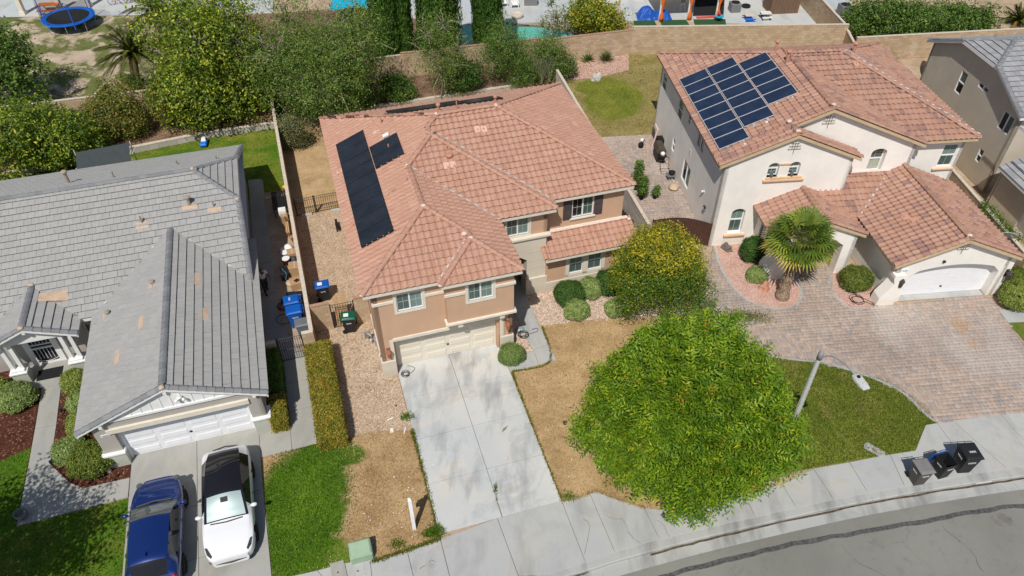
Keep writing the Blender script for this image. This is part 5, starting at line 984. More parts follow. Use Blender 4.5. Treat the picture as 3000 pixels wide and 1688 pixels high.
def iron_deco(x, y, z, s=1.0):
    m = MB(); m.tube([(x,y,z+.38*s),(x,y,z-.42*s)], .012, 5)
    for dz, w in ((.22,.22),(.05,.30),(-.12,.34)):
        m.tube([(x-w*s,y,z+dz*s+.06*s),(x-w*s,y,z+dz*s),(x+w*s,y,z+dz*s),(x+w*s,y,z+dz*s+.06*s)], .011, 5)
    for dx in (-.13,.13): m.tube([(x+dx*s,y,z+.28*s),(x+dx*s,y,z-.14*s)], .01, 5)
    m.build('iron_ornament', X['iron_deco'], H3)
iron_deco(g1m,-.05,g1z-.75); iron_deco(g2m,.94,g2z-.78)
# solar array on the left slope of the white house
SW = thing('solar_array', 'blue solar array with silver frames on the mottled terracotta roof', 'solar panels', FW.o, FW.yaw); lf3 = (wx0,0,1,0,E3,P3)
for col, (d0, ya, nn) in enumerate(((.36,1.05,8),(2.06,2.07,7),(3.76,3.15,5))):
    for i in range(nn): a = ya+i*.998; slope_panel(SW, subs3, lf3, -(a+.998), -a, d0, d0+1.66, X['solar_blue'], X['alu'], .15)
cl = MB()
for x, y in ((.3,.97),(1.1,.97),(1.9,1.98),(2.6,1.98),(3.4,3.05),(4.2,3.05)): z = zroof(subs3,x,y); cl.box(x-.05,x+.05,y-.09,y+.05,z+.04,z+.16)
cl.build('mount_foot', X['alu'], SW); dc = MB()
for x, y in ((.4,.78),(1.1,.76),(2.5,1.8)): z = zroof(subs3,x,y); dc.box(x-.07,x+.07,y-.05,y+.06,z+.05,z+.13)
dc.build('disconnect_box', X['white_plastic'], SW)
# lower roofs: garage wing, porch gable, link
E4, P4 = 2.72, .42; qx0, qx1, qy = 7.33, 14.1, -5.78; qm = (qx0+qx1)/2; qz = E4+(qx1-qx0)/2*P4
QG = dict(f=[(qx0,0,1,0,E4,P4),(qx1,0,-1,0,E4,P4)], b=[(0,qy,0,1),(0,1.0,0,-1)], bb=(qx0,qx1,qy,1.0), ze=E4, lines=[((qm,qy,qz),(qm,1.0,qz))])
ox0, ox1, oy = 2.10, 7.08, -3.2; om = (ox0+ox1)/2; oz = E4+(ox1-ox0)/2*P4
QP = dict(f=[(ox0,0,1,0,E4,P4),(ox1,0,-1,0,E4,P4)], b=[(0,oy,0,1),(0,.0,0,-1)], bb=(ox0,ox1,oy,0), ze=E4, lines=[((om,oy,oz),(om,0,oz))])
QL = dict(f=[(5,-1.64,0,1,E4,P4)], b=[(5.2,0,1,0),(9.9,0,-1,0),(0,1.0,0,-1)], bb=(5.2,9.9,-1.64,1.0), ze=E4, lines=[])
subs4 = [QG, QP, QL]
rk4 = [((qx0,qy+.13,E4),(qm,qy+.13,qz)),((qx1,qy+.13,E4),(qm,qy+.13,qz)),((ox0,oy+.13,E4),(om,oy+.13,oz)),((ox1,oy+.13,E4),(om,oy+.13,oz))]
rl = roof(H3, subs4, 's', X['tile_mix'], X['deck'], w=.305, expo=.37, nobj=300, extra_caps=rk4, cap_r=.14)
mortar(rl, [(qm,qy+.25,qz+.06)], X['mortar'], .13); valley(rl, (qx0,-1.64,E4), (qx0+2.3,-1.64+2.3,E4+2.3*P4), X['flashing'], .06)
for x, y in ((9.3,-3.2),(9.05,-2.85),(11.9,-1.5),(12.2,-1.75),(6.2,-1.6)): patch3(x, y, .16, .18, subs4, rl)
mbd = MB()
for i in range(26): mbd.obox((6.98+i*.12, .95, E4+P4*2.6+.08), (.12,.14,.06), rx=.4)
mbd.build('mortar_bead', X['mortar'], rl)
zq = lambda x: E4+P4*min(x-qx0, qx1-x)-.10
m = MB().wall([(7.75,0),(8.56,0)]+[(8.56,1.72)]+[(8.56+(13.4-8.56)*k/12, 1.95+.42*math.sin(math.pi*k/12)**.8) for k in range(1,12)]+[(13.4,1.72),(13.4,0),(14.05,0),(14.05,zq(14.0)),(qm,zq(qm)),(7.75,zq(7.75))], [], ywall(-5.5), .42); m.build('wall', WS, H3)
garage_door(H3, ywall(-5.08), 8.45, 13.45, .05, 2.42, 'door_white', 7, 4, False, label='white slatted garage door with a row of small lights')
lv = MB()
for i in range(24):
    if i % 6 != 5: x = 8.75+i*.19; zz = 2.06; boxf(lv, ywall(-5.09), x, x+.13, zz, zz+.075, -.01, .02)
lv.build('door_light', X['pane_dark'], H3)
# the flared buttress at the garage's left corner
m = MB(); prof = [(-.10,2.05),(-.10,1.85),(.03,1.5),(-.22,1.0),(-.45,.55),(-.50,.0),(.9,0),(.9,2.05)]
m.wall([(7.72+a if a < .5 else 8.2, z) for a, z in prof], [], ywall(-5.72), .62); m.build('buttress', WS, H3, fix=True)
MB().wall(rect(.3,5.5,0,E4-.1), [], lambda s,z,d: (7.75+d,-s,z), .2).build('wall', WS, H3); MB().wall(rect(-1.6,5.5,0,E4-.1), [], lambda s,z,d: (13.75-d,-s,z), .2).build('wall', WS, H3); MB().wall(rect(-1.0,.6,0,E4-.1), [], lambda s,z,d: (7.75+d,-s,z), .2).build('wall', WS, H3)
fascia(H3, [(qx0,-1.64,qx0,qy),(qx1,qy,qx1,1.5),(ox0,0,ox0,oy),(ox1,oy,ox1,-1.64)], X['trim_tan'], E4-.18, E4-.01); barge(H3, qx0, E4, qm, qz, qy, .05, .16, X['trim_tan']); barge(H3, qm, qz, qx1, E4, qy, .05, .16, X['trim_tan']); barge(H3, ox0, E4, om, oz, oy, .05, .16, X['trim_tan']); barge(H3, om, oz, ox1, E4, oy, .05, .16, X['trim_tan'])
MB().prism([(qx0+.05,-5.4),(qx1-.05,-5.4),(qx1-.05,1.4),(qx0+.05,1.4)], E4-.16, E4-.14).build('soffit', X['trim_tan'], H3); MB().prism([(ox0+.05,-2.9),(ox1-.05,-2.9),(ox1-.05,0),(ox0+.05,0)], E4-.16, E4-.14).build('soffit', X['trim_tan'], H3)
iron_deco(qm,-5.55,qz-.62,.9); lantern(H3, (8.1,-5.5,1.6), X['lantern_dark'], s=1.7); lantern(H3, (13.9,-5.5,1.6), X['lantern_dark'], s=1.7); sp_ = MB(); boxf(sp_, ywall(-5.5), 9.98, 10.10, 2.62, 2.72, -.10, 0); sp_.build('camera_box', X['black_metal'], H3)
pl = MB(); boxf(pl, ywall(-5.5), 7.95, 8.33, 2.12, 2.30, -.03, -.004); pl.build('house_number_plate', X['ink_white'], H3); text_on(H3, 'house_number', '43253', .11, (8.14,-5.534,2.21), (1,0,0), (0,0,1), X['sign_blue'])
# porch: front wall with opening, flared piers
zo = lambda x: E4+P4*min(x-ox0, ox1-x)-.10
m = MB().wall([(2.5,0),(3.1,0),(3.1,2.0),(3.6,2.35),(4.6,2.5),(5.6,2.35),(6.1,2.0),(6.1,0),(6.75,0),(6.75,zo(6.75)),(om,zo(om)),(2.5,zo(2.5))], [], ywall(-3.0), .55); m.build('porch_wall', WS, H3)
m = MB(); m.wall([(2.05,0),(3.15,0),(3.15,1.9),(2.75,1.75),(2.45,1.25),(2.1,.7)], [], ywall(-3.18), .9); m.build('porch_pier', WS, H3, fix=True)
MB().wall(rect(-.0,3.0,0,E4-.1), [rect(.6,2.0,.7,2.1)], lambda s,z,d: (2.5+d,-s,z), .25).build('wall', WS, H3); window(H3, lambda s,z,d: (2.5+d,-s,z), .6, 2.0, .7, 2.1, 'slide', None, panes=('pane_dark','pane_dark'), grid=(1,2)); sl_ = MB(); sl_.box(2.34,2.55,-2.1,-.5,.56,.70); sl_.build('sill', X['trim_peach'], H3)
MB().wall(rect(-.0,3.0,0,E4-.1), [], lambda s,z,d: (6.75-d,-s,z), .2).build('wall', WS, H3)
cam_l = MB(); cam_l.ball((-.12,2.1,2.35), .07, 8, 6); cam_l.box(-.05,0,2.05,2.15,2.3,2.4); cam_l.build('flood_light', X['white_plastic'], H3); cam_l = MB(); cam_l.ball((-.14,1.35,1.85), .07, 8, 6); cam_l.ball((-.14,1.2,1.85), .07, 8, 6); cam_l.build('flood_light', X['black_metal'], H3)
vt_ = MB(); vt_.box(-.02,.0,5.2,5.5,2.75,3.1); vt_.build('wall_vent', X['trim_cream'], H3)
# ================================================================== far grey house at the right edge
H4 = thing('house', 'taupe two-storey house with slate-grey tile roof at the right edge', 'house', FW.o, FW.yaw)
fx, fyf, fyr, FE, FP = 18.3, 3.1, 13.6, 5.45, .43; fz_r = FE+(fyr-fyf)/2*FP; fzc = 6.9; fym = (fyf+fyr)/2; fxc = fx+(fz_r-fzc)/FP
FS = dict(f=[(fx,fyf,0,1,FE,FP),(fx,fyr,0,-1,FE,FP),(fx,fyf,1,0,fzc,FP)], b=[(fx,0,1,0),(34,0,-1,0)], bb=(fx,34,fyf,fyr), ze=FE, lines=[((fxc,fym,fz_r),(34,fym,fz_r)),((fx,fyf+(fzc-FE)/FP,fzc),(fxc,fym,fz_r)),((fx,fyr-(fzc-FE)/FP,fzc),(fxc,fym,fz_r))])
ya_, yb2 = fyf+(fzc-FE)/FP, fyr-(fzc-FE)/FP
FG = dict(f=[(17.9,-9,0,1,2.7,.43),(17.9,0,1,0,2.7,.43)], b=[(17.9,0,1,0),(30,0,-1,0),(0,1.9,0,-1)], bb=(17.9,30,-9,1.9), ze=2.7, lines=[])
FL_ = dict(f=[(17.7,2.25,0,1,2.65,.43)], b=[(17.7,0,1,0),(30,0,-1,0),(0,3.7,0,-1)], bb=(17.7,30,2.25,3.7), ze=2.65, lines=[])
rf4 = roof(H4, [FS], 'flat', X['tile_slate'], X['deck_grey'], w=.335, expo=.37, nobj=150, cap_r=.13, extra_caps=[((fx+.08,fyf,FE),(fx+.08,ya_,fzc)),((fx+.08,fyr,FE),(fx+.08,yb2,fzc))], capmat=X['cap_dark'])
roof(H4, [dict(f=[(17.75,0,1,0,2.75,.43)], b=[(0,-8,0,1),(0,2.3,0,-1),(21.5,0,-1,0)], bb=(17.75,21.5,-8,2.3), ze=2.75, lines=[])], 'flat', X['tile_slate'], X['deck_grey'], w=.335, expo=.37, nobj=60)
for x, y in ((19.7,9.4),(19.9,5.6)): vent_flash(rf4, [FS], x, y, .28, .2, X['vent_tan']); vent_pipe(rf4, [FS], x+.1, y+.15, .35, .04, X['vent_brown'], False)
TW = X['stucco_taupe']; wx = 18.62
m = MB().wall([(-13.25,0),(-3.5,0),(-3.5,FE+.1),(-ya_,fzc-.08),(-yb2,fzc-.08),(-13.25,FE+.1)], [rect(-9.6,-8.93,3.76,5.2),rect(-7.75,-6.74,5.0,5.32),rect(-4.82,-3.8,3.85,4.97),rect(-5.28,-4.85,1.24,2.12)], xwall(wx), .25); m.build('wall', TW, H4)
for a, b, z0_, z1_, st in ((-9.6,-8.93,3.76,5.2,'hung'),(-7.75,-6.74,5.0,5.32,'slide'),(-4.82,-3.8,3.85,4.97,'slide'),(-5.28,-4.85,1.24,2.12,'hung')): window(H4, xwall(wx), a, b, z0_, z1_, st, None, panes=('pane_dark','pane'), grid=(1,1), depth=.05)
MB().wall(rect(wx,34,0,FE), [], ywall(3.5), .2).build('wall', TW, H4); MB().wall(rect(wx,34,0,FE), [], lambda s,z,d: (s,13.25-d,z), .2).build('wall', TW, H4)
MB().wall(rect(-2.2,8.0,0,2.75), [rect(.4,1.35,.1,2.1)], xwall(18.15), .2).build('wall', TW, H4); d = MB(); d.add([(18.25,-.4,.1),(18.25,-1.35,.1),(18.25,-1.35,2.1),(18.25,-.4,2.1)], [(0,1,2,3)]); d.build('side_door', X['trim_white'], H4); MB().wall(rect(18.2,22,0,2.8), [], ywall(2.35), .1).build('wall', TW, H4)
g = MB()
for yA, yB, za, zb in ((fyf,ya_,FE,fzc),(ya_,yb2,fzc,fzc),(yb2,fyr,fzc,FE)): g.add([(fx,yA,za-.2),(fx,yB,zb-.2),(fx,yB,zb),(fx,yA,za),(fx+.05,yA,za-.2),(fx+.05,yB,zb-.2),(fx+.05,yB,zb),(fx+.05,yA,za)], [(3,2,1,0),(4,5,6,7),(5,4,0,1),(7,6,2,3)])
g.build('barge_board', X['trim_white'], H4); fascia(H4, [(fx,fyf,34,fyf),(17.75,2.3,17.75,-8)], X['trim_white'], FE-.2, FE-.01); fascia(H4, [(17.72,2.3,17.72,-8)], X['trim_white'], 2.55, 2.74)
ds = thing('satellite_dish', 'white satellite dish beside the right edge of the garage roof', 'satellite dish', FW.w(14.75,-3.5), FW.yaw); m = MB(); m.tube([(0,0,0),(0,0,2.1)], .03, 8); m.build('mast', X['galv'], ds); m = MB(); rr = []
for k in range(5): q = k/4; rr.append([(.48*q*math.cos(a*math.pi/12), .09*q*q-.12, .48*q*math.sin(a*math.pi/12)) for a in range(24)])
m.rings(rr[1:], True, False); d = m.build('dish', X['dish_white'], ds, smooth=True); d.location = (0,-.05,2.35); d.rotation_euler = (R(215),0,R(-20)); sl2 = d.modifiers.new('s','SOLIDIFY'); sl2.thickness = .015; m = MB(); m.tube([(0,0,2.1),(-.1,-.4,2.6)], .015, 6); m.obox((-.12,-.45,2.65),(.08,.12,.08)); m.build('feed_arm', X['galv'], ds)
# ------------------------------------------------------------------ masonry walls and iron gates
def block_wall(label, a, b, h, z0=0., th=.15, nobj=0, cap='cap_block', mat='block', bl=.40, bh=.20, step=None, name='block_wall'):
    """straight wall from a to b (world xy): core, block faces set proud of the joints, cap pieces"""
    dx, dy = b[0]-a[0], b[1]-a[1]; L = math.hypot(dx,dy); ang = math.atan2(dy,dx); root = thing(name, label, 'wall', (a[0],a[1],z0), ang)
    MB().box(0,L,-th/2+.008,th/2-.008,-.05,h-.06).build('core', X['block_joint'], root)
    me = MB().box(-bl/2+.006,bl/2-.006,-th/2,th/2,.006,bh-.006).mesh('block'); me.materials.append(X[mat])
    rows = max(1, round((h-.06)/bh)); hb = (h-.06)/rows; cells = []
    for r in range(rows):
        x = -(bl/2 if r % 2 else 0)
        while x < L-.02:
            x0_, x1_ = max(x,0), min(x+bl,L)
            if x1_-x0_ > .06: cells.append((x0_, x1_, r*hb, (r+1)*hb))
            x += bl
    c, s = math.cos(ang), math.sin(ang)
    full = [q for q in cells if abs(q[1]-q[0]-bl) < .01]; pick = set(); 
    if nobj:
        full.sort(key=lambda q: math.hypot(a[0]+c*q[0], a[1]+s*q[0])-q[2]*.5)
        for q in full[:nobj]:
            pick.add(q); o = bpy.data.objects.new('block', me); COL.objects.link(o); o.parent = root; o.location = ((q[0]+q[1])/2, random.uniform(-.003,.003), q[2]); o.scale = (1,1,hb/bh)
    m = MB(); ti = []
    for q in cells:
        if q in pick: continue
        j = random.uniform(-.003,.003); m.box(q[0]+.005,q[1]-.005,-th/2+j,th/2+j,q[2]+.005,q[3]-.005); ti += [random.random()]*8
    if m.v:
        me2 = m.mesh('blocks'); at_ = me2.attributes.new('tint','FLOAT','POINT'); at_.data.foreach_set('value', np.array(ti, np.float32)); o = link('blocks', me2, X[mat], root); o['kind'] = 'stuff'
    n = max(1, int(L/.8)); cm = MB().box(-.5,.5,-th/2-.02,th/2+.02,h-.06,h).mesh('cap'); cm.materials.append(X[cap])
    for i in range(n): o = bpy.data.objects.new('cap', cm); COL.objects.link(o); o.parent = root; o.location = (L*(i+.5)/n, random.uniform(-.004,.004), random.uniform(-.003,.003)); o.scale = ((L/n-.008),1,1)
    return root
W_ = FM.w
block_wall('long block wall with pale cap between the grey and tan houses', W_(-2.93,2.3), W_(-3.32,29.2), 1.8, nobj=120)
block_wall('short block return at the street end of the boundary wall', W_(-3.40,2.30), W_(-2.86,2.30), 1.75, nobj=10); block_wall('short block stub between the grey house and its gate', W_(-5.35,2.38), W_(-4.62,2.38), 1.5, nobj=10)
block_wall('block pier left of the gate with wooden planks', W_(-2.84,4.02), W_(-1.92,4.02), 1.78, nobj=20, cap='cap_brown'); block_wall('block pier between the plank gate and the tan house', W_(-.74,4.02), W_(-.02,4.02), 1.78, nobj=20, cap='cap_brown')
block_wall('block boundary wall between the tan house and the white house patio', W_(15.80,5.2), W_(17.2,24.3), 1.8, nobj=120, mat='block_grey')
rw1 = block_wall('low pale retaining wall behind the grey house lawn', W_(-26,23.0), W_(-8.1,25.1), .45, nobj=0, mat='block_grey', cap='cap_block', th=.22, bl=.6, bh=.3); block_wall('low pale retaining wall end piece beside the boundary wall', W_(-8.1,25.1), W_(-3.4,25.1), .45, mat='block_grey', th=.22, bl=.6, bh=.3); block_wall('low pale retaining wall behind the tan house', W_(-3.2,25.15), W_(15.6,25.4), .5, nobj=60, mat='block_grey', th=.22, bl=.6, bh=.3)
struct('raised_planter_soil', MB().prism(loc(FM, [(-32,22.4),(-8.1,25.15),(-3.2,25.15),(15.6,25.4),(17.4,25.4),(17.6,28.9),(10,29.1),(-11,29.4),(-32,30)]), -.05, .38), X['leaf_litter'])
block_wall('tan block wall in front of the trampoline yard', W_(-34,30.1), W_(-11.0,29.4), 2.0, nobj=60, cap='cap_block'); block_wall('tan block wall behind the shade trees', W_(-11.0,29.4), W_(6.5,29.5), 2.1, nobj=60); block_wall('sunlit tan block wall behind the slim trees', W_(6.5,29.5), W_(17.4,28.9), 2.25, nobj=120, cap='cap_brown')
block_wall('tan block wall behind the pink gravel bed', W_(17.4,28.9), FW.w(1.0,24.9), 2.1, nobj=150, cap='cap_brown'); block_wall('tall tan block wall below the patio with orange curtains', FW.w(1.0,24.9), FW.w(18.3,23.6), 2.35, nobj=300, cap='cap_block')
block_wall('stepped block wall behind the white house right corner', FW.w(18.3,23.6), FW.w(17.7,20.8), 1.9, nobj=20); block_wall('block wall behind the taupe house with shrubs hanging over', FW.w(18.3,21.9), FW.w(34,22.2), 2.0, nobj=150, cap='cap_block'); block_wall('side block wall of the orange-curtain patio', FW.w(18.3,23.7), FW.w(18.9,35), 2.1, nobj=60, cap='cap_block')
block_wall('block wall between the white house and the taupe house', FW.w(15.7,-4.6), FW.w(16.6,13), 1.7, nobj=60); block_wall('short block stub by the fallen rail in the trampoline yard', at(279,275,1.9), at(310,240,1.9), 1.9, cap='cap_block')
wtop = thing('garden_edging', 'low red block edging behind the white house', 'edging', FW.w(15.2,17.4), FW.yaw)
for i in range(9): MB().box(i*.33-1.4,i*.33-1.09,-.1,.1,0,.14).build('edging_block', X['terracotta'], wtop)
def iron_gate(label, a, b, h, n, mat='black_metal', z0=.05, r=.011, arch_=0, post=True, mid=None, cat='gate', spikes=False, sheet=None):
    dx, dy = b[0]-a[0], b[1]-a[1]; L = math.hypot(dx,dy); g = thing('iron_gate', label, cat, (a[0],a[1],0), math.atan2(dy,dx)); top = lambda x: h+arch_*math.sin(math.pi*x/L)
    f = MB(); f.tube([(L*k/10,0,top(L*k/10)) for k in range(11)], .018, 4); f.tube([(0,0,z0),(L,0,z0)], .018, 4); f.tube([(L*k/10,0,top(L*k/10)-.16) for k in range(11)], .014, 4)
    if mid: f.tube([(0,0,mid),(L,0,mid)], .016, 4)
    f.build('frame', X[mat], g); 
    if post:
        for x in (0, L): p = MB(); p.box(x-.03,x+.03,-.03,.03,0,top(x)+.06); p.build('post', X[mat], g)
    for i in range(1, n): x = L*i/n; b_ = MB(); b_.tube([(x,0,z0),(x,0,top(x)+(.10 if spikes else 0))], [r, r] if not spikes else [r, r*.6], 4); b_.build('bar', X[mat], g)
    if sheet: s_ = MB(); s_.wall([(0,z0),(L,z0)]+[(L*(1-k/10), top(L*(1-k/10))-.02) for k in range(11)], [], lambda s,z,d: (s,.02+d,z), .006); s_.build('backing', X[sheet], g)
    return g
iron_gate('black iron gate with leaning planks beside the green-lidded bin', W_(-1.90,4.0), W_(-.76,4.0), 1.55, 9); iron_gate('black iron gate across the side path of the grey house', W_(-4.58,2.42), W_(-3.44,2.42), 1.5, 11, mid=.75)
iron_gate('low black iron fence panel in the dry side yard', W_(-2.85,14.15), W_(-1.75,14.2), 1.15, 9, mid=.5, cat='fence'); iron_gate('low black iron fence panel against the tan house wall', W_(-1.68,14.2), W_(-.3,14.25), 1.15, 11, mid=.5, cat='fence')
iron_gate('brown arched gate with spikes beside the white house', FW.w(-3.2,.75), FW.w(-.02,.05), 1.55, 22, 'brown_metal', arch_=.30, spikes=True, sheet='brown_metal')
for i, x in enumerate((-2.3, -.55)): b = thing('concrete_footing', ('pale footing block under the side-yard fence post' if i == 0 else 'pale footing block under the fence end by the tan house'), 'footing', FM.w(x,14.05), FM.yaw); MB().box(-.32,.32,-.10,.10,-.02,.10).build('footing', X['conc_walk'], b, bevel=.02)
for i, (x, w, tl) in enumerate(((-1.62,.16,.04),(-1.45,.15,-.03),(-1.29,.14,.02),(-1.16,.13,.05))):
    p = thing('plank', ('widest','second','third','narrowest')[i]+' plank leaning behind the black iron gate', 'plank', FM.w(x,4.12+i*.012), FM.yaw, 'planks behind the iron gate'); q = MB(); q.obox((0,.18,.85), (w,.025,1.75), 0, R(-12), tl); q.build('board', X['wood_light'], p)
# ------------------------------------------------------------------ vegetation
def zfor(x, y, v):
    """height at which the point above (x, y) appears on picture row v"""
    k = (844.-v)/CAM_F; a, b = _fw[1], _fw[2]; c, d = _up[1], _up[2]      # (y c + q d) = k (y a + q b), q = z - H
    return CAM_H+y*(k*a-c)/(d-k*b)
def unit(a): return a/np.maximum(np.linalg.norm(a, axis=-1, keepdims=True), 1e-9)
def leaf_quads(P, N, L, w, tint, droop=0):
    """one diamond leaf at every P: N = face normal, L, w = length and width arrays"""
    n = len(P); r = unit(RNG.normal(size=(n,3))); D = unit(np.cross(N, r)); D[:,2] -= droop; D = unit(D); Sd = unit(np.cross(N, D)); L = np.broadcast_to(L, n)[:,None]; w = np.broadcast_to(w, n)[:,None]
    V = np.stack([P-D*L*.5, P+Sd*w*.5, P+D*L*.5, P-Sd*w*.5], 1).reshape(-1,3); F = np.arange(n*4).reshape(-1,4); return V, F, np.repeat(np.clip(tint,0,1), 4)
def sphere_pts(n, up=0.0):
    d = unit(RNG.normal(size=(n,3))); d[:,2] = d[:,2]*(1-up*.3)+up*.35; return unit(d)
def crown_pts(blobs, n, shell=.18, up=.25, lump=.12):
    """points through the volume of several ellipsoid clumps, denser towards the outside"""
    ws = np.array([(b[3]*b[4]*b[5])**(2/3) for b in blobs]); ws /= ws.sum(); out = []; nrm = []
    for b, w in zip(blobs, ws):
        k = int(n*w); d = sphere_pts(k, up); ph = RNG.uniform(0,6.28,6); lu = 1+lump*(np.sin(d[:,0]*5+ph[0])*np.sin(d[:,1]*6+ph[1])+np.sin(d[:,2]*7+ph[2])*np.sin(d[:,0]*9+ph[3]))
        r = (1-np.abs(RNG.normal(0,shell,k)))*lu; r = np.clip(r, .15, 1.35); out.append(np.array(b[:3])+d*r[:,None]*np.array(b[3:6])); nrm.append(d)
    return np.concatenate(out), np.concatenate(nrm)
def crown(parent, blobs, mat, clumps, per, size, asp=.5, spread=.16, shell=.2, up=.25, trange=(.1,.85), tjit=.22, facing=.55, lump=.12, droop=0, zmin=None, name='crown'):
    C, N = crown_pts(blobs, clumps, shell, up, lump); 
    if zmin is not None: k = C[:,2] > zmin; C, N = C[k], N[k]
    n = len(C); ct = RNG.uniform(trange[0], trange[1], n)
    P = np.repeat(C, per, 0)+RNG.normal(size=(n*per,3))*spread; Nn = unit(np.repeat(N, per, 0)*facing+np.array([0,0,.35])+RNG.normal(size=(n*per,3))*.55); t = np.repeat(ct, per)+RNG.normal(0,tjit,n*per)
    Lf = size*RNG.uniform(.6,1.4,n*per); V, F, T = leaf_quads(P, Nn, Lf, Lf*asp, t, droop)
    me = npmesh(name, V, F, {'tint': T}); return link(name, me, mat, parent), C
def limbs(parent, base, top, blobs, C, mat, r0, nfine=40, rf=.014, name='trunk', sway=.25):
    m = MB(); b, t = Vector(base), Vector(top); pts = [b.lerp(t, k/4)+Vector((random.uniform(-1,1),random.uniform(-1,1),0))*r0*.5*(0 < k < 4) for k in range(5)]; m.tube(pts, [r0*(1.25 if k == 0 else 1)*(1-.10*k) for k in range(5)], 8)
    hubs = []
    for q in blobs:
        c = Vector(q[:3]); mid = t.lerp(c, .5)+Vector((random.uniform(-1,1),random.uniform(-1,1),random.uniform(0,.6)))*sway; m.tube([t, mid, c], [r0*.6, r0*.4, r0*.2], 6); hubs.append(c); hubs.append(mid)
    if len(C):
        idx = RNG.choice(len(C), min(nfine, len(C)), replace=False)
        for i in idx:
            e = Vector(C[i]); h = min(hubs, key=lambda k: (k-e).length); mid = h.lerp(e, .5)+Vector((random.uniform(-1,1),random.uniform(-1,1),random.uniform(-.2,.8)))*.25*(e-h).length*.6; m.tube([h, mid, e], [rf*1.8, rf*1.2, rf*.5], 4)
    return m.build(name, mat, parent, smooth=True)
def multi(c, r, n, spread=.55, rs=.6, zs=.5):
    out = [(c[0],c[1],c[2],r[0]*.72,r[1]*.72,r[2]*.72)]
    for k in range(n):
        a = 2*math.pi*(k+random.uniform(-.3,.3))/n; out.append((c[0]+math.cos(a)*r[0]*spread, c[1]+math.sin(a)*r[1]*spread, c[2]+random.uniform(-zs,zs)*r[2], r[0]*rs*random.uniform(.8,1.1), r[1]*rs*random.uniform(.8,1.1), r[2]*rs*random.uniform(.85,1.15)))
    return out
def place(bpx, cpx, wpx, hpx, z0=0., ry=.9):
    """base and crown ellipsoid of a tree measured in the photograph (full-view pixels)"""
    k = 3000/2575; bx, by = at(bpx[0]*k, bpx[1]*k, z0); z = zfor(bx, by, cpx[1]*k); cx, cy = at(cpx[0]*k, cpx[1]*k, z); D = math.sqrt(cx*cx+cy*cy+(CAM_H-z)**2); pm_ = CAM_F/D; a = math.asin((CAM_H-z)/D)
    rx = wpx*k/2/pm_; ryv = rx*ry; hp = hpx*k/2/pm_; rz = math.sqrt(max(hp*hp-(ryv*math.sin(a))**2, (.35*hp)**2))/math.cos(a); return (bx, by, z0), (cx, cy, z), (rx, ryv, rz)
def tree(label, bpx, cpx, wpx, hpx, mat, clumps, per, size, nb=6, bark='bark', z0=0., cat='tree', name='tree', r0=.14, group=None, fine=50, asp=.5, spread=.18, shell=.22, rf=.014, trange=(.1,.85), spreadb=.55, rs=.6, lump=.12, facing=.55, ry=.9):
    b, c, r = place(bpx, cpx, wpx, hpx, z0, ry); t = thing(name, label, cat, b, 0, group); L = (c[0]-b[0], c[1]-b[1], c[2]-b[2]); bl = multi(L, r, nb, spreadb, rs)
    o, C = crown(t, bl, mat, clumps, per, size, asp, spread, shell, trange=trange, lump=lump, facing=facing, zmin=.05); limbs(t, (0,0,-.1), (L[0]*.6, L[1]*.6, max(.3, L[2]-r[2]*.55)), bl, C, X[bark], r0, fine, rf); return t
# ---- big pistache in front: sprays of narrow leaflets
def spray_crown(parent, blobs, mat, n, leaflet, pairs, zmin=None, trange=(.15,.88), shell=.16, tipred=.012, up=.35):
    C, N = crown_pts(blobs, n, shell, up, .07); 
    if zmin is not None: k = C[:,2] > zmin; C, N = C[k], N[k]
    n = len(C); ax = unit(N*.75+np.array([0,0,.12])+RNG.normal(size=(n,3))*.5); sd = unit(np.cross(ax, RNG.normal(size=(n,3))+np.array([0,0,.8]))); up_ = unit(np.cross(sd, ax)); flip = np.where(up_[:,2:3] < 0, -1, 1); up_ *= flip
    tl = RNG.uniform(trange[0], trange[1], n); red = RNG.random(n) < tipred; tl = np.where(red, RNG.uniform(.93,1,n), tl); Vs = []; Ts = []
    Lr = leaflet*pairs*.62*RNG.uniform(.8,1.2,n)
    for p in range(pairs):
        for s in (-1, 1):
            q = (p+.7)/pairs; B_ = C+ax*(Lr*(q-.4))[:,None]-up_*(Lr*.18*q*q)[:,None]; d = unit(sd*s*.85+ax*.55-up_*.12+RNG.normal(size=(n,3))*.13); l = (leaflet*RNG.uniform(.75,1.2,n))[:,None]; w = unit(np.cross(d, up_+RNG.normal(size=(n,3))*.25))*l*.15
            Vs.append(np.stack([B_, B_+d*l*.45+w, B_+d*l, B_+d*l*.45-w], 1)); Ts.append(np.repeat(np.clip(tl+RNG.normal(0,.07,n),0,1)[:,None], 4, 1))
    V = np.concatenate(Vs, 0).reshape(-1,3); T = np.concatenate(Ts, 0).reshape(-1); me = npmesh('crown', V, np.arange(len(V)).reshape(-1,4), {'tint': T}); return link('crown', me, mat, parent), C
t1 = thing('tree', 'huge round bright green tree in the dry front lawn, overhanging the pavement', 'tree', (7.4,19.0,0)); bl = [(0,.2,3.2,3.4,3.4,2.2)]
for k in range(13): a = 2*math.pi*k/13+random.uniform(-.15,.15); rr = random.uniform(2.1,2.8); bl.append((math.cos(a)*rr*1.04, math.sin(a)*rr*1.0+.1, random.uniform(2.3,3.4), random.uniform(1.3,1.75), random.uniform(1.3,1.75), random.uniform(1.0,1.4)))
for k in range(7): a = 2*math.pi*k/7+.4; bl.append((math.cos(a)*1.6, math.sin(a)*1.6+.2, random.uniform(4.2,4.7), 1.4, 1.4, 1.05))
bl.append((-.3,.1,5.0,1.5,1.5,.95)); bl.append((1.6,4.0,3.3,1.0,.9,.9)); bl.append((-.6,-3.4,2.2,.9,.7,.8)); bl.append((-4.0,-.6,2.6,.8,.8,.7))
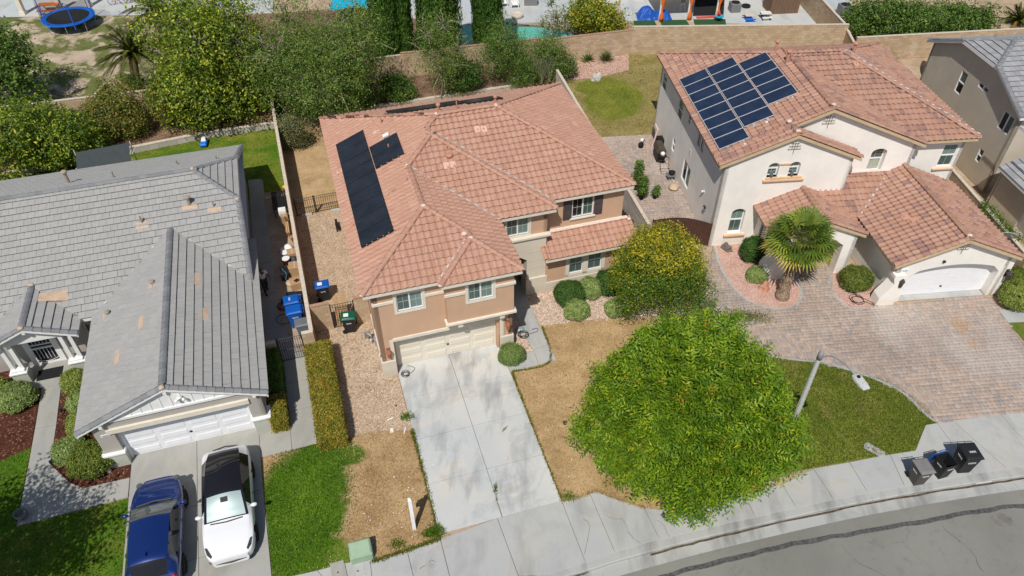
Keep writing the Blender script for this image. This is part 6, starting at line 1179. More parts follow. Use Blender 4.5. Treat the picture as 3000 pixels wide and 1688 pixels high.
o, C = spray_crown(t1, bl, X['lf_pist'], 12500, .23, 6, zmin=.9, shell=.15); limbs(t1, (0,0,-.1), (0,.1,1.6), bl, C, X['bark'], .17, 160, .02)
# ---- yellow-flowering tree at the property line
t2 = thing('tree', 'loose golden-green tree beside the tan house rock bed', 'tree', (7.75,27.4,0)); bl = [(-.4,.5,3.0,2.0,1.9,1.3)]
for k in range(11): a = 2*math.pi*k/11+random.uniform(-.2,.2); rr = random.uniform(1.4,2.0); bl.append((math.cos(a)*rr-.5, math.sin(a)*rr*.9+.6, random.uniform(2.0,3.1), random.uniform(.7,1.1), random.uniform(.7,1.1), random.uniform(.6,.9)))
for k in range(5): a = 2*math.pi*k/5; bl.append((math.cos(a)*.9-.4, math.sin(a)*.9+.9, 3.9, .95, .95, .7))
bl += [(1.7,-.6,2.0,.8,.7,.8),(-2.0,-.8,1.7,.7,.7,.7),(.3,-1.3,1.7,1.0,.8,.8)]
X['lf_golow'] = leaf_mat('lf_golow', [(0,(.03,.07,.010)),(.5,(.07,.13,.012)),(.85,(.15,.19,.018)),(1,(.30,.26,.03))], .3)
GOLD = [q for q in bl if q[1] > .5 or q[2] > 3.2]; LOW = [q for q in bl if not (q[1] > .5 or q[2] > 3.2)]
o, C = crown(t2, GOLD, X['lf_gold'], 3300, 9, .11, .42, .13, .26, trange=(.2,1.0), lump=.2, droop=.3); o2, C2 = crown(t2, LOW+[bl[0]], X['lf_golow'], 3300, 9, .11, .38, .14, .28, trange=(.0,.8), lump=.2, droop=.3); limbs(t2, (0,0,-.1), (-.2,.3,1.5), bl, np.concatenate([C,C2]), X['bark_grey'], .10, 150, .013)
# ---- trees and shrubs behind the houses
tree('broad yellow-green tree with bare twigs behind the grey lawn', (560,292), (520,150), 262, 296, X['lf_yel'], 5200, 8, .20, 11, 'bark_grey', .45, fine=220, r0=.17, rf=.022, spread=.2)
tree('wide feathery green tree behind the salmon roof', (790,292), (800,150), 330, 285, X['lf_mesq'], 7600, 9, .16, 13, 'bark_grey', .45, fine=320, r0=.16, rf=.02, asp=.3, spread=.17, shell=.4, lump=.25, trange=(.05,.9))
tree('leafy yellow-green tree at the left edge behind the grey roof', (95,425), (90,335), 235, 190, X['lf_yel'], 3300, 8, .19, 8, 'bark_grey', .0, fine=80, trange=(.1,.75)); tree('dark leafy tree reaching in at the upper left edge', (-60,262), (-15,140), 165, 160, X['lf_mid'], 1500, 8, .24, 6, 'bark', .1, fine=50)
tree('round clipped olive-brown shrub by the low retaining wall', (290,338), (288,281), 132, 116, X['lf_photinia'], 2600, 9, .13, 6, 'bark', .45, cat='shrub', name='shrub', r0=.06, fine=10, shell=.12, spreadb=.35, rs=.72)
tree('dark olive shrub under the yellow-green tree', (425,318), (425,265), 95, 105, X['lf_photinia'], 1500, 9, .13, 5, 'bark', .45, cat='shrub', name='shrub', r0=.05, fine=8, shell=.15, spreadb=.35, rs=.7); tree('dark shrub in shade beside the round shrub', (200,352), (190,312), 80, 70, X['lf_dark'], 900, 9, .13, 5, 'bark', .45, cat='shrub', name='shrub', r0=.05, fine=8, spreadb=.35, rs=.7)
tree('slim pale-stemmed tree in front of the cypresses', (1110,243), (1110,140), 145, 235, X['lf_mesq'], 1600, 9, .13, 8, 'bark_grey', .45, fine=160, asp=.3, r0=.07, rf=.02, shell=.45, lump=.3); tree('bright feathery tree before the green pool', (1290,212), (1275,138), 140, 165, X['lf_mid'], 2100, 9, .14, 7, 'bark_grey', .45, fine=60, asp=.3, r0=.07, shell=.35, lump=.25)
tree('small dark-green tree beside the pink gravel bed', (1395,185), (1390,140), 112, 125, X['lf_mesq'], 1500, 9, .13, 6, 'bark_grey', .45, fine=50, asp=.35, r0=.06, shell=.35, lump=.2)
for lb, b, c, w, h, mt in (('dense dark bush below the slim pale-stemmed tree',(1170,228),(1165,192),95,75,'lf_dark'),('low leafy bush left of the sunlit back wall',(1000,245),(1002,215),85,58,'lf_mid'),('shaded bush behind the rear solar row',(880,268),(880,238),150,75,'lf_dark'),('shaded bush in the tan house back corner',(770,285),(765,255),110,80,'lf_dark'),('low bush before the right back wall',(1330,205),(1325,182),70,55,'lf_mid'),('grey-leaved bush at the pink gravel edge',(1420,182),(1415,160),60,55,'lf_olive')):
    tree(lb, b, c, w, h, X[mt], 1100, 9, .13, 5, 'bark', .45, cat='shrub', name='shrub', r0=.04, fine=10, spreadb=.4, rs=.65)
tree('grey-green olive bush in the tan house side yard', (738,372), (735,328), 72, 92, X['lf_olive'], 1500, 9, .09, 5, 'bark_grey', 0, cat='shrub', name='shrub', r0=.05, fine=20, spreadb=.4, rs=.65)
tree('golden bushy tree hanging over the wall by the pool', (1495,82), (1500,45), 150, 110, X['lf_gold'], 1700, 9, .20, 8, 'bark_grey', .1, fine=120, r0=.10, rf=.025, trange=(.15,.7), shell=.35)
tree('bare grey-branched tree in the pool yard', (1390,95), (1392,45), 95, 110, X['lf_mesq'], 180, 6, .14, 6, 'bark_grey', .05, fine=260, r0=.08, rf=.02, shell=.45)
for lb, b, c, w, h in (('leafy green tree over the wall behind the taupe house, left of three',(2200,92),(2190,45),118,92),('leafy green tree over the wall behind the taupe house, middle of three',(2312,96),(2305,50),128,98),('leafy green tree over the wall behind the taupe house, right of three',(2425,90),(2432,48),132,88)): tree(lb, b, c, w, h, X['lf_mid'], 1500, 9, .19, 7, 'bark', .0, fine=60, group='trees over the back wall', shell=.35, lump=.3)
tree('dark bush under the wall-top trees', (2375,100), (2350,75), 70, 60, X['lf_dark'], 700, 9, .2, 4, 'bark', .0, cat='shrub', name='shrub', r0=.04, fine=5); tree('small green shrub in the trampoline yard corner', (335,232), (330,212), 50, 48, X['lf_mid'], 500, 8, .15, 4, 'bark', 0, cat='shrub', name='shrub', r0=.03, fine=5); tree('pale feathery bush by the turquoise tarp', (930,150), (925,85), 70, 110, X['lf_yel'], 700, 8, .18, 5, 'bark_grey', .0, fine=60)
tree('scrubby weed bush behind the white house', (2235,160), (2237,150), 24, 26, X['lf_mid'], 160, 8, .1, 3, 'bark', 0, cat='shrub', name='shrub', r0=.02, fine=3)
# tree outside the picture, bottom left: only its shadow falls on the walk and the lawn
t9 = thing('tree', 'street tree whose shadow falls on the grey house lawn', 'tree', (-20.0,10.6,0)); bl = multi((0,0,6.0), (3.3,3.3,1.9), 8); o, C = crown(t9, bl, X['lf_mid'], 2600, 7, .17, .5, .2, .4, lump=.3); limbs(t9, (0,0,-.1), (0,0,4.4), bl, C, X['bark'], .14, 40)
# ---- cypress columns
def cypress(label, bx, by, w, h):
    t = thing('cypress', label, 'cypress', (bx,by,0), 0, 'cypress columns'); n = 5200; a = RNG.uniform(0,2*np.pi,n); z = RNG.uniform(.15,h,n); rp = w/2*np.clip(np.minimum(1.0, (z/h*6)**.5)*np.clip((1.06-z/h)*2.2,0,1)**.6, .05, 1)*(1+.07*np.sin(a*7+z*.4))*(1-np.abs(RNG.normal(0,.14,n)))
    P = np.stack([rp*np.cos(a), rp*np.sin(a), z], 1); N = unit(np.stack([np.cos(a), np.sin(a), .25*np.ones(n)], 1)+RNG.normal(size=(n,3))*.25); P = np.repeat(P, 5, 0)+RNG.normal(size=(n*5,3))*np.array([.06,.06,.14]); N = np.repeat(N, 5, 0)
    D = unit(np.array([0,0,1.])+RNG.normal(size=(n*5,3))*.25+N*.25); Sd = unit(np.cross(N, D)); L = RNG.uniform(.16,.36,n*5)[:,None]; V = np.stack([P-D*L*.5, P+Sd*L*.16, P+D*L*.5, P-Sd*L*.16], 1).reshape(-1,3); T = np.repeat(np.clip(np.repeat(RNG.uniform(.1,.9,n),5)+RNG.normal(0,.1,n*5),0,1), 4)
    link('foliage', npmesh('foliage', V, np.arange(len(V)).reshape(-1,4), {'tint': T}), X['lf_cyp'], t); MB().tube([(0,0,-.1),(0,0,h*.8)], [.16,.05], 8).build('trunk', X['bark'], t); c_ = MB(); c_.rings([[(w*.30*k_*math.cos(q*.7854), w*.30*k_*math.sin(q*.7854), z_) for q in range(8)] for k_, z_ in ((.5,.2),(1,1.2),(1,h*.6),(.4,h*.93))]); c_.build('dark_core', X['shade_core'], t)  # dark column added inside, stands in for the shaded depth of the foliage
X['shade_core'] = plain('dark_core', (.012,.02,.008), .95)  # near-black fill colour: shade inside the foliage painted on solid cores
kk = 3000/2575
for lb, u, v, w, h in (('leftmost tall cypress column behind the back wall',985,178,2.4,10.5),('slim cypress beside the leftmost one',1022,174,1.5,8.5),('broad middle cypress column behind the back wall',1110,168,3.4,11.0),('right-hand cypress column before the pool deck',1228,150,2.4,11.0)): x, y = at(u*kk, v*kk); cypress(lb, x, y, w, h)
# ---- hedges and clipped shrubs
def hedge(label, x0, x1, y0, y1, h, fr, mat, n, size=.06, name='hedge', rnd=.08, cat='hedge', per=7, taper=0, z0=0.0):
    cx, cy = (x0+x1)/2, (y0+y1)/2; t = thing(name, label, cat, fr.w(cx,cy), fr.yaw); hx, hy = (x1-x0)/2, (y1-y0)/2; A = [4*hx*hy, 4*hx*h, 4*hy*h]; f = RNG.choice(3, n, p=np.array(A)/sum(A)); P = RNG.uniform(-1,1,(n,3)); s = np.where(RNG.random(n) < .5, -1., 1.)
    P[:,2] = (P[:,2]+1)/2; N = np.zeros((n,3)); P[f==0,2] = 1; N[f==0,2] = 1; P[f==1,1] = s[f==1]; N[f==1,1] = s[f==1]; P[f==2,0] = s[f==2]; N[f==2,0] = s[f==2]
    P = P*np.array([hx,hy,h]); P -= N*np.abs(RNG.normal(0,rnd,(n,1))); P[:,2] += .03*np.sin(P[:,1]*3.1)*np.sin(P[:,0]*4); ed = np.maximum(np.abs(P[:,0])/hx, np.abs(P[:,1])/hy); P[:,2] -= np.where(ed > .85, (ed-.85)*.5, 0)*(P[:,2] > h*.8)
    Pp = np.repeat(P, per, 0)+RNG.normal(size=(n*per,3))*.045; Nn = unit(np.repeat(N, per, 0)*.7+np.array([0,0,.3])+RNG.normal(size=(n*per,3))*.55); L = size*RNG.uniform(.7,1.4,n*per); ct = np.repeat(np.clip(RNG.normal(.5,.24,n),0,1), per)+RNG.normal(0,.12,n*per); Pp[:,2] = np.maximum(Pp[:,2], .02)
    V, F, T = leaf_quads(Pp, Nn, L, L*.55, ct); link('foliage', npmesh('foliage', V, F, {'tint': T}), mat, t); MB().box(-hx*.8,hx*.8,-hy*.93,hy*.93,.0,h*.86).build('dark_core', X['shade_core'], t, bevel=.08); t.location.z = z0; return t  # solid dark box added as the shaded inside, blocks see-through
hedge('long clipped golden-red hedge between the grey walk and the chip bed', -3.38, -2.22, -3.45, 2.2, 1.1, FM, X['lf_hedge'], 9000, .075, rnd=.06); hedge('dark clipped hedge in shade along the grey garage wall', 5.80, 6.42, 1.2, 3.9, 1.2, FY, X['lf_mid'], 2600); hedge('small clipped box hedge at the grey garage corner', 5.78, 6.45, -.45, 1.0, 1.0, FY, X['lf_hedge'], 2300)
def bush(label, fr, x, y, rx, ry, h, mat, n, size=.06, sq=2.4, per=8, group=None, tr=(.1,.9)):
    """clipped shrub: superellipsoid so that it reads as sheared, not as a ball"""
    t = thing('shrub', label, 'shrub', fr.w(x,y), fr.yaw, group); d = unit(RNG.normal(size=(n,3))); d[:,2] = np.abs(d[:,2])*1.1-.18; d = unit(d); k = (np.abs(d)**sq).sum(1)**(-1/sq); ph = RNG.uniform(0,6.28,4); lump = 1+.08*np.sin(d[:,0]*4+ph[0])*np.sin(d[:,1]*4+ph[1])+.06*np.sin(d[:,2]*7+ph[2])*np.sin(d[:,0]*8+ph[3]); r = k*lump*(1-np.abs(RNG.normal(0,.06,n)))
    P = d*r[:,None]*np.array([rx,ry,h*.62])+np.array([0,0,h*.40]); P[:,2] = np.maximum(P[:,2], .03); Pp = np.repeat(P, per, 0)+RNG.normal(size=(n*per,3))*.04; Nn = unit(np.repeat(d, per, 0)*.7+np.array([0,0,.3])+RNG.normal(size=(n*per,3))*.5); L = size*RNG.uniform(.7,1.4,n*per); ct = np.repeat(RNG.uniform(tr[0],tr[1],n), per)+RNG.normal(0,.1,n*per); Pp[:,2] = np.maximum(Pp[:,2], .02)
    V, F, T = leaf_quads(Pp, Nn, L, L*.55, ct); link('foliage', npmesh('foliage', V, F, {'tint': T}), mat, t); m = MB(); m.ball((0,0,h*.38), (rx*.80,ry*.80,h*.46), 10, 6); m.build('dark_core', X['shade_core'], t); return t  # dark ball added under the leaves to paint in the shaded interior
bush('dark green rounded shrub in front of the tan house windows', FM, 10.15, 2.35, .78, .72, 1.15, X['lf_dark'], 2600); bush('variegated pale shrub below the tan house windows', FM, 11.35, 2.55, .56, .60, .95, X['lf_varieg'], 1700); bush('variegated pale shrub nearest the dry lawn', FM, 10.15, 1.25, .62, .55, .85, X['lf_varieg'], 1700); bush('variegated shrub half under the golden tree', FM, 12.2, .85, .62, .5, .75, X['lf_varieg'], 1500); bush('dark shrub between the windows and the golden tree', FM, 12.55, 2.55, .75, .7, 1.2, X['lf_dark'], 1900)
bush('round grey-green shrub at the right end of the cream garage door', FM, 6.05, -.72, .60, .52, .85, X['lf_varieg'], 1900, tr=(.0,.55))
for lb, x, y, rx, ry, h, mt in (('large pale clipped shrub left of the grey porch walk',-5.35,4.75,.85,.75,.9,'lf_varieg'),('clipped shrub beside the grey porch base',-2.75,4.95,.62,.6,.9,'lf_hedge'),('clipped shrub along the grey garage wall, second from the porch',-2.45,3.6,.52,.6,.8,'lf_varieg'),('clipped shrub along the grey garage wall, third from the porch',-2.35,2.35,.52,.62,.75,'lf_hedge'),('pale clipped shrub at the bend of the grey front walk',-2.65,.95,.62,.66,.7,'lf_varieg'),('big olive-green shrub at the corner of the grey garage',-1.65,.05,.88,.82,1.1,'lf_hedge2'),('clipped shrub behind the pale one at the left edge',-6.3,5.6,.6,.5,.8,'lf_hedge')): 
    X.setdefault('lf_hedge2', leaf_mat('lf_hedge2', [(0,(.03,.05,.012)),(.5,(.085,.12,.022)),(1,(.21,.24,.05))], .25)); X.setdefault('lf_h3', leaf_mat('lf_h3', [(0,(.06,.085,.02)),(.5,(.14,.185,.04)),(1,(.30,.34,.11))], .25)); bush(lb, FY, x, y, rx, ry, h, X['lf_h3'] if mt == 'lf_hedge' else X[mt], 2000)
for lb, x, y, rx, ry, h, mt in (('dark square-clipped shrub by the white house entry',2.05,-1.55+.2,.62,.6,1.3,'lf_dark'),('small grey-green ball shrub by the red boulder',1.75,-3.0,.48,.45,.62,'lf_varieg'),('olive clipped shrub between the porch and the white garage',6.75,-4.15,.75,.70,1.15,'lf_hedge2'),('yellow-green clipped shrub right of the white garage door',14.55,-6.35,.85,.75,1.25,'lf_h3'),('darker shrub at the right frame edge behind the yellow-green one',15.1,-5.2,.6,.6,1.2,'lf_hedge2')): bush(lb, FW, x, y, rx, ry, h, X[mt], 2100, sq=3.2)
for i in range(5): x, y = FW.w(15.95-.02*i, -2.0+i*1.0); 
vn_ = thing('climbing_plant', 'green climber on the wall between white and taupe houses', 'climber', FW.w(16.0,-1.5), FW.yaw); crown(vn_, [(0,y_,1.55,.3,.55,.35) for y_ in (-1.2,-.4,.5,1.4)], X['lf_mid'], 420, 8, .10, .5, .12, .3, name='foliage')
# ---- palms
def fan_palm():
    bx, by = 14.25, 28.9; t = thing('fan_palm', 'fan palm with thick hairy trunk in the pink gravel island', 'palm', (bx,by,0)); m = MB(); n = 12; rings = []
    for k in range(15):
        q = k/14; z = q*3.3; r = .27-.05*q if k > 2 else .40-.05*k; r *= (1.10 if k % 2 else .93); rings.append([(q*.30+r*math.cos(6.283*j/n)*random.uniform(.92,1.08), q*.55+r*math.sin(6.283*j/n)*random.uniform(.92,1.08), z) for j in range(n)])
    m.rings(rings); m.build('trunk', X['bark_palm'], t); top = np.array([.32,.58,3.4])
    bt = MB()
    for k in range(46): a = random.uniform(0,6.28); z = random.uniform(.3,3.1); q = z/3.3; r = .27; bt.obox((q*.3+math.cos(a)*r, q*.55+math.sin(a)*r, z), (.10,.05,.16), a+1.57, random.uniform(.2,.6), 0)
    bt.build('leaf_bases', X['bark_palm'], t)
    for k in range(44):
        az = k*2.39996; e = math.asin(max(-.35, min(.97, .97-1.3*(k/43)))); d = np.array([math.cos(az)*math.cos(e), math.sin(az)*math.cos(e), math.sin(e)]); Lp = random.uniform(.85,1.10); hub = top+d*Lp+np.array([0,0,-.10*(1-d[2])]); sd = unit(np.cross(d, [0,0,1.])); up_ = np.cross(sd, d); V = []; F = []; T = []; base = random.uniform(.15,.75) if k < 33 else random.uniform(.6,.95); nl = 20
        for j in range(nl):
            a = R(-112)+R(224)*j/(nl-1); Lr = random.uniform(.90,1.10)*(1-.18*abs(a)/2); dir_ = d*math.cos(a)+sd*math.sin(a); p1 = hub+dir_*Lr*.62+up_*.03*(j % 2); p2 = hub+dir_*Lr-np.array([0,0,.10+.16*random.random()]); wv = unit(np.cross(dir_, up_))*.05; i0 = len(V); V += [hub, p1-wv, p1+wv, p2]; F += [(i0,i0+1,i0+3,i0+2)]; tip = .12 if k < 30 else .3; T += [base, base, base, min(1, base+tip+random.random()*.2)]
        me = npmesh('frond', np.array(V), np.array(F), {'tint': np.clip(np.array(T),0,1)}); fo = link('frond', me, X['lf_palm'], t); st = MB(); st.tube([tuple(top), tuple((top+hub)/2+np.array([0,0,.04])), tuple(hub)], [.022,.018,.014], 5); st.build('stalk', X['lf_stalk'], fo)
X['lf_stalk'] = plain('palm_stalk', (.16,.17,.05), .6); fan_palm()
def date_palm(label, bpx, cpx, L, nf, z0=0, lean=0):
    bx, by = at(bpx[0]*kk, bpx[1]*kk, z0); z = zfor(bx, by, cpx[1]*kk); cx, cy = at(cpx[0]*kk, cpx[1]*kk, z); t = thing('date_palm', label, 'palm', (bx,by,z0)); c = np.array([cx-bx, cy-by, z-z0]); MB().tube([(0,0,-.1),tuple(c*.5),tuple(c)], [.38,.32,.30], 10).build('trunk', X['bark_palm'], t)
    for k in range(nf):
        az = k*2.39996; e = R(78)-R(105)*(k/(nf-1)); d = np.array([math.cos(az)*math.cos(e), math.sin(az)*math.cos(e), math.sin(e)]); ll = L*random.uniform(.85,1.1); V = []; F = []; T = []; base = random.uniform(.1,.7) if k < nf*.8 else random.uniform(.5,1); pts = []
        for q in range(9): s = q/8*ll; pts.append(c+d*s+np.array([0,0,-.16*s*s*(1.1-.3*d[2])])+np.array([0,0,.15*s]))
        sd = unit(np.cross(d, [0,0,1.]+np.array([.001,0,0])))
        for q in range(8):
            for h in range(4):
                f_ = h/4; p = pts[q]*(1-f_)+pts[q+1]*f_; tg = unit(pts[q+1]-pts[q]); g = (q+f_)/8; ln = .50*math.sin(math.pi*min(.97, .12+g*.9))**.6+.05
                for sg in (-1,1):
                    dd = unit(sd*sg*.8+tg*.65+np.array([0,0,-.18+random.uniform(-.15,.15)])); w = unit(np.cross(dd, tg))*.034; i0 = len(V); V += [p-w, p+dd*ln*.5+w*1.3, p+dd*ln, p+w]; F.append((i0,i0+1,i0+2,i0+3)); T += [base+random.uniform(-.1,.15)]*4
        fo = link('frond', npmesh('frond', np.array(V), np.array(F), {'tint': np.clip(np.array(T),0,1)}), X['lf_date'], t); MB().tube([tuple(p) for p in pts], [.03,.028,.025,.022,.02,.016,.012,.009,.006], 4).build('midrib', X['lf_stalk'], fo)
date_palm('feather palm in the corner of the trampoline yard', (345,228), (332,132), 3.0, 54); date_palm('feather palm behind, cut off by the top edge', (405,120), (395,30), 3.4, 48); date_palm('low palm at the right end of the wall behind the taupe house', (2562,60), (2562,48), 1.6, 24)
# ---- spiky plants in the pink gravel and by the boundary wall
def spiky(label, w, n, L, mat, wd=.03, red=False, rise=1.0, cat='plant'):
    t = thing('spiky_plant', label, cat, (w[0],w[1],0)); V = []; F = []; T = []
    for k in range(n): a = random.uniform(0,6.28); e = random.uniform(.25,1.45)*rise; d = np.array([math.cos(a)*math.cos(e), math.sin(a)*math.cos(e), math.sin(e)]); l = L*random.uniform(.7,1.1); s = unit(np.cross(d, [0,0,1.01]))*wd; i0 = len(V); m_ = d*l*.55; V += [np.zeros(3)-s*.6, m_+s, d*l+np.array([0,0,-.15*l*(1.4-e)]), m_-s]; F.append((i0,i0+1,i0+2,i0+3)); b = random.uniform(.1,.8); T += [b]*4
    link('blades', npmesh('blades', np.array(V), np.array(F), {'tint': np.array(T)}), mat, t); return t
spiky('spiky green yucca with red stalks in the pink gravel', at(1720,178), 60, .85, X['lf_mid'], .04); spiky('grey-green grassy clump in the pink gravel', at(1775,178), 240, .95, X['lf_olive'], .018)
for i, (u, v) in enumerate(((1585,245),(1610,238),(1560,250))):
    t = thing('ocotillo', ('tall grey-stemmed clump by the boundary wall, middle of three','tall grey-stemmed clump nearest the boundary wall','tall grey-stemmed clump farthest from the boundary wall')[i], 'shrub', at(u,v,.45)+(.45,)); m = MB()
    for k in range(46): a = random.uniform(0,6.28); q = random.uniform(.1,.55); L = random.uniform(1.3,2.2); m.tube([(math.cos(a)*.08,math.sin(a)*.08,0),(math.cos(a)*q*.5,math.sin(a)*q*.5,L*.55),(math.cos(a)*q,math.sin(a)*q,L)], [.018,.014,.008], 4)
    m.build('stems', X['lf_stem'] if 'lf_stem' in X else X.setdefault('lf_stem', plain('ocotillo_stem', (.20,.22,.13), .8, var=.3)), t)
# ---- grass blades, gravel, chips
def blades(name, poly, n, mat, h=.055, w=.022, keep=None, avoid=(), tr=(0,1), z=.004):
    P = scatter(poly, n, avoid)
    if keep is not None: P = P[keep(P)]
    k = len(P); a = RNG.uniform(0,6.28,k); hh = h*RNG.uniform(.6,1.5,k); ww = w*RNG.uniform(.6,1.4,k); lx, ly = RNG.normal(0,.45,k)*hh, RNG.normal(0,.45,k)*hh; V = np.zeros((k,3,3)); V[:,0] = np.stack([P[:,0]-np.cos(a)*ww, P[:,1]-np.sin(a)*ww, np.full(k,z)],1); V[:,1] = np.stack([P[:,0]+np.cos(a)*ww, P[:,1]+np.sin(a)*ww, np.full(k,z)],1); V[:,2] = np.stack([P[:,0]+lx, P[:,1]+ly, z+hh],1)
    o = link(name, npmesh(name, V.reshape(-1,3), np.arange(k*3).reshape(-1,3), {'tint': np.repeat(RNG.uniform(tr[0],tr[1],k), 3)}), mat); return tag(o, None, None, None, 'stuff')
def stones(name, poly, n, mat, s=.03, flat=.6, avoid=(), z=.0, elong=1.0):
    P = scatter(poly, n, avoid); k = len(P); sz = s*RNG.uniform(.5,1.5,k); a = RNG.uniform(0,6.28,k); base = np.array([(1,0,0),(0,1,0),(-1,0,0),(0,-1,0),(0,0,1)])*np.array([elong,1/elong**.5,flat]); V = base[None]*RNG.uniform(.75,1.25,(k,5,1))*sz[:,None,None]; c, s_ = np.cos(a)[:,None], np.sin(a)[:,None]; V2 = V.copy(); V2[:,:,0] = V[:,:,0]*c-V[:,:,1]*s_+P[:,0:1]; V2[:,:,1] = V[:,:,0]*s_+V[:,:,1]*c+P[:,1:2]; V2[:,:,2] += z
    f = np.array([(0,1,4),(1,2,4),(2,3,4),(3,0,4)]); F = (f[None]+np.arange(k)[:,None,None]*5).reshape(-1,3); o = link(name, npmesh(name, V2.reshape(-1,3), F, {'tint': np.repeat(RNG.random(k),5)}), mat); return tag(o, None, None, None, 'stuff')
cA = np.array(at(880,1480)); greenA = lambda P: (((P[:,0]-cA[0])/2.0)**2+((P[:,1]-cA[1])/3.4)**2+RNG.normal(0,.18,len(P))) < 1.0
blades('lawn_grass', LAWN_A, 42000, X['blade'], keep=greenA); blades('dead_grass', LAWN_A, 30000, X['blade_dry'], .04, .02, keep=lambda P: ~greenA(P))
blades('lawn_grass', WL, 70000, X['blade_olive']); blades('lawn_grass', GL, 90000, X['blade']); blades('dead_grass', DRYL, 60000, X['blade_dry'], .045, .02); blades('lawn_grass', BL, 50000, X['blade']); blades('lawn_grass', WB, 40000, X['blade_olive'])
stones('rock_mulch', ROCK, 26000, X['st_rock'], .032); stones('rock_mulch', GB2, 3500, X['st_rock'], .03); stones('pink_stones', PI1, 9000, X['st_pink'], .022, z=.036); stones('pink_stones', PI2, 4200, X['st_pink'], .022, z=.036); stones('pink_stones', PB, 9000, X['st_pink'], .03, z=.008); stones('wood_chips', CHIPS, 16000, X['st_chip'], .026, .35, elong=1.7); stones('wood_chips', SIDE, 12000, X['st_chip'], .026, .35, elong=1.7); stones('mulch_chips', MULCH2, 9000, X['st_mulch'], .026, .4, elong=1.9, z=.006); stones('mulch_chips', loc(FY, [(-4.4,1.9),(-5.6,1.5),(-9,1.2),(-9,7.0),(-4.5,7.0)]), 7000, X['st_mulch'], .026, .4, elong=1.9, z=.006)
def edge_tufts(line, n, mat, w=.10, h=.07):
    L = smooth_poly(line, 5); P = []
    for k in range(n): i = random.randrange(len(L)-1); t_ = random.random(); p = lerp(L[i], L[i+1], t_); P.append((p[0]+random.gauss(0,w*.5), p[1]+random.gauss(0,w*.5)))
    P = np.array(P); k = len(P); a = RNG.uniform(0,6.28,k); hh = h*RNG.uniform(.5,1.5,k); ww = .018; V = np.zeros((k,3,3)); V[:,0] = np.stack([P[:,0]-np.cos(a)*ww,P[:,1]-np.sin(a)*ww,np.full(k,.02)],1); V[:,1] = np.stack([P[:,0]+np.cos(a)*ww,P[:,1]+np.sin(a)*ww,np.full(k,.02)],1); V[:,2] = np.stack([P[:,0]+RNG.normal(0,.5,k)*hh,P[:,1]+RNG.normal(0,.5,k)*hh,.02+hh],1)
    o = link('edge_weeds', npmesh('edge_weeds', V.reshape(-1,3), np.arange(k*3).reshape(-1,3), {'tint': np.repeat(RNG.random(k),3)}), mat); o['kind'] = 'stuff'
edge_tufts(px([(1208,1262),(1240,1380),(1288,1581)]), 1800, X['blade_olive']); edge_tufts(px([(1288,1581),(1193,1614),(1090,1648)]), 1500, X['blade_olive']); edge_tufts(px([(1500,1092),(1560,1250),(1645,1466)]), 1300, X['blade_olive'], .06); edge_tufts(px([(1500,1090),(1611,1060),(1588,957)]), 900, X['blade_olive'], .06); edge_tufts(px([(1645,1466),(1700,1458),(1747,1441),(1807,1463),(1886,1488)]), 1200, X['blade_dry'], .1)
for u, v, n_ in ((1280,1560,700),(1255,1570,350),(1195,1225,350),(1165,1600,250),(1665,1462,350)):
    c = at(u,v); edge_tufts([(c[0]-.2,c[1]),(c[0],c[1]+.12),(c[0]+.2,c[1])], n_, X['blade'], .22, .08)
for u, v in ((2160,930),(2210,935)): c = at(u,v); edge_tufts([(c[0]-.6,c[1]),(c[0],c[1]+.12),(c[0]+.6,c[1])], 900, X['blade_olive'], .5, .10)
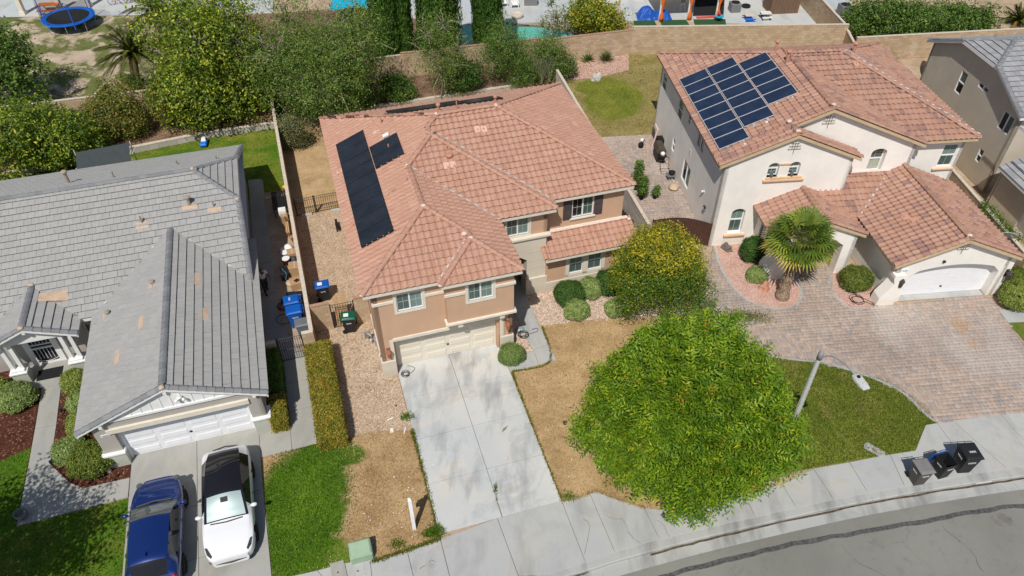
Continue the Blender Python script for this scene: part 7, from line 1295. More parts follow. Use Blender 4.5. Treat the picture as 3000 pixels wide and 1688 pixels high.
# ------------------------------------------------------------------ vehicles
def cr1(xs, ys, x):
    i = max(1, min(len(xs)-2, int(np.searchsorted(xs, x)))); i0, i1, i2, i3 = max(i-2,0), i-1, i, min(i+1,len(xs)-1)
    t = (x-xs[i1])/max(xs[i2]-xs[i1],1e-6); t = min(max(t,0),1); h = xs[i2]-xs[i1]
    m1 = (ys[i2]-ys[i0])/max(xs[i2]-xs[i0],1e-6)*h; m2 = (ys[i3]-ys[i1])/max(xs[i3]-xs[i1],1e-6)*h
    return (2*t**3-3*t*t+1)*ys[i1]+(t**3-2*t*t+t)*m1+(-2*t**3+3*t*t)*ys[i2]+(t**3-t*t)*m2
def car(label, loc_, rz, st, paint, spec):
    """st: stations (x, half width, sill z, belt z, roof half width, top z), front = +x, sorted by x. Body lofted, split into panels and glass"""
    t = thing('parked_car', label, 'car', loc_, rz); st = sorted(st); xs = [q[0] for q in st]; N = 120; gx = np.linspace(xs[0], xs[-1], N+1); rows = []
    for x in gx:
        w, zs, zb, wr, zt = [cr1(xs, [q[k] for q in st], x) for k in range(1,6)]
        f = lambda a, b, n: [(a[0]+(b[0]-a[0])*k/n, a[1]+(b[1]-a[1])*k/n) for k in range(n)]
        A = [(w*.86,zs-.02),(w*.95,zs+.06),(w*.985,zs+(zb-zs)*.35),(w,zs+(zb-zs)*.62),(w*.985,zb-.06),(w*.955,zb)]; sec = A[:]                      # 0..5
        Bq = (wr, zt-(zt-zb)*.16-.012); sec += f(A[-1], Bq, 5)[1:]; sec.append(Bq)                                                                   # 6..10  side glass zone 5..10
        for k in range(1,9): q = k/8; sec.append((wr*(1-q), Bq[1]+(zt-Bq[1])*math.sin(q*math.pi/2)))                                                  # 11..18 top
        rows.append([(x, y, z) for y, z in sec]+[(x, -y, z) for y, z in sec[-2::-1]])
    K = len(rows[0]); half = (K-1)//2; V = [p for r in rows for p in r]; parts = {}
    wc = spec['wheels']; rw_ = spec['wr']
    for i in range(N):
        xm_ = (gx[i]+gx[i+1])/2
        for j in range(K-1):
            jj = j if j < half else K-2-j; zc = sum(V[a][2] for a in (i*K+j,(i+1)*K+j,(i+1)*K+j+1,i*K+j+1))/4; 
            if jj <= 3 and any((xm_-c)**2+(zc-rw_)**2 < (rw_*1.16)**2 for c in wc): continue
            p = 'body'
            if jj >= 10:
                for nme, a, b in spec['top']:
                    if a < xm_ < b: p = nme
                if p == 'windshield' and spec.get('shade') and jj >= 11 and spec['shade'][0] < xm_ < spec['shade'][1]: p = 'sunshade'
            elif jj >= 5:
                for a, b in spec['side']:
                    if a < xm_ < b and 5 <= jj <= 9 and abs(V[i*K+(10 if j < half else K-1-10)][2]-V[i*K+(5 if j < half else K-1-5)][2]) > .16: p = 'side_window' if j < half else 'side_window_'
            elif jj == 0: p = 'sill'
            parts.setdefault(p, []).append((i*K+j, (i+1)*K+j, (i+1)*K+j+1, i*K+j+1))
    mats = dict(body=paint, windshield=X['car_glass_clear'] if spec.get('clear') else X['car_glass'], rear_window=X['car_glass'], glass_roof=X['roof_glass'], side_window=X['car_glass'], side_window_=X['car_glass'], sunshade=X['sunshade_g'], sill=X['plastic_black'])
    for p, fs in parts.items():
        ids = sorted({a for q in fs for a in q}); mp = {a: k for k, a in enumerate(ids)}; me = bpy.data.meshes.new(p); me.from_pydata([V[a] for a in ids], [], [tuple(mp[a] for a in q) for q in fs]); bm = bmesh.new(); bm.from_mesh(me)
        bmesh.ops.recalc_face_normals(bm, faces=bm.faces); up = sum(f.normal.z*f.calc_area() for f in bm.faces)
        if p in ('body','windshield','sunshade','glass_roof','rear_window') and up < 0: bmesh.ops.reverse_faces(bm, faces=bm.faces)
        bm.to_mesh(me); bm.free(); link(p.rstrip('_'), me, mats[p], t, True)
    fl = MB(); fl.box(xs[0]+.25,xs[-1]-.25,-st[len(st)//2][1]*.86,st[len(st)//2][1]*.86,.2,.34); fl.build('underbody', X['plastic_black'], t)
    for e, nm in ((0,'tail'),(N,'nose')): MB().add(rows[e], [tuple(range(K)) if e else tuple(range(K-1,-1,-1))]).build(nm+'_cap', paint, t)
    yw = spec['track']
    for c in wc:
        for s in (-1,1):
            m = MB(); prof = [(.60,-.10),(.94,-.105),(1.0,-.075),(1.0,.075),(.94,.105),(.60,.10)]; ring = [[(c+rw_*q*math.cos(2*math.pi*k/24), s*yw+z_, rw_+rw_*q*math.sin(2*math.pi*k/24)) for k in range(24)] for q, z_ in prof]; m.rings(ring); wo = m.build('wheel', X['tyre'], t, True)
            r_ = MB()
            for k in range(10): a = 2*math.pi*k/10; r_.obox((c+rw_*.33*math.cos(a), s*(yw+.07), rw_+rw_*.33*math.sin(a)), (rw_*.60,.03,.05), 0, 0, -a)
            r_.tube([(c+rw_*.63*math.cos(2*math.pi*k/24), s*(yw+.08), rw_+rw_*.63*math.sin(2*math.pi*k/24)) for k in range(24)], .02, 5, True); r_.build('rim', X[spec['rim']], wo)
            a_ = MB(); a_.rings([[(c+rw_*1.15*math.cos(2*math.pi*k/20), s*yy, rw_+rw_*1.15*math.sin(2*math.pi*k/20)) for k in range(20)] for yy in (yw-.30, yw+.0)]); a_.build('wheel_arch', X['plastic_black'], t)
    for s in (-1,1):
        m = MB(); x_, y_, z_ = spec['mirror']; m.ball((x_, s*y_, z_), (.085,.13,.085), 10, 6); m.tube([(x_-.02,s*(y_-.10),z_-.03),(x_-.02,s*(y_-.24),z_-.06)], .03, 6); m.build('mirror', paint, t, True)
    return t, rows, gx
X['sunshade_g'] = car_paint('sunshade_behind_glass', (.50,.62,.60), .4)
TES = [(2.50,.48,.36,.62,.30,.66),(2.42,.66,.30,.66,.48,.70),(2.25,.83,.26,.73,.64,.77),(1.9,.925,.25,.82,.72,.885),(1.5,.955,.25,.90,.80,.985),(1.12,.965,.25,.95,.83,1.06),(.75,.968,.25,.98,.80,1.22),(.25,.97,.25,1.0,.74,1.45),(-.25,.97,.25,1.02,.70,1.60),(-.8,.97,.25,1.04,.68,1.65),(-1.4,.965,.25,1.07,.66,1.58),(-1.9,.95,.26,1.09,.62,1.42),(-2.2,.91,.30,1.08,.58,1.24),(-2.38,.82,.34,1.02,.52,1.08),(-2.5,.66,.40,.92,.42,.95)]
ct, rows, gx = car('white electric car facing the street, sunshade behind its windscreen', FY.w(3.90,-3.87), FY.yaw-R(90), TES, X['paint_white'], dict(wheels=(1.46,-1.52), wr=.36, track=.86, rim='rim_dark', mirror=(.68,1.04,1.06), top=(('windshield',.06,1.06),('glass_roof',-2.12,.06)), side=((-1.75,.60),), shade=(.14,.98)))
def surf(rows, gx, x, y):
    i = int(np.argmin(np.abs(gx-x))); r = rows[i]; half = (len(r)-1)//2; k = min(range(half+1), key=lambda q: abs(r[q][1]-abs(y))); return r[k][2]
def lamp_on(t, rows, gx, pts, mat, name, dz=.012):
    m = MB(); n = len(pts); m.add([(x,y,surf(rows,gx,x,y)+dz) for x,y in pts], [tuple(range(n))]); m.build(name, mat, t)
for s in (-1,1):
    m = MB(); a = [(2.18,s*.80,.735),(2.36,s*.66,.70),(2.30,s*.62,.745),(1.98,s*.78,.86),(1.93,s*.85,.845)]; m.add([(x,y*1.015,z+.028) for x,y,z in a], [(0,1,2,3,4) if s > 0 else (4,3,2,1,0)]); m.build('headlight', X['headlamp'], ct)
m = MB(); m.tube([(2.47,-.55,.46),(2.53,0,.46),(2.47,.55,.46)], .035, 6); m.build('lower_grille', X['plastic_black'], ct); m = MB(); m.tube([(-2.46,-.5,.98),(-2.54,0,.99),(-2.46,.5,.98)], .03, 6); m.build('boot_lip', X['plastic_black'], ct)
sm = MB(); sm.obox((.36,0,surf(rows,gx,.36,0)+.02), (.20,.26,.03), 0, 0, R(24)); sm.build('camera_housing', X['plastic_black'], ct)
wl_ = MB(); wl_.tube([(1.10,-.60,1.05),(1.16,0,1.075),(1.10,.60,1.05)], .028, 5); wl_.build('cowl', X['plastic_black'], ct)
for s in (-1,1): m = MB(); m.tube([(-.1,s*.985,.82),(.02,s*.985,.82)], .012, 5); m.tube([(-1.15,s*.98,.84),(-1.03,s*.98,.84)], .012, 5); m.build('door_handle', X['plastic_black'], ct)
SUV = [(2.36,.40,.40,.74,.28,.80),(2.30,.60,.34,.80,.46,.87),(2.12,.78,.30,.88,.62,.95),(1.75,.90,.29,.95,.74,1.03),(1.35,.95,.29,1.0,.78,1.08),(.98,.96,.29,1.03,.84,1.13),(.68,.96,.29,1.05,.81,1.28),(.30,.96,.29,1.06,.75,1.52),(.02,.96,.29,1.07,.72,1.63),(-.6,.96,.29,1.08,.71,1.67),(-1.3,.955,.29,1.10,.70,1.66),(-1.75,.945,.30,1.11,.68,1.60),(-2.05,.93,.32,1.10,.60,1.34),(-2.28,.90,.36,1.06,.60,1.10),(-2.38,.80,.44,.95,.52,.98)]
cb, rows, gx = car('dark blue compact SUV parked nose to the garage, cut off below', FY.w(1.24,-4.40), FY.yaw+R(90), SUV, X['paint_blue'], dict(wheels=(1.48,-1.50), wr=.36, track=.86, rim='rim', mirror=(.72,1.07,1.12), top=(('windshield',.10,.94),('rear_window',-2.22,-1.80)), side=((-1.62,.55),), clear=True))
for s in (-1,1):
    m = MB(); m.tube([(1.0,s*.15,1.155),(.90,s*.62,1.18)], .014, 5); m.build('wiper', X['plastic_black'], cb)
    m = MB(); m.ball((2.20,s*.70,.84), (.14,.14,.07), 10, 6); m.build('headlight', X['car_glass_clear'], cb, True); m = MB(); m.ball((-2.30,s*.78,1.02), (.08,.13,.10), 8, 6); m.build('tail_light', X['tail_red'], cb, True)
    m = MB(); m.tube([(-.05,s*.985,.95),(.12,s*.985,.95)], .015, 5); m.tube([(-1.0,s*.985,.97),(-.83,s*.985,.97)], .015, 5); m.build('door_handle', X['paint_blue'], cb)
m = MB(); m.tube([(1.02,-.66,1.12),(1.08,0,1.15),(1.02,.66,1.12)], .035, 6); m.build('cowl', X['plastic_black'], cb); m = MB(); m.obox((-1.55,.02,1.72), (.16,.03,.06)); m.build('antenna_fin', X['paint_blue'], cb); m = MB(); m.lathe((2.36,0,.78), [(.06,0),(.06,.01)], 12); m.build('badge', X['rim'], cb)
# ------------------------------------------------------------------ wheeled bins
def bin_(label, loc_, rz, body, lid, open_=False, s=1.0, logo=True, lidtext=None, sticker=False):
    """front = -y, hinge, handle and wheels at the back (+y)"""
    t = thing('wheelie_bin', label, 'bin', loc_, rz, 'wheeled bins'); h = .96*s; b0, b1 = .22*s, .29*s; d0, d1 = .25*s, .33*s
    m = MB(); ring = [[(-b0,-d0,.02),(b0,-d0,.02),(b0,d0-.05,.02),(-b0,d0-.05,.02)],[(-b0*1.02,-d0*1.03,.10),(b0*1.02,-d0*1.03,.10),(b0*1.02,d0,.14),(-b0*1.02,d0,.14)],[(-b1*.96,-d1*.95,h-.10),(b1*.96,-d1*.95,h-.10),(b1*.96,d1*.95,h-.10),(-b1*.96,d1*.95,h-.10)],[(-b1,-d1,h-.08),(b1,-d1,h-.08),(b1,d1,h-.08),(-b1,d1,h-.08)],[(-b1,-d1,h),(b1,-d1,h),(b1,d1,h),(-b1,d1,h)]]
    if open_: ring += [[(-b1+.03,-d1+.03,h),(b1-.03,-d1+.03,h),(b1-.03,d1-.03,h),(-b1+.03,d1-.03,h)],[(-b0+.02,-d0+.02,.06),(b0-.02,-d0+.02,.06),(b0-.02,d0-.06,.06),(-b0+.02,d0-.06,.06)]]
    m.rings(ring); m.build('body', X[body], t, bevel=.02, seg=2)
    if not open_:
        m = MB(); m.rings([[(-b1-.03,-d1-.05,h+.005),(b1+.03,-d1-.05,h+.005),(b1+.03,d1+.03,h+.005),(-b1-.03,d1+.03,h+.005)],[(-b1-.03,-d1-.05,h+.05),(b1+.03,-d1-.05,h+.05),(b1+.03,d1+.03,h+.05),(-b1-.03,d1+.03,h+.05)],[(-b1+.05,-d1+.06,h+.10),(b1-.05,-d1+.06,h+.10),(b1-.05,d1-.05,h+.11),(-b1+.05,d1-.05,h+.11)]]); lo = m.build('lid', X[lid], t, bevel=.025, seg=2)
        if lidtext: text_on(lo, 'lettering', lidtext, .13*s, (0,-d1*.25,h+.112), (1,0,0), (0,1,.02), X['ink_white'])
        if sticker: q = MB(); q.box(-.13,.10,-.02,.22,h+.105,h+.118); q.build('sticker', X['ink_white'], lo)
    else:
        m = MB(); m.obox((0,d1+.10,h-.30), (b1*2+.06,.05,.70), 0, R(12)); m.build('lid', X[lid], t, bevel=.02, seg=2)
    m = MB(); m.tube([(-b1+.03,d1+.0,h-.03),(-b1+.03,d1+.11,h+.01),(b1-.03,d1+.11,h+.01),(b1-.03,d1+.0,h-.03)], .016, 6); m.tube([(0,d1,h-.03),(0,d1+.11,h+.01)], .014, 5); m.build('handle', X[body], t)
    for sx in (-1,1):
        w = MB(); w.rings([[(sx*(b0+.01)+a, d0+.0+.125*math.cos(6.283*k/16), .13+.125*math.sin(6.283*k/16)) for k in range(16)] for a in (-.03,.03)]); w.build('wheel', X['rubber'], t)
    if logo: text_on(t, 'logo', 'WM', .16*s, (b1*.93,0,h*.72), (0,1,0), (.10,0,1), X['ink_white']); text_on(t, 'logo', 'WM', .16*s, (0,-d1*.93-.005,h*.72), (1,0,0), (0,-.09,1), X['ink_white']); text_on(t, 'logo', 'WM', .14*s, (-b1*.93-.004,0,h*.72), (0,-1,0), (-.10,0,1), X['ink_white'])
    return t
bin_('grey-lidded brown bin at the left end of the kerbside row', (16.86,17.72), R(9), 'bin_brown', 'bin_lidgrey', s=1.03); bin_('open black bin with hanging blue lid in the kerbside row', (17.98,18.05), R(16), 'bin_black', 'bin_blue', True, 1.03); bin_('large black bin at the right end of the kerbside row', (19.0,18.35), R(4), 'bin_black', 'bin_black', s=1.18, lidtext='WM')
bin_('black bin with green lid before the plank gate', FM.w(-1.13,3.62), FM.yaw+R(90-8), 'bin_black', 'bin_green', sticker=True); bin_('black bin with blue lid inside the tan house side yard', FM.w(-2.12,6.35), FM.yaw+R(90), 'bin_black', 'bin_blue', sticker=True)
bin_('blue bin beside the boundary wall, farther of two', FM.w(-3.72,5.55), FM.yaw-R(90), 'bin_blue', 'bin_blue', s=1.08, lidtext='WM'); bin_('blue bin beside the boundary wall, nearer of two', FM.w(-3.66,4.78), FM.yaw-R(90), 'bin_blue', 'bin_blue', s=1.08); bin_('grey bin behind the grey house iron gate', FM.w(-3.36,3.85), FM.yaw-R(90), 'bin_grey', 'bin_grey', s=.98, logo=False)
# ------------------------------------------------------------------ person and animal
def skin_mesh(name, verts, edges, radii, mat, parent, root=0, sub=2):
    me = bpy.data.meshes.new(name); me.from_pydata(verts, edges, []); o = link(name, me, mat, parent); md = o.modifiers.new('skin','SKIN')
    for i, r in enumerate(radii): d = me.skin_vertices[0].data[i]; d.radius = r if isinstance(r, tuple) else (r,r); d.use_root = (i == root)
    md.use_smooth_shade = True; s = o.modifiers.new('sub','SUBSURF'); s.levels = sub; s.render_levels = sub; return o
pe = thing('person', 'person in white t-shirt and dark trousers walking on the side path', 'person', FM.w(-5.02,7.75), FM.yaw+R(20))
# local: facing -y; mid-stride, head bowed
J = dict(pel=(0,0,.92),sp=(0,-.01,1.12),ch=(0,-.02,1.32),nk=(0,-.03,1.47),h1=(0,-.055,1.55),h2=(0,-.075,1.66),h3=(0,-.07,1.735), sl=(-.19,0,1.40),el=(-.29,.06,1.14),wl=(-.31,-.06,.92),hl=(-.31,-.10,.83), sr=(.19,-.02,1.40),er=(.29,.0,1.14),wr=(.33,-.12,.93),hr=(.33,-.16,.84), kl=(-.10,-.16,.50),al=(-.11,-.17,.09),tl=(-.12,-.33,.04), kr=(.11,.02,.48),ar=(.12,.26,.12),tr=(.13,.15,.03),pl=(-.09,-.01,.86),pr=(.09,-.01,.86))
ks = list(J); E_ = [('pel','sp'),('sp','ch'),('ch','nk'),('nk','h1'),('h1','h2'),('h2','h3'),('ch','sl'),('sl','el'),('el','wl'),('wl','hl'),('ch','sr'),('sr','er'),('er','wr'),('wr','hr'),('pel','pl'),('pl','kl'),('kl','al'),('al','tl'),('pel','pr'),('pr','kr'),('kr','ar'),('ar','tr')]
rad = dict(pel=(.14,.10),sp=(.13,.09),ch=(.15,.10),nk=.055,h1=(.075,.085),h2=(.082,.10),h3=.055,sl=.062,el=.043,wl=.03,hl=(.042,.02),sr=.062,er=.043,wr=.03,hr=(.042,.02),kl=.062,al=.042,tl=.035,kr=.062,ar=.042,tr=.035,pl=.09,pr=.09)
skin_mesh('body', [J[k] for k in ks], [(ks.index(a),ks.index(b)) for a,b in E_], [rad[k] for k in ks], X['skin'], pe, 0, 2)
def sub(keys, edges, grow, mat, nm, extra={}):
    Jx = dict(J); Jx.update(extra); skin_mesh(nm, [Jx[k] for k in keys], [(keys.index(a),keys.index(b)) for a,b in edges], [tuple((q if isinstance(q,float) else 0)+grow for q in ((rad[k],rad[k]) if not isinstance(rad[k],tuple) else rad[k])) for k in keys], mat, pe, 0, 2)
def mid(a, b, f): return tuple(J[a][i]+(J[b][i]-J[a][i])*f for i in range(3))
rad['e2l'] = rad['e2r'] = .055; sub(['ch','sp','pel','sl','e2l','sr','e2r'], [('ch','sp'),('sp','pel'),('ch','sl'),('sl','e2l'),('ch','sr'),('sr','e2r')], .022, X['shirt'], 'shirt', dict(e2l=mid('sl','el',.75), e2r=mid('sr','er',.75)))
sub(['pel','pl','kl','al','pr','kr','ar'], [('pel','pl'),('pl','kl'),('kl','al'),('pel','pr'),('pr','kr'),('kr','ar')], .020, X['trouser'], 'trousers'); 
for a, b in (('al','tl'),('ar','tr')): c = Vector(J[a]).lerp(Vector(J[b]), .5); m = MB(); m.ball((c.x,c.y,max(.05,c.z-.02)), (.055,.14,.05), 10, 6); m.build('shoe', X['shoe'], pe, True)
for s in (-1,1):
    for k in range(4): q = Vector(J['hl' if s < 0 else 'hr']); m = MB(); m.tube([q+Vector((0,-.01+.018*k-.02,-.02)), q+Vector((0,-.02+.018*k-.02,-.06)), q+Vector((-s*.015,-.02+.018*k-.02,-.09+.008*abs(k-1.5)))], [.010,.009,.007], 6); m.build('finger', X['skin'], pe, True)
    m = MB(); m.tube([q+Vector((0,-.03,.0)), q+Vector((-s*.02,-.06,-.03)), q+Vector((-s*.02,-.065,-.055))], [.012,.010,.008], 6); m.build('thumb', X['skin'], pe, True)
f_ = MB(); f_.ball((0,-.165,1.635), (.014,.022,.022), 6, 4); f_.build('nose', X['skin'], pe, True); f_ = MB(); f_.ball((-.033,-.155,1.66), .011, 6, 4); f_.ball((.033,-.155,1.66), .011, 6, 4); f_.build('eyes', X['shoe'], pe); f_ = MB(); f_.box(-.025,.025,-.162,-.15,1.592,1.60); f_.build('mouth', X['terracotta'], pe); f_ = MB(); f_.ball((-.088,-.07,1.645), (.012,.02,.032), 6, 4); f_.ball((.088,-.07,1.645), (.012,.02,.032), 6, 4); f_.build('ears', X['skin'], pe, True)
bg_ = thing('bag', 'dark bag carried by the person on the side path', 'bag', FM.w(-5.30,7.55)+(.40,), FM.yaw+R(20)); m = MB(); m.ball((0,0,.2), (.12,.20,.22), 10, 6, .06); m.tube([(0,-.1,.36),(.0,0,.46),(0,.1,.36)], .012, 5); m.build('sack', X['black_cloth'], bg_, True)
dg_ = thing('dog', 'small black dog standing in the dry side yard', 'dog', at(990,672), R(200)); m_ = dict(hp=(0,.20,.30),md=(0,.02,.29),sh=(0,-.18,.31),nk=(0,-.27,.38),hd=(0,-.36,.42),mz=(0,-.47,.40), t1=(0,.30,.33),t2=(0,.40,.42), fa=(-.07,-.18,.20),fb=(-.07,-.16,.11),fc=(-.07,-.19,.02),ga=(.07,-.18,.20),gb=(.07,-.20,.11),gc=(.07,-.23,.02), ha=(-.08,.16,.20),hb=(-.08,.25,.12),hc=(-.08,.22,.02),ia=(.08,.19,.20),ib=(.08,.28,.12),ic=(.08,.25,.02)); ks2 = list(m_); ed = [('hp','md'),('md','sh'),('sh','nk'),('nk','hd'),('hd','mz'),('hp','t1'),('t1','t2'),('sh','fa'),('fa','fb'),('fb','fc'),('sh','ga'),('ga','gb'),('gb','gc'),('hp','ha'),('ha','hb'),('hb','hc'),('hp','ia'),('ia','ib'),('ib','ic')]
rr_ = dict(hp=(.085,.10),md=(.085,.095),sh=(.09,.12),nk=.065,hd=.07,mz=.035,t1=.025,t2=.012,fa=.04,fb=.025,fc=.026,ga=.04,gb=.025,gc=.026,ha=.055,hb=.026,hc=.026,ia=.055,ib=.026,ic=.026); skin_mesh('body', [m_[k] for k in ks2], [(ks2.index(a),ks2.index(b)) for a,b in ed], [rr_[k] for k in ks2], X['fur_black'], dg_, 0, 2)
for s in (-1,1): m = MB(); m.obox((s*.055,-.33,.48), (.03,.02,.07), 0, 0, s*.4); m.build('ear', X['fur_black'], dg_)
# ------------------------------------------------------------------ things in the side yard of the grey house
def thg(name, label, cat, fr, x, y, rz=0, z=0, group=None): return thing(name, label, cat, fr.w(x,y)+(z,), fr.yaw+rz, group)
t = thg('patio_table', 'black slatted patio table against the boundary wall', 'table', FM, -3.67, 15.1)
for i in range(9): MB().box(-.46+i*.103,-.46+i*.103+.085,-.9,.9,.72,.75).build('slat', X['black_metal'], t)
f = MB(); f.box(-.48,.48,-.92,-.88,.68,.72); f.box(-.48,.48,.88,.92,.68,.72); f.build('frame', X['black_metal'], t)
for sx in (-.42,.42):
    for sy in (-.84,.84): MB().box(sx-.02,sx+.02,sy-.02,sy+.02,0,.68).build('leg', X['black_metal'], t)
def carton(label, x, y, sx, sy, sz, rz=0, mat='cardboard', fr=FM, z=0, tape=True, rx=0, cat='box', name='cardboard_box', flaps=False):
    t = thg(name, label, cat, fr, x, y, rz, z); m = MB(); m.obox((0,0,sz/2), (sx,sy,sz), 0, rx); b = m.build('body', X[mat], t, bevel=.01)
    if tape: q = MB(); q.box(-.03,.03,-sy/2-.001,sy/2+.001,sz,sz+.004); q.build('tape', X['hdg_wood'], t)
    if flaps:
        q = MB(); q.obox((0,sy/2+.06,sz-.02), (sx*.95,.01,.18), 0, R(50)); q.obox((sx/2+.06,0,sz-.02), (.01,sy*.95,.18), 0, 0, R(50)); q.build('flap', X[mat], t)
    return t
carton('tall white carton standing by the black table', -3.62, 13.75, .42, .42, .95, mat='white_plastic', tape=False); carton('tall brown carton below the white one', -3.55, 13.25, .38, .35, .85, .1)
for i in range(3): c = thg('cardboard_sheet', ('widest','middle','narrowest')[i]+' flattened cardboard sheet leaning on the boundary wall', 'cardboard', FM, -3.42+.05*i, 12.65-.1*i, 0); q = MB(); q.obox((0,0,.5-.06*i), (.02,.75-.1*i,1.0-.12*i), 0, 0, R(-14)); q.build('sheet', X['cardboard'], c)
for i in range(2):
    p = thg('pallet', ('wooden pallet leaning on the boundary wall, outer one','wooden pallet leaning on the boundary wall, inner one')[i], 'pallet', FM, -3.42+.10*i, 11.95, 0)
    for k in range(6): q = MB(); q.obox((.0,-.45+k*.18,.5), (.02,.09,1.0), 0, 0, R(-16)); q.build('slat', X['wood'], p)
    for z in (.1,.5,.9): q = MB(); q.obox((.05-(z-.5)*.28,0,z), (.07,1.0,.09), 0, 0, R(-16)); q.build('rail', X['wood_light'], p)
def bucket(label, x, y, r, h, body, lid, fr=FM, cat='bucket'):
    t = thg('bucket', label, cat, fr, x, y); m = MB(); m.lathe((0,0,0), [(r*.82,0),(r,h*.9),(r*1.05,h*.92),(r*1.05,h)], 16); m.build('body', X[body], t, True); m = MB(); m.lathe((0,0,h), [(r*1.07,-.02),(r*1.07,.025),(r*.9,.03)], 16); m.build('lid', X[lid], t); m = MB(); m.tube([(r*1.08*math.cos(a*.314), 0, h-.02-.12*math.sin(a*.314)) for a in range(11)], .006, 4); m.build('handle', X['galv'], t); return t
def sack(label, x, y, r, mat, name='bag', fr=FM, cat='bag', z=0):
    t = thg(name, label, cat, fr, x, y, random.uniform(0,3), z); m = MB(); n = 14; R_ = []
    for j in range(9):
        q = j/8; a = math.sin(math.pi*(.12+q*.83))**.7; R_.append([(r[0]*a*math.cos(6.283*k/n)*random.uniform(.82,1.15), r[1]*a*math.sin(6.283*k/n)*random.uniform(.82,1.15), r[2]*q*random.uniform(.93,1.05)) for k in range(n)])
    m.rings(R_); m.build('sack', X[mat], t, True); return t
sack('white plastic sack on the junk pile beside the wall', -3.62, 11.0, (.32,.26,.38), 'white_plastic'); sack('grey torn sheet beside the white sack', -3.95, 11.05, (.2,.2,.25), 'alu'); bucket('red bucket with white lid, farther of two', -3.82, 10.35, .20, .40, 'red_plastic', 'white_plastic'); bucket('red bucket with white lid, nearer of two', -3.80, 9.8, .20, .40, 'red_plastic', 'white_plastic')
carton('brown carton on the junk pile behind the black tub', -3.42, 10.25, .55, .5, .5, .06); carton('large brown carton in front of the black tub', -3.38, 8.85, .62, .60, .62, -.06); carton('open brown carton at the front of the junk pile', -3.40, 7.75, .7, .6, .42, .1, flaps=True, tape=False)
t = thg('tub', 'round black tub with blue liner on the junk pile', 'tub', FM, -3.48, 9.55); m = MB(); m.lathe((0,0,0), [(.26,0),(.34,.36),(.36,.40),(.33,.40),(.25,.12),(.01,.10)], 20); m.build('body', X['plastic_black'], t, True); m = MB(); m.ball((.02,-.05,.22), (.2,.2,.12), 10, 5, .08); m.build('liner', X['blue_tarp'], t, True)
carton('black tool crate with white lettering beside the path', -3.95, 8.7, .42, .62, .5, .05, 'plastic_black', tape=False, name='tool_crate', cat='crate'); lt = thg('cable', 'pale loose cable draped over the black crate', 'cable', FM, -3.95, 8.65); MB().tube([(-.1,.2,.52),(-.05,0,.54),(.05,-.15,.53),(.1,-.32,.5),(.0,-.38,.2),(.05,-.42,.02)], .012, 5).build('cable', X['hose_teal'], lt)
sack('crumpled beige sack below the black crate', -3.72, 8.0, (.30,.24,.22), 'hdg_wood'); sack('dark rubbish sack inside the open carton', -3.38, 7.75, (.28,.24,.32), 'black_cloth', z=.14); sack('beige dust sheet heap before the blue bins', -3.75, 7.0, (.34,.34,.16), 'trim_tan')
t = thg('wheelbarrow', 'black wheelbarrow tray beside the blue bins', 'wheelbarrow', FM, -3.62, 6.45, R(80)); m = MB(); m.rings([[(-.22,-.32,.30),(.22,-.32,.30),(.24,.30,.32),(-.24,.30,.32)],[(-.32,-.48,.55),(.32,-.48,.55),(.34,.42,.55),(-.34,.42,.55)],[(-.29,-.45,.55),(.29,-.45,.55),(.31,.39,.55),(-.31,.39,.55)],[(-.2,-.3,.34),(.2,-.3,.34),(.22,.28,.35),(-.22,.28,.35)]]); m.build('tray', X['plastic_black'], t, bevel=.02); m = MB(); m.tube([(-.25,-.7,.45),(-.2,.2,.28),(-.06,.55,.18)], .018, 6); m.tube([(.25,-.7,.45),(.2,.2,.28),(.06,.55,.18)], .018, 6); m.build('frame', X['galv'], t); m = MB(); m.rings([[(a,.55+.17*math.cos(6.283*k/16),.17+.17*math.sin(6.283*k/16)) for k in range(16)] for a in (-.04,.04)]); m.build('wheel', X['rubber'], t)
def coil(label, loc_, n, r, mat, rr=.014, flat=True, spread=.06, name='hose', tail=None, cat='hose', z=.03):
    t = thing(name, label, cat, loc_+(0,) if len(loc_) == 2 else loc_); pts = []
    for k in range(n*14): a = 2*math.pi*k/14; q = r*(1+.18*math.sin(a*.37+1)); pts.append((q*math.cos(a)+spread*math.sin(a*.13+k*.01), q*.85*math.sin(a)+spread*math.cos(a*.19), z+rr+.006*(k/14)*(1+math.sin(a*.5)*.4)))
    if tail: pts += [(x,y,z+rr) for x,y in smooth_poly([(pts[-1][0],pts[-1][1])]+tail, 6)]
    MB().tube(pts, rr, 6).build('coil', X[mat], t); return t
coil('red hose coil lying before the blue bins', FM.w(-4.25,6.35), 4, .30, 'hose_red', .014); coil('dark cord loop beside the blue bins', FM.w(-4.3,5.3), 1, .38, 'hose_black', .014)
t = thg('tub', 'yellow plastic tub by the boundary wall at the lawn edge', 'tub', FM, -3.32, 17.0); m = MB(); m.lathe((0,0,0), [(.13,0),(.17,.34),(.18,.36),(.15,.36),(.12,.05)], 14); m.build('body', X['yellow_plastic'], t, True)
for i in range(4): s_ = thg('edging_stone', ('nearest the wall','second from the wall','third from the wall','farthest from the wall')[i]+' pale edging stone along the grey lawn', 'stone', FM, -3.3-.38*i, 16.55-.02*i, random.uniform(-.1,.1), 0, 'edging stones'); MB().box(-.17,.17,-.09,.09,0,.10).build('stone', X['cap_block'], s_, bevel=.02)
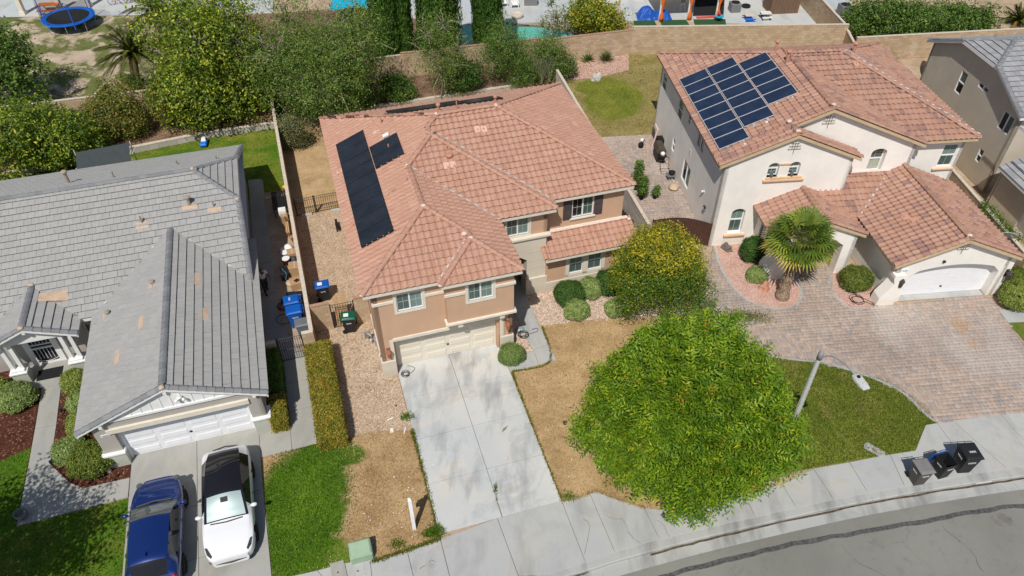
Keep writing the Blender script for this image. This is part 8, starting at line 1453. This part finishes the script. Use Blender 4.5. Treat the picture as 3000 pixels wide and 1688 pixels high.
# toy car, shade net, ladder
t = thing('toy_car', 'small blue and white ride-on toy car on the back lawn', 'toy', at(600,424), R(10)); m = MB(); m.rings([[(-.20,-.45,.08),(.20,-.45,.08),(.20,.45,.08),(-.20,.45,.08)],[(-.22,-.48,.2),(.22,-.48,.2),(.22,.48,.2),(-.22,.48,.2)],[(-.19,-.42,.3),(.19,-.42,.3),(.19,.42,.3),(-.19,.42,.3)]]); m.build('body', X['tramp_blue'], t, bevel=.06, seg=3); m = MB(); m.rings([[(-.17,-.1,.3),(.17,-.1,.3),(.17,.35,.3),(-.17,.35,.3)],[(-.13,0,.46),(.13,0,.46),(.13,.28,.46),(-.13,.28,.46)]]); m.build('cabin', X['dish_white'], t, bevel=.03, seg=2)
for sx in (-.2,.2):
    for sy in (-.3,.3): m = MB(); m.rings([[(sx+a,sy+.09*math.cos(6.283*k/12),.09+.09*math.sin(6.283*k/12)) for k in range(12)] for a in (-.03,.03)]); m.build('wheel', X['rubber'], t)
t = thg('shade_frame', 'dark shade net on a white frame behind the grey roof', 'shade', FM, -13.4, 20.35); m = MB(); m.add([(-1.55,-.75,2.0),(1.5,-.65,2.1),(1.5,.55,2.75),(-1.55,.45,2.65)], [(0,1,2,3)]); m.build('net', X['shade_net'], t)
for x, y in ((-1.6,-.45),(1.55,-.4),(-1.6,.5),(1.55,.6)): MB().tube([(x,y,0),(x,y,2.8 if y > 0 else 2.1)], .03, 6).build('post', X['dish_white'], t)
m = MB(); m.tube([(-1.6,.5,2.2),(1.55,.6,2.3)], .025, 6); m.tube([(1.55,-.4,2.5),(1.55,.6,2.3)], .025, 6); m.tube([(1.7,-.4,2.5),(1.7,.6,2.3)], .025, 6); m.build('rail', X['dish_white'], t)
# ------------------------------------------------------------------ tan house surroundings
coil('black hose coil beside the left end of the cream garage door', at(1187,1097), 4, .17, 'hose_black', .012, tail=[(.35,.15),(.42,.35),(.25,.48),(.05,.5)]); coil('dark hose coil on the rock strip by the garden path', at(1532,982), 5, .24, 'hose_black', .013, tail=[(.45,.10),(.75,.25),(.70,.45),(.45,.35)]); coil('pale teal hose coil behind the dark one', at(1522,968), 4, .20, 'hose_teal', .012)
t = thg('gas_meter', 'grey gas meter with pipes by the tan house wall', 'meter', FM, -.38, 2.55); m = MB(); m.ball((0,0,.42), (.14,.13,.14), 10, 6); m.box(-.12,.12,-.1,.1,.38,.62); m.build('meter_body', X['bin_lidgrey'], t, bevel=.02); m = MB(); m.tube([(.14,-.2,0),(.14,-.2,.55),(.0,-.05,.62),(-.14,.12,.62),(-.14,.2,0)], .025, 6); m.lathe((.10,-.22,.30), [(.08,0),(.09,.03),(.03,.08)], 10); m.build('pipes', X['galv'], t)
# real-estate style sign post seen edge-on
t = thing('sign_post', 'white edge-on yard sign post on the dead lawn', 'sign', at(1214,1549), R(102)); MB().box(-.07,.07,-.07,.07,0,2.1).build('post', X['sign_white'], t); m = MB(); m.box(-.06,.06,-.06,.06,2.1,2.14); m.add([(-.06,-.06,2.14),(.06,-.06,2.14),(.06,.06,2.14),(-.06,.06,2.14),(0,0,2.22)], [(0,1,4),(1,2,4),(2,3,4),(3,0,4)]); m.build('post_cap', X['sign_white'], t); 
m = MB(); m.box(.05,.16,-.03,.03,1.80,1.90); m.tube([(.0,0,1.55),(.16,0,1.80)], .02, 5); m.build('arm', X['sign_white'], t); m = MB(); m.add([(.05,-.03,2.02),(.62,-.03,.95),(.50,-.03,.72),(.05,-.03,1.35),(.05,.03,2.02),(.62,.03,.95),(.50,.03,.72),(.05,.03,1.35)], [(3,2,1,0),(4,5,6,7),(0,1,5,4),(1,2,6,5),(2,3,7,6),(3,0,4,7)]); m.build('panel', X['sign_white'], t); MB().box(.48,.63,-.035,.035,.70,.80).build('panel_end', X['sign_blue'], t)
t = thing('transformer_box', 'pale green utility box on the lawn edge by the pavement', 'utility box', (-5.78,14.38), R(17)); m = MB(); m.rings([[(-.42,-.32,0),(.42,-.32,0),(.42,.30,0),(-.42,.30,0)],[(-.42,-.32,.42),(.42,-.32,.42),(.42,.30,.62),(-.42,.30,.62)],[(-.36,-.24,.52),(.36,-.24,.52),(.36,.24,.68),(-.36,.24,.68)]]); m.build('cabinet', X['trans_green'], t, bevel=.04, seg=3); m = MB(); m.box(-.46,.46,-.36,.34,-.02,.03); m.build('pad', X['conc_walk'], t); m = MB(); m.box(-.12,.12,-.325,-.315,.2,.24); m.build('latch', X['galv'], t)
t = thing('utility_lid', 'oval concrete meter lid in the white house lawn', 'utility lid', (15.7,19.22), R(-42)); m = MB(); m.prism([(-.45,-.05),(-.38,-.2),(.38,-.2),(.45,-.05),(.45,.05),(.38,.2),(-.38,.2),(-.45,.05)], -.01, .03); m.build('lid', X['conc_walk'], t); MB().box(-.10,.10,-.06,.06,.03,.034).build('hatch', X['brown_stain'], t)
for i, (u, v) in enumerate(((990,1672),(1048,1668))): t = thing('utility_lid', ('grey meter lid set in the pavement beside the green box, left one','pale meter lid set in the pavement beside the green box, right one')[i], 'utility lid', at(u,v), R(17)); MB().box(-.26,.26,-.36,.36,.0,.037).build('lid', X['conc_grey' if i == 0 else 'conc_walk'], t, bevel=.008); MB().box(-.03,.03,-.12,-.06,.037,.040).build('pick_hole', X['dark_spot'], t)
t = thg('flower_pot', 'empty grey round planter at the corner of the front walk', 'planter', FY, -4.14, -1.72); m = MB(); m.lathe((0,0,.03), [(.15,0),(.24,.18),(.25,.34),(.22,.34),(.19,.14),(.01,.12)], 20); m.build('pot', X['bin_lidgrey'], t, True)
for i, (x, y) in enumerate(((-3.35,.62),(-3.3,3.5),(-5.9,1.9))): t = thg('path_light', ('black path light at the bend of the front walk','black path light halfway along the front walk','pale path light in the mulch at the left edge')[i], 'path light', FY, x, y); m = MB(); m.tube([(0,0,0),(0,0,.22)], .015, 6); m.build('stake', X['black_metal'], t); m = MB(); m.obox((0,0,.25), (.12,.14,.10), .4); m.build('head', X['black_metal' if i < 2 else 'galv'], t)
t = thg('garden_statue', 'small pale statue under the big olive-green shrub', 'statue', FY, -1.02, -.42); m = MB(); m.lathe((0,0,0), [(.10,0),(.09,.08),(.07,.16),(.085,.24),(.05,.30),(.055,.36),(.01,.41)], 10); m.build('figure', X['cap_block'], t, True)
# scraps on the dry ground
sc_ = [(1143,1228,.30,.06,.6,'longest pale scrap by the driveway edge'),(1148,1262,.14,.22,.1,'bent pale scrap beside the driveway'),(1186,1262,.05,.32,-.1,'upright pale scrap near the driveway edge'),(1160,1190,.10,.05,.3,'dark scrap in the chip bed')]
for u, v, a, b, rz, lb in sc_: t = thing('scrap', lb, 'scrap', at(u,v), rz); m = MB(); m.obox((0,0,.02), (a,b,.012), 0, .06, .05); m.build('piece', X['pebble_white' if 'pale' in lb else 'rubber'], t)
t = thing('leaf', 'dry brown leaf on the pale driveway', 'leaf', at(1479,1258), .9); m = MB(); m.add([(-.22,-.02,.036),(-.05,.06,.06),(.24,.0,.04),(-.02,-.06,.05)], [(0,3,2,1)]); m.build('blade', X['brown_stain'], t)
ps = []
for u0, u1, v0, v1, n_ in ((1040,1270,1330,1600,40),(1110,1190,1000,1240,20),(1530,1700,1100,1400,14)):
    for k in range(n_): ps.append(at(random.uniform(u0,u1), random.uniform(v0,v1)))
m = MB()
for p in ps: s_ = random.uniform(.015,.035); m.ball((p[0],p[1],.02), (s_,s_*.8,s_*.6), 5, 4)
o = m.build('pale_pebbles', X['pebble_white']); o['kind'] = 'stuff'
wd_ = thing('weed', 'green weed growing along the driveway joint', 'weed', at(1452,1440)); crown(wd_, [(0,.1,.05,.06,.3,.05),(.06,-.35,.03,.03,.3,.03)], X['lf_dark'], 60, 6, .05, .4, .03, .4, name='foliage')
# ------------------------------------------------------------------ white house surroundings
def boulder(label, loc_, r, mat, rz=0):
    t = thing('boulder', label, 'boulder', loc_, rz); bm = bmesh.new(); bmesh.ops.create_icosphere(bm, subdivisions=3, radius=1)
    for v in bm.verts: n = v.co.copy(); k = 1+.22*math.sin(n.x*3+rz)*math.sin(n.y*4+1)+.12*math.sin(n.z*6+n.x*5); v.co = Vector((n.x*r[0], n.y*r[1], max(-.2,n.z)*r[2]))*k
    me = bpy.data.meshes.new('rock'); bm.to_mesh(me); bm.free(); link('rock', me, X[mat], t, False); return t
boulder('pale boulder at the edge of the pink gravel bed', at(1747,233), (.40,.34,.5), 'boulder_grey'); boulder('red sandstone boulder beside the fan palm', at(2238,845), (.40,.30,.35), 'boulder_red', 1); boulder('dark boulder by the brown gate', at(2128,730), (.38,.30,.36), 'boulder_dark', 2); 
def potted(label, x, y, ph, h, w, pot, fr=FW, n=160):
    t = thg('potted_plant', label, 'potted plant', fr, x, y); m = MB(); m.lathe((0,0,.03), [(ph*.38,0),(ph*.55,ph*.9),(ph*.60,ph),(ph*.5,ph),(ph*.45,ph*.8),(.01,ph*.78)], 14); m.build('pot', X[pot], t, True); crown(t, [(0,0,ph+h*.35,w*.5,w*.5,h*.3),(.05,.05,ph+h*.75,w*.42,w*.42,h*.3)], X['lf_mid'], n, 8, .10, .5, .07, .35, name='foliage'); m = MB(); m.tube([(0,0,ph*.7),(.02,.02,ph+h*.5),(0,.03,ph+h)], [.02,.014,.006], 5); m.build('stem', X['bark'], t)
potted('tall potted tree on the patio, farthest from the street', -2.85, 5.95, .36, 1.7, .75, 'rubber', n=320); potted('tall potted tree on the patio beside the boundary wall', -2.75, 4.9, .36, 1.2, .7, 'rubber', n=240); potted('small potted plant in the middle of the patio', -1.9, 4.9, .30, .55, .45, 'rubber', n=100)
g_ = thg('grill', 'brown-covered barbecue grill against the white side wall', 'grill', FW, -.62, 9.15, R(90)); m = MB(); m.rings([[(-.55,-.30,.80),(.55,-.30,.80),(.55,.30,.80),(-.55,.30,.80)],[(-.55,-.32,.95),(.55,-.32,.95),(.55,.30,1.0),(-.55,.30,1.0)],[(-.50,-.20,1.18),(.50,-.20,1.18),(.50,.20,1.22),(-.50,.20,1.22)]]); m.build('hood', X['grill_lid'], g_, bevel=.05, seg=2); m = MB(); m.box(-.5,.5,-.26,.26,.30,.80); m.build('cart', X['black_metal'], g_); m = MB(); m.box(-.95,-.56,-.25,.25,.80,.83); m.build('side_shelf', X['black_metal'], g_); m = MB(); m.lathe((-.75,0,.83), [(.14,0),(.15,.18),(.05,.26)], 12); m.build('gas_bottle', X['dish_white'], g_, True)
for sx in (-.42,.42): m = MB(); m.rings([[(sx+a,-.2+.10*math.cos(6.283*k/12),.10+.10*math.sin(6.283*k/12)) for k in range(12)] for a in (-.02,.02)]); m.build('wheel', X['rubber'], g_)
t = thg('folded_lounger', 'striped folded lounger leaning on the white side wall', 'lounger', FW, -.55, 11.0); m = MB(); m.obox((0,0,.72), (.10,.75,1.45), 0, 0, R(10)); m.build('cushion', X['mortar'], t, bevel=.03); 
for k in range(9): q = MB(); q.obox((-.06-(.72-.15-k*.15)*-.0,0,.12+k*.15), (.03,.70,.05), 0, 0, R(10)); q.build('stripe', X['bin_brown'], t)
t = thg('speaker', 'black boxy cooler beside the folded lounger', 'cooler', FW, -.18, 10.6); m = MB(); m.box(-.22,.22,-.3,.3,.0,.7); m.build('body', X['rubber'], t, bevel=.04, seg=2); MB().box(-.24,.24,-.32,.32,.7,.78).build('lid', X['rubber'], t, bevel=.02)
t = thg('child_seat', 'dark toy with pale parts on the patio', 'toy', FW, -1.45, 10.7); m = MB(); m.ball((0,0,.25), (.2,.2,.2), 8, 6, .1); m.tube([(0,0,.2),(.25,.1,.6)], .03, 5); m.build('body', X['rubber'], t); m = MB(); m.ball((.1,.2,.5), .14, 8, 6); m.build('head', X['dish_white'], t, True)
t = thg('folding_chair', 'black tubular folding chair beside the grill', 'chair', FW, -.55, 7.75); m = MB()
for s in (-.28,.28): m.tube([(s,-.3,0),(s,.25,.45),(s,.35,.85)], .014, 5); m.tube([(s,.3,0),(s,-.28,.45)], .014, 5)
m.tube([(-.28,.35,.85),(.28,.35,.85)], .014, 5); m.tube([(-.28,-.3,.45),(.28,-.3,.45)], .014, 5); m.tube([(-.28,-.3,.03),(.28,-.3,.03)], .014, 5); m.build('frame', X['black_metal'], t); 
t = thg('camp_stool', 'blue-grey camp stool with black tub on top', 'stool', FW, -.45, 6.75); m = MB(); m.tube([(-.25,-.25,0),(.25,.25,.42)], .016, 5); m.tube([(.25,-.25,0),(-.25,.25,.42)], .016, 5); m.build('legs', X['galv'], t); m = MB(); m.obox((0,0,.43), (.55,.5,.05)); m.build('seat', X['bin_grey'], t, bevel=.02); m = MB(); m.lathe((.05,0,.46), [(.16,0),(.22,.18),(.19,.18),(.13,.03)], 14); m.build('tub', X['rubber'], t, True)
sack('brown cloth bundle by the white side wall', -.50, 5.75, (.36,.30,.40), 'hdg_wood', name='cloth_bundle', fr=FW, cat='bundle'); coil('black hose heap on the pink gravel by the white garage', at(2508,880), 3, .33, 'hose_black', .014, tail=[(.35,-.15),(.75,-.40),(.95,-.45),(.80,-.30),(.55,-.05),(.1,.30),(-.05,.75)], z=.05)
# street lamp
t = thing('street_lamp', 'grey concrete street lamp with curved arm beside the green tree', 'street lamp', (11.30,18.60), 0); m = MB(); n = 8; m.rings([[(r*math.cos(6.283*k/n),r*math.sin(6.283*k/n),z) for k in range(n)] for r, z in ((.15,0),(.15,.3),(.13,.32),(.085,6.55))]); m.build('pole', X['pole_grey'], t); m = MB(); m.lathe((0,0,6.55), [(.10,0),(.105,.28),(.085,.32),(.06,.42),(.02,.52),(.0,.54)], 12); m.build('finial', X['galv'], t, True)
arm = smooth_poly([(.08,-.03,6.70),(.30,-.25,6.95),(.55,-.80,7.12),(.72,-1.25,7.10)], 6); MB().tube(arm, .03, 8).build('arm', X['galv'], t); m = MB(); m.rings([[(-.13,.20,-.04),(.13,.20,-.04),(.13,.20,.04),(-.13,.20,.04)],[(-.17,.05,-.05),(.17,.05,-.05),(.16,.05,.07),(-.16,.05,.07)],[(-.17,-.28,-.05),(.17,-.28,-.05),(.15,-.28,.05),(-.15,-.28,.05)],[(-.14,-.48,-.04),(.14,-.48,-.04),(.13,-.48,.01),(-.13,-.48,.01)]]); l_ = m.build('luminaire', X['pole_grey'], t, bevel=.015, seg=2); l_.location = (.78,-1.45,7.10); l_.rotation_euler = (0,0,R(18)); m = MB(); m.lathe((.78,-1.42,7.17), [(.06,0),(.06,.05),(.03,.075)], 10); m.build('photocell', X['rubber'], t)
# ------------------------------------------------------------------ yards behind the walls
c = at(582*.3434,145*.3434,.9); t = thing('trampoline', 'blue-rimmed round trampoline with safety net in the far yard', 'trampoline', (c[0],c[1],0)); rT = 2.15; m = MB(); n = 32
m.rings([[(q*math.cos(6.283*k/n),q*math.sin(6.283*k/n),z) for k in range(n)] for q, z in ((rT*.80,.90),(rT*.80,.96),(rT,.96),(rT,.88))], False, False); m.build('rim_pad', X['tramp_blue'], t); m = MB(); m.rings([[(rT*.81*math.cos(6.283*k/n),rT*.81*math.sin(6.283*k/n),z) for k in range(n)] for z in (.90,.91)]); m.build('mat', X['net_black'], t)
for k in range(8): a = 6.283*(k+.35)/8; x, y = rT*.96*math.cos(a), rT*.96*math.sin(a); MB().tube([(x*.97,y*.97,0),(x,y,.9)], .03, 6).build('leg', X['galv'], t)
for k in range(6): a = 6.283*(k+.1)/6; x, y = rT*.99*math.cos(a), rT*.99*math.sin(a); MB().tube([(x,y,.5),(x,y,2.7)], .04, 6).build('net_post', X['tramp_blue'], t)
tn = NT('net_mesh'); tn.col((.02,.02,.025)).set(.9); tr_ = tn.n('BsdfTransparent'); mx = tn.n('MixShader'); mx.inputs[0].default_value = .28; tn.l(tr_.outputs[0], mx.inputs[1]); tn.l(tn.b.outputs[0], mx.inputs[2]); tn.l(mx.outputs[0], tn.out.inputs[0]); m = MB(); m.rings([[(rT*.97*math.cos(6.283*k/n),rT*.97*math.sin(6.283*k/n),z) for k in range(n)] for z in (.95,2.65)], False, False); m.build('net', tn.m, t)
c = at(145,20,.5); t = thing('picnic_table', 'orange picnic table behind the trampoline', 'table', (c[0],c[1],0), .1); MB().box(-.9,.9,-.35,.35,.70,.76).build('top', X['orange_seat'], t); MB().box(-.9,.9,-.85,-.6,.40,.45).build('bench', X['orange_seat'], t); MB().box(-.9,.9,.6,.85,.40,.45).build('bench', X['orange_seat'], t)
for sx in (-.7,.7): m = MB(); m.tube([(sx,-.75,0),(sx,-.2,.72)], .05, 4); m.tube([(sx,.75,0),(sx,.2,.72)], .05, 4); m.build('leg', X['wood'], t)
for i, (u, v) in enumerate(((70,42),(178,30),(262,20))): c = at(u,v); t = thing('patio_post', ('left','middle','right')[i]+' pale patio post at the top left', 'post', (c[0],c[1],0)); m = MB(); m.box(-.2,.2,-.2,.2,0,2.6); m.build('shaft', X['trim_cream'], t, bevel=.02); MB().box(-.26,.26,-.26,.26,0,.3).build('base', X['trim_cream'], t)
pr = thing('patio_cover', 'patio roof over the trampoline yard at the top left', 'patio cover', at(120,10,0)+(0,)); m = MB(); m.box(-9,6,-.5,6,2.6,2.75); m.build('deck', X['trim_cream'], pr)
def bike(label, u, v, rz):
    c = at(u,v); t = thing('bicycle', label, 'bicycle', (c[0],c[1],0), rz)
    for x in (-.5,.5): w = MB(); w.tube([(x+.32*math.cos(6.283*k/18),0,.33+.32*math.sin(6.283*k/18)) for k in range(18)], .022, 5, True); w.build('wheel', X['rubber'], t)
    m = MB(); m.tube([(-.5,0,.33),(-.15,0,.75),(.38,0,.78),(.05,0,.33),(-.5,0,.33)], .02, 5); m.tube([(.05,0,.33),(-.15,0,.75)], .02, 5); m.tube([(.5,0,.33),(.36,0,.95)], .02, 5); m.build('frame', X['red_plastic'], t); m = MB(); m.tube([(.36,-.25,.97),(.36,.25,.97)], .015, 5); m.build('handlebar', X['black_metal'], t); MB().obox((-.17,0,.85),(.22,.12,.05)).build('saddle', X['rubber'], t)
bike('red bicycle on the patio at the top, left one', 348, 14, .2); bike('dark red bicycle on the patio at the top, right one', 392, 10, 0)
t = thing('sun_lounger', 'faded red lounger behind the back wall by the feather palm', 'lounger', at(415,250,.4), R(25)); MB().obox((0,0,.5), (.6,1.1,.05), 0, R(28)).build('back', X['lounger'], t); MB().obox((0,-.75,.28), (.6,.6,.05)).build('seat', X['lounger'], t); m = MB(); m.tube([(-.3,-.9,0),(-.3,-.6,.28),(-.3,.5,.75)], .018, 5); m.tube([(.3,-.9,0),(.3,-.6,.28),(.3,.5,.75)], .018, 5); m.build('frame', X['galv'], t)
t = thing('timber_rail', 'leaning pale timber rail over the back wall corner', 'rail', at(365,255,1.4), R(-35)); m = MB(); m.obox((0,0,1.5), (1.7,.07,.12), 0, 0, R(14)); m.build('beam', X['wood_light'], t); m = MB(); m.box(-.72,-.64,-.03,.03,0,1.65); m.box(.62,.70,-.03,.03,0,1.35); m.build('posts', X['wood_light'], t)
# middle: turquoise tarp, garden chairs, pool furniture
t = thing('tarp_shelter', 'turquoise tarp shelter behind the feathery tree', 'tarp', at(1065,60,0)); m = MB(); g = []; nx, ny = 8, 6
for j in range(ny+1):
    for i in range(nx+1): g.append((-2.6+5.2*i/nx, -1.2+2.6*j/ny, 1.9+.35*math.sin(math.pi*i/nx)-.6*(1-j/ny)+random.uniform(-.05,.05)))
m.add(g, [(j*(nx+1)+i, j*(nx+1)+i+1, (j+1)*(nx+1)+i+1, (j+1)*(nx+1)+i) for j in range(ny) for i in range(nx)]); m.build('tarp', X['teal_tarp'], t, True)
for x, y in ((-2.5,-1.1),(2.5,-1.1),(-2.5,1.3),(2.5,1.3)): MB().tube([(x,y,0),(x,y,1.9)], .03, 6).build('pole', X['galv'], t)
def adirondack(label, u, v, rz, mat='dish_white'):
    t = thing('garden_chair', label, 'chair', at(u,v), rz); 
    for k in range(5): q = MB(); q.obox((-.22+k*.11,.30,.62), (.09,.03,.75), 0, R(-18)); q.build('back_slat', X[mat], t)
    MB().obox((0,-.05,.36), (.55,.5,.04), 0, R(8)).build('seat', X[mat], t)
    for s in (-.32,.32): MB().box(s-.05,s+.05,-.35,.35,.52,.56).build('arm', X[mat], t); MB().box(s-.03,s+.03,-.32,-.26,0,.52).build('leg', X[mat], t); MB().box(s-.03,s+.03,.2,.26,0,.52).build('leg', X[mat], t)
adirondack('white slatted garden chair on the pool deck', 1508, 22, .1); adirondack('blue-white garden chair half behind the right-hand cypress', 1475, 18, .3)
t = thing('fire_pit', 'round grey planter on the pool deck', 'planter', at(1515,52)); m = MB(); m.lathe((0,0,0), [(.5,0),(.55,.35),(.48,.4),(.42,.35),(.01,.3)], 18); m.build('bowl', X['cap_block'], t, True)
t = thing('storage_box', 'dark ribbed storage box on the pool deck', 'box', at(1555,14)); MB().box(-.6,.6,-.35,.35,0,.75).build('body', X['ac_grey'], t, bevel=.02); MB().box(-.62,.62,-.37,.37,.75,.82).build('lid', X['rubber'], t)
for i, (u, v) in enumerate(((1480,70),(1560,78))): ribbon('pool_coping', px([(u-60,v),(u,v-1),(u+70,v+6)]), -.15, .15, .045, X['boulder_dark'])
# right: patio with orange curtains
c0, c1 = at(1925,60), at(2440,55); hb = thing('house', 'beige neighbour house wall behind the orange-curtain patio', 'house', FW.w(9.0,36.4), FW.yaw); MB().box(-9,9,0,.3,0,3.2).build('wall', X['stucco_cream'], hb); m = MB(); m.add([(-9.5,-.6,3.0),(9.5,-.6,3.0),(9.5,4,5),(-9.5,4,5)], [(0,1,2,3)]); m.build('roof', X['tile_pale3'], hb); window(hb, ywall(0.0), -6.6, -5.2, .3, 2.2, 'slide', 'trim_white', .08, panes=('pane_dark','pane_dark'), grid=(1,1), depth=-.05)
pc = thing('pergola', 'patio cover on white posts with orange curtains', 'pergola', at(1930,64)+(0,), FW.yaw); xs_ = [0., 2.55, 5.1]
for i, x in enumerate(xs_): MB().box(x-.06,x+.06,-.06,.06,0,2.6).build('post', X['dish_white'], pc)
MB().box(-.4,5.6,-.1,3.6,2.6,2.72).build('cover', X['trim_cream'], pc)
def curtain(x):
    m = MB(); R_ = []
    for k in range(9): q = k/8; w = .20*(1-.75*math.exp(-((q-.42)/.16)**2)); R_.append([(x+w*math.cos(6.283*j/12)*(1+.25*math.sin(j*3)), -.02+w*.6*math.sin(6.283*j/12), .08+2.5*q) for j in range(12)])
    m.rings(R_); m.build('curtain', X['orange_cloth'], pc, True)
for x in xs_: curtain(x+.16)
t = thing('tarp_heap', 'bright blue tarp over furniture on the patio', 'tarp', at(1915,50)); bm = bmesh.new(); bmesh.ops.create_grid(bm, x_segments=22, y_segments=14, size=1.0)
for v in bm.verts: x, y = v.co.x, v.co.y; h = .85*max(0,1-(abs(x+.45)/.55)**2.2)*max(0,1-(abs(y)/.9)**3)+.55*max(0,1-(abs(x-.45)/.5)**2.5)*max(0,1-(abs(y+.1)/.8)**3); v.co = Vector((x*1.55, y*.85, .04+h*1.1+random.uniform(-.04,.04)))
me = bpy.data.meshes.new('tarp'); bm.to_mesh(me); bm.free(); link('tarp', me, X['blue_tarp'], t)
t = thing('black_screen', 'black sagging screen hung in the patio', 'screen', at(2075,44), FW.yaw); m = MB(); m.add([(-1.5,-.2,.05),(1.3,-.3,.05),(1.5,1.0,2.2),(-1.1,1.0,2.3)], [(0,1,2,3)]); m.build('cloth', X['black_cloth'], t)
t = thing('floor_mat', 'red mat on the patio between the curtains', 'mat', at(2075,52), FW.yaw); MB().box(-1.1,1.1,-.25,.25,.03,.05).build('mat', X['red_mat'], t)
t = thing('play_table', 'blue and green toddler water table on the turf', 'toy', at(2104,62)); m = MB(); m.lathe((0,0,.38), [(.36,0),(.42,.1),(.36,.1),(.3,.04)], 16); m.build('basin', X['teal_tarp'], t, True)
for k in range(4): a = k*1.571+.6; MB().tube([(.3*math.cos(a),.3*math.sin(a),.04),(.3*math.cos(a),.3*math.sin(a),.40)], .04, 6).build('leg', X['bin_green'], t)
MB().ball((0,.05,.62), (.16,.16,.14), 8, 6).build('spinner', X['red_plastic'], t, True)
t = thing('play_table', 'small blue-legged picnic table on the right patio', 'toy', at(2193,60), .1); MB().box(-.4,.4,-.25,.25,.45,.5).build('top', X['cap_block'], t); MB().box(-.45,.45,-.55,-.38,.24,.29).build('bench', X['tramp_blue'], t); MB().box(-.45,.45,.38,.55,.24,.29).build('bench', X['tramp_blue'], t); MB().box(-.3,.3,-.4,.4,.03,.24).build('base', X['tramp_blue'], t)
t = thing('play_table', 'small pale picnic table with dark legs on the right patio', 'toy', at(2240,55), .1); MB().box(-.45,.45,-.28,.28,.52,.57).build('top', X['dish_white'], t); MB().box(-.45,.45,-.62,-.42,.30,.34).build('bench', X['dish_white'], t); MB().box(-.45,.45,.42,.62,.30,.34).build('bench', X['dish_white'], t); m = MB(); m.tube([(-.35,-.5,.03),(-.35,.5,.5)], .03, 5); m.tube([(.35,-.5,.03),(.35,.5,.5)], .03, 5); m.tube([(-.35,.5,.03),(-.35,-.5,.5)], .03, 5); m.tube([(.35,.5,.03),(.35,-.5,.5)], .03, 5); m.build('legs', X['rubber'], t)
t = thing('car_tyre', 'black tyre lying on the right patio', 'tyre', at(2185,22)+(.03,)); m = MB(); m.tube([(.3*math.cos(6.283*k/18),.3*math.sin(6.283*k/18),.12) for k in range(18)], .11, 8, True); m.build('tyre', X['tyre'], t, True)
t = thing('high_chair', 'pale high chair by the patio door', 'chair', at(1998,34)); m = MB(); m.tube([(-.25,-.25,0),(-.15,-.1,.7)], .02, 5); m.tube([(.25,-.25,0),(.15,-.1,.7)], .02, 5); m.tube([(-.25,.25,0),(-.15,.1,.7)], .02, 5); m.tube([(.25,.25,0),(.15,.1,.7)], .02, 5); m.build('legs', X['dish_white'], t); MB().box(-.2,.2,-.18,.18,.7,.76).build('seat', X['dish_white'], t); MB().box(-.2,.2,.15,.2,.76,1.15).build('back', X['hdg_wood'], t)
def ac(label, u, v, s=1.0):
    t = thing('ac_unit', label, 'air conditioner', at(u,v), FW.yaw); MB().box(-.45*s,.45*s,-.45*s,.45*s,.02,.8*s).build('case', X['ac_grey'], t, bevel=.03)
    for k in range(7): MB().box(-.46*s,.46*s,-.46*s,-.45*s,.1+k*.09*s,.14+k*.09*s).build('louvre', X['bin_lidgrey'], t)
    m = MB(); m.lathe((0,0,.8*s), [(.38*s,0),(.38*s,.05),(.30*s,.05),(.30*s,.02),(.01,.03)], 18); m.build('fan_guard', X['rubber'], t)
ac('grey air conditioner beside the right orange curtain', 2150, 33); ac('grey air conditioner on the wall corner at the top right', 2470, 42, 1.1)
t = thing('shed', 'brown ribbed garden shed on the right patio', 'shed', at(2285,30), FW.yaw); 
for k in range(8): MB().box(-1.3+k*.325,-1.3+k*.325+.31,-.9,-.86,.03,2.0).build('panel', X['shed_brown'], t)
MB().box(-1.32,1.32,-.86,.9,.03,2.0).build('body', X['shed_brown'], t); m = MB(); m.add([(-1.4,-1.0,2.0),(1.4,-1.0,2.0),(1.4,0,2.3),(-1.4,0,2.3),(1.4,1.0,2.0),(-1.4,1.0,2.0)], [(0,1,2,3),(3,2,4,5)]); m.build('roof', X['shed_brown'], t)
t = thing('trampoline', 'folded dark trampoline net standing behind the white house', 'trampoline', at(2712,212), R(60)); m = MB(); m.tube([(1.1*math.cos(6.283*k/20),0,1.15+1.1*math.sin(6.283*k/20)) for k in range(20)], .10, 6, True); m.build('rim', X['shade_net'], t); m = MB(); m.rings([[(1.05*math.cos(6.283*k/20),a,1.15+1.05*math.sin(6.283*k/20)) for k in range(20)] for a in (-.02,.02)]); m.build('mat', X['net_black'], t)
for s in (-.8,.8): MB().tube([(s,-.5,0),(s*.8,0,1.2)], .03, 5).build('leg', X['galv'], t)
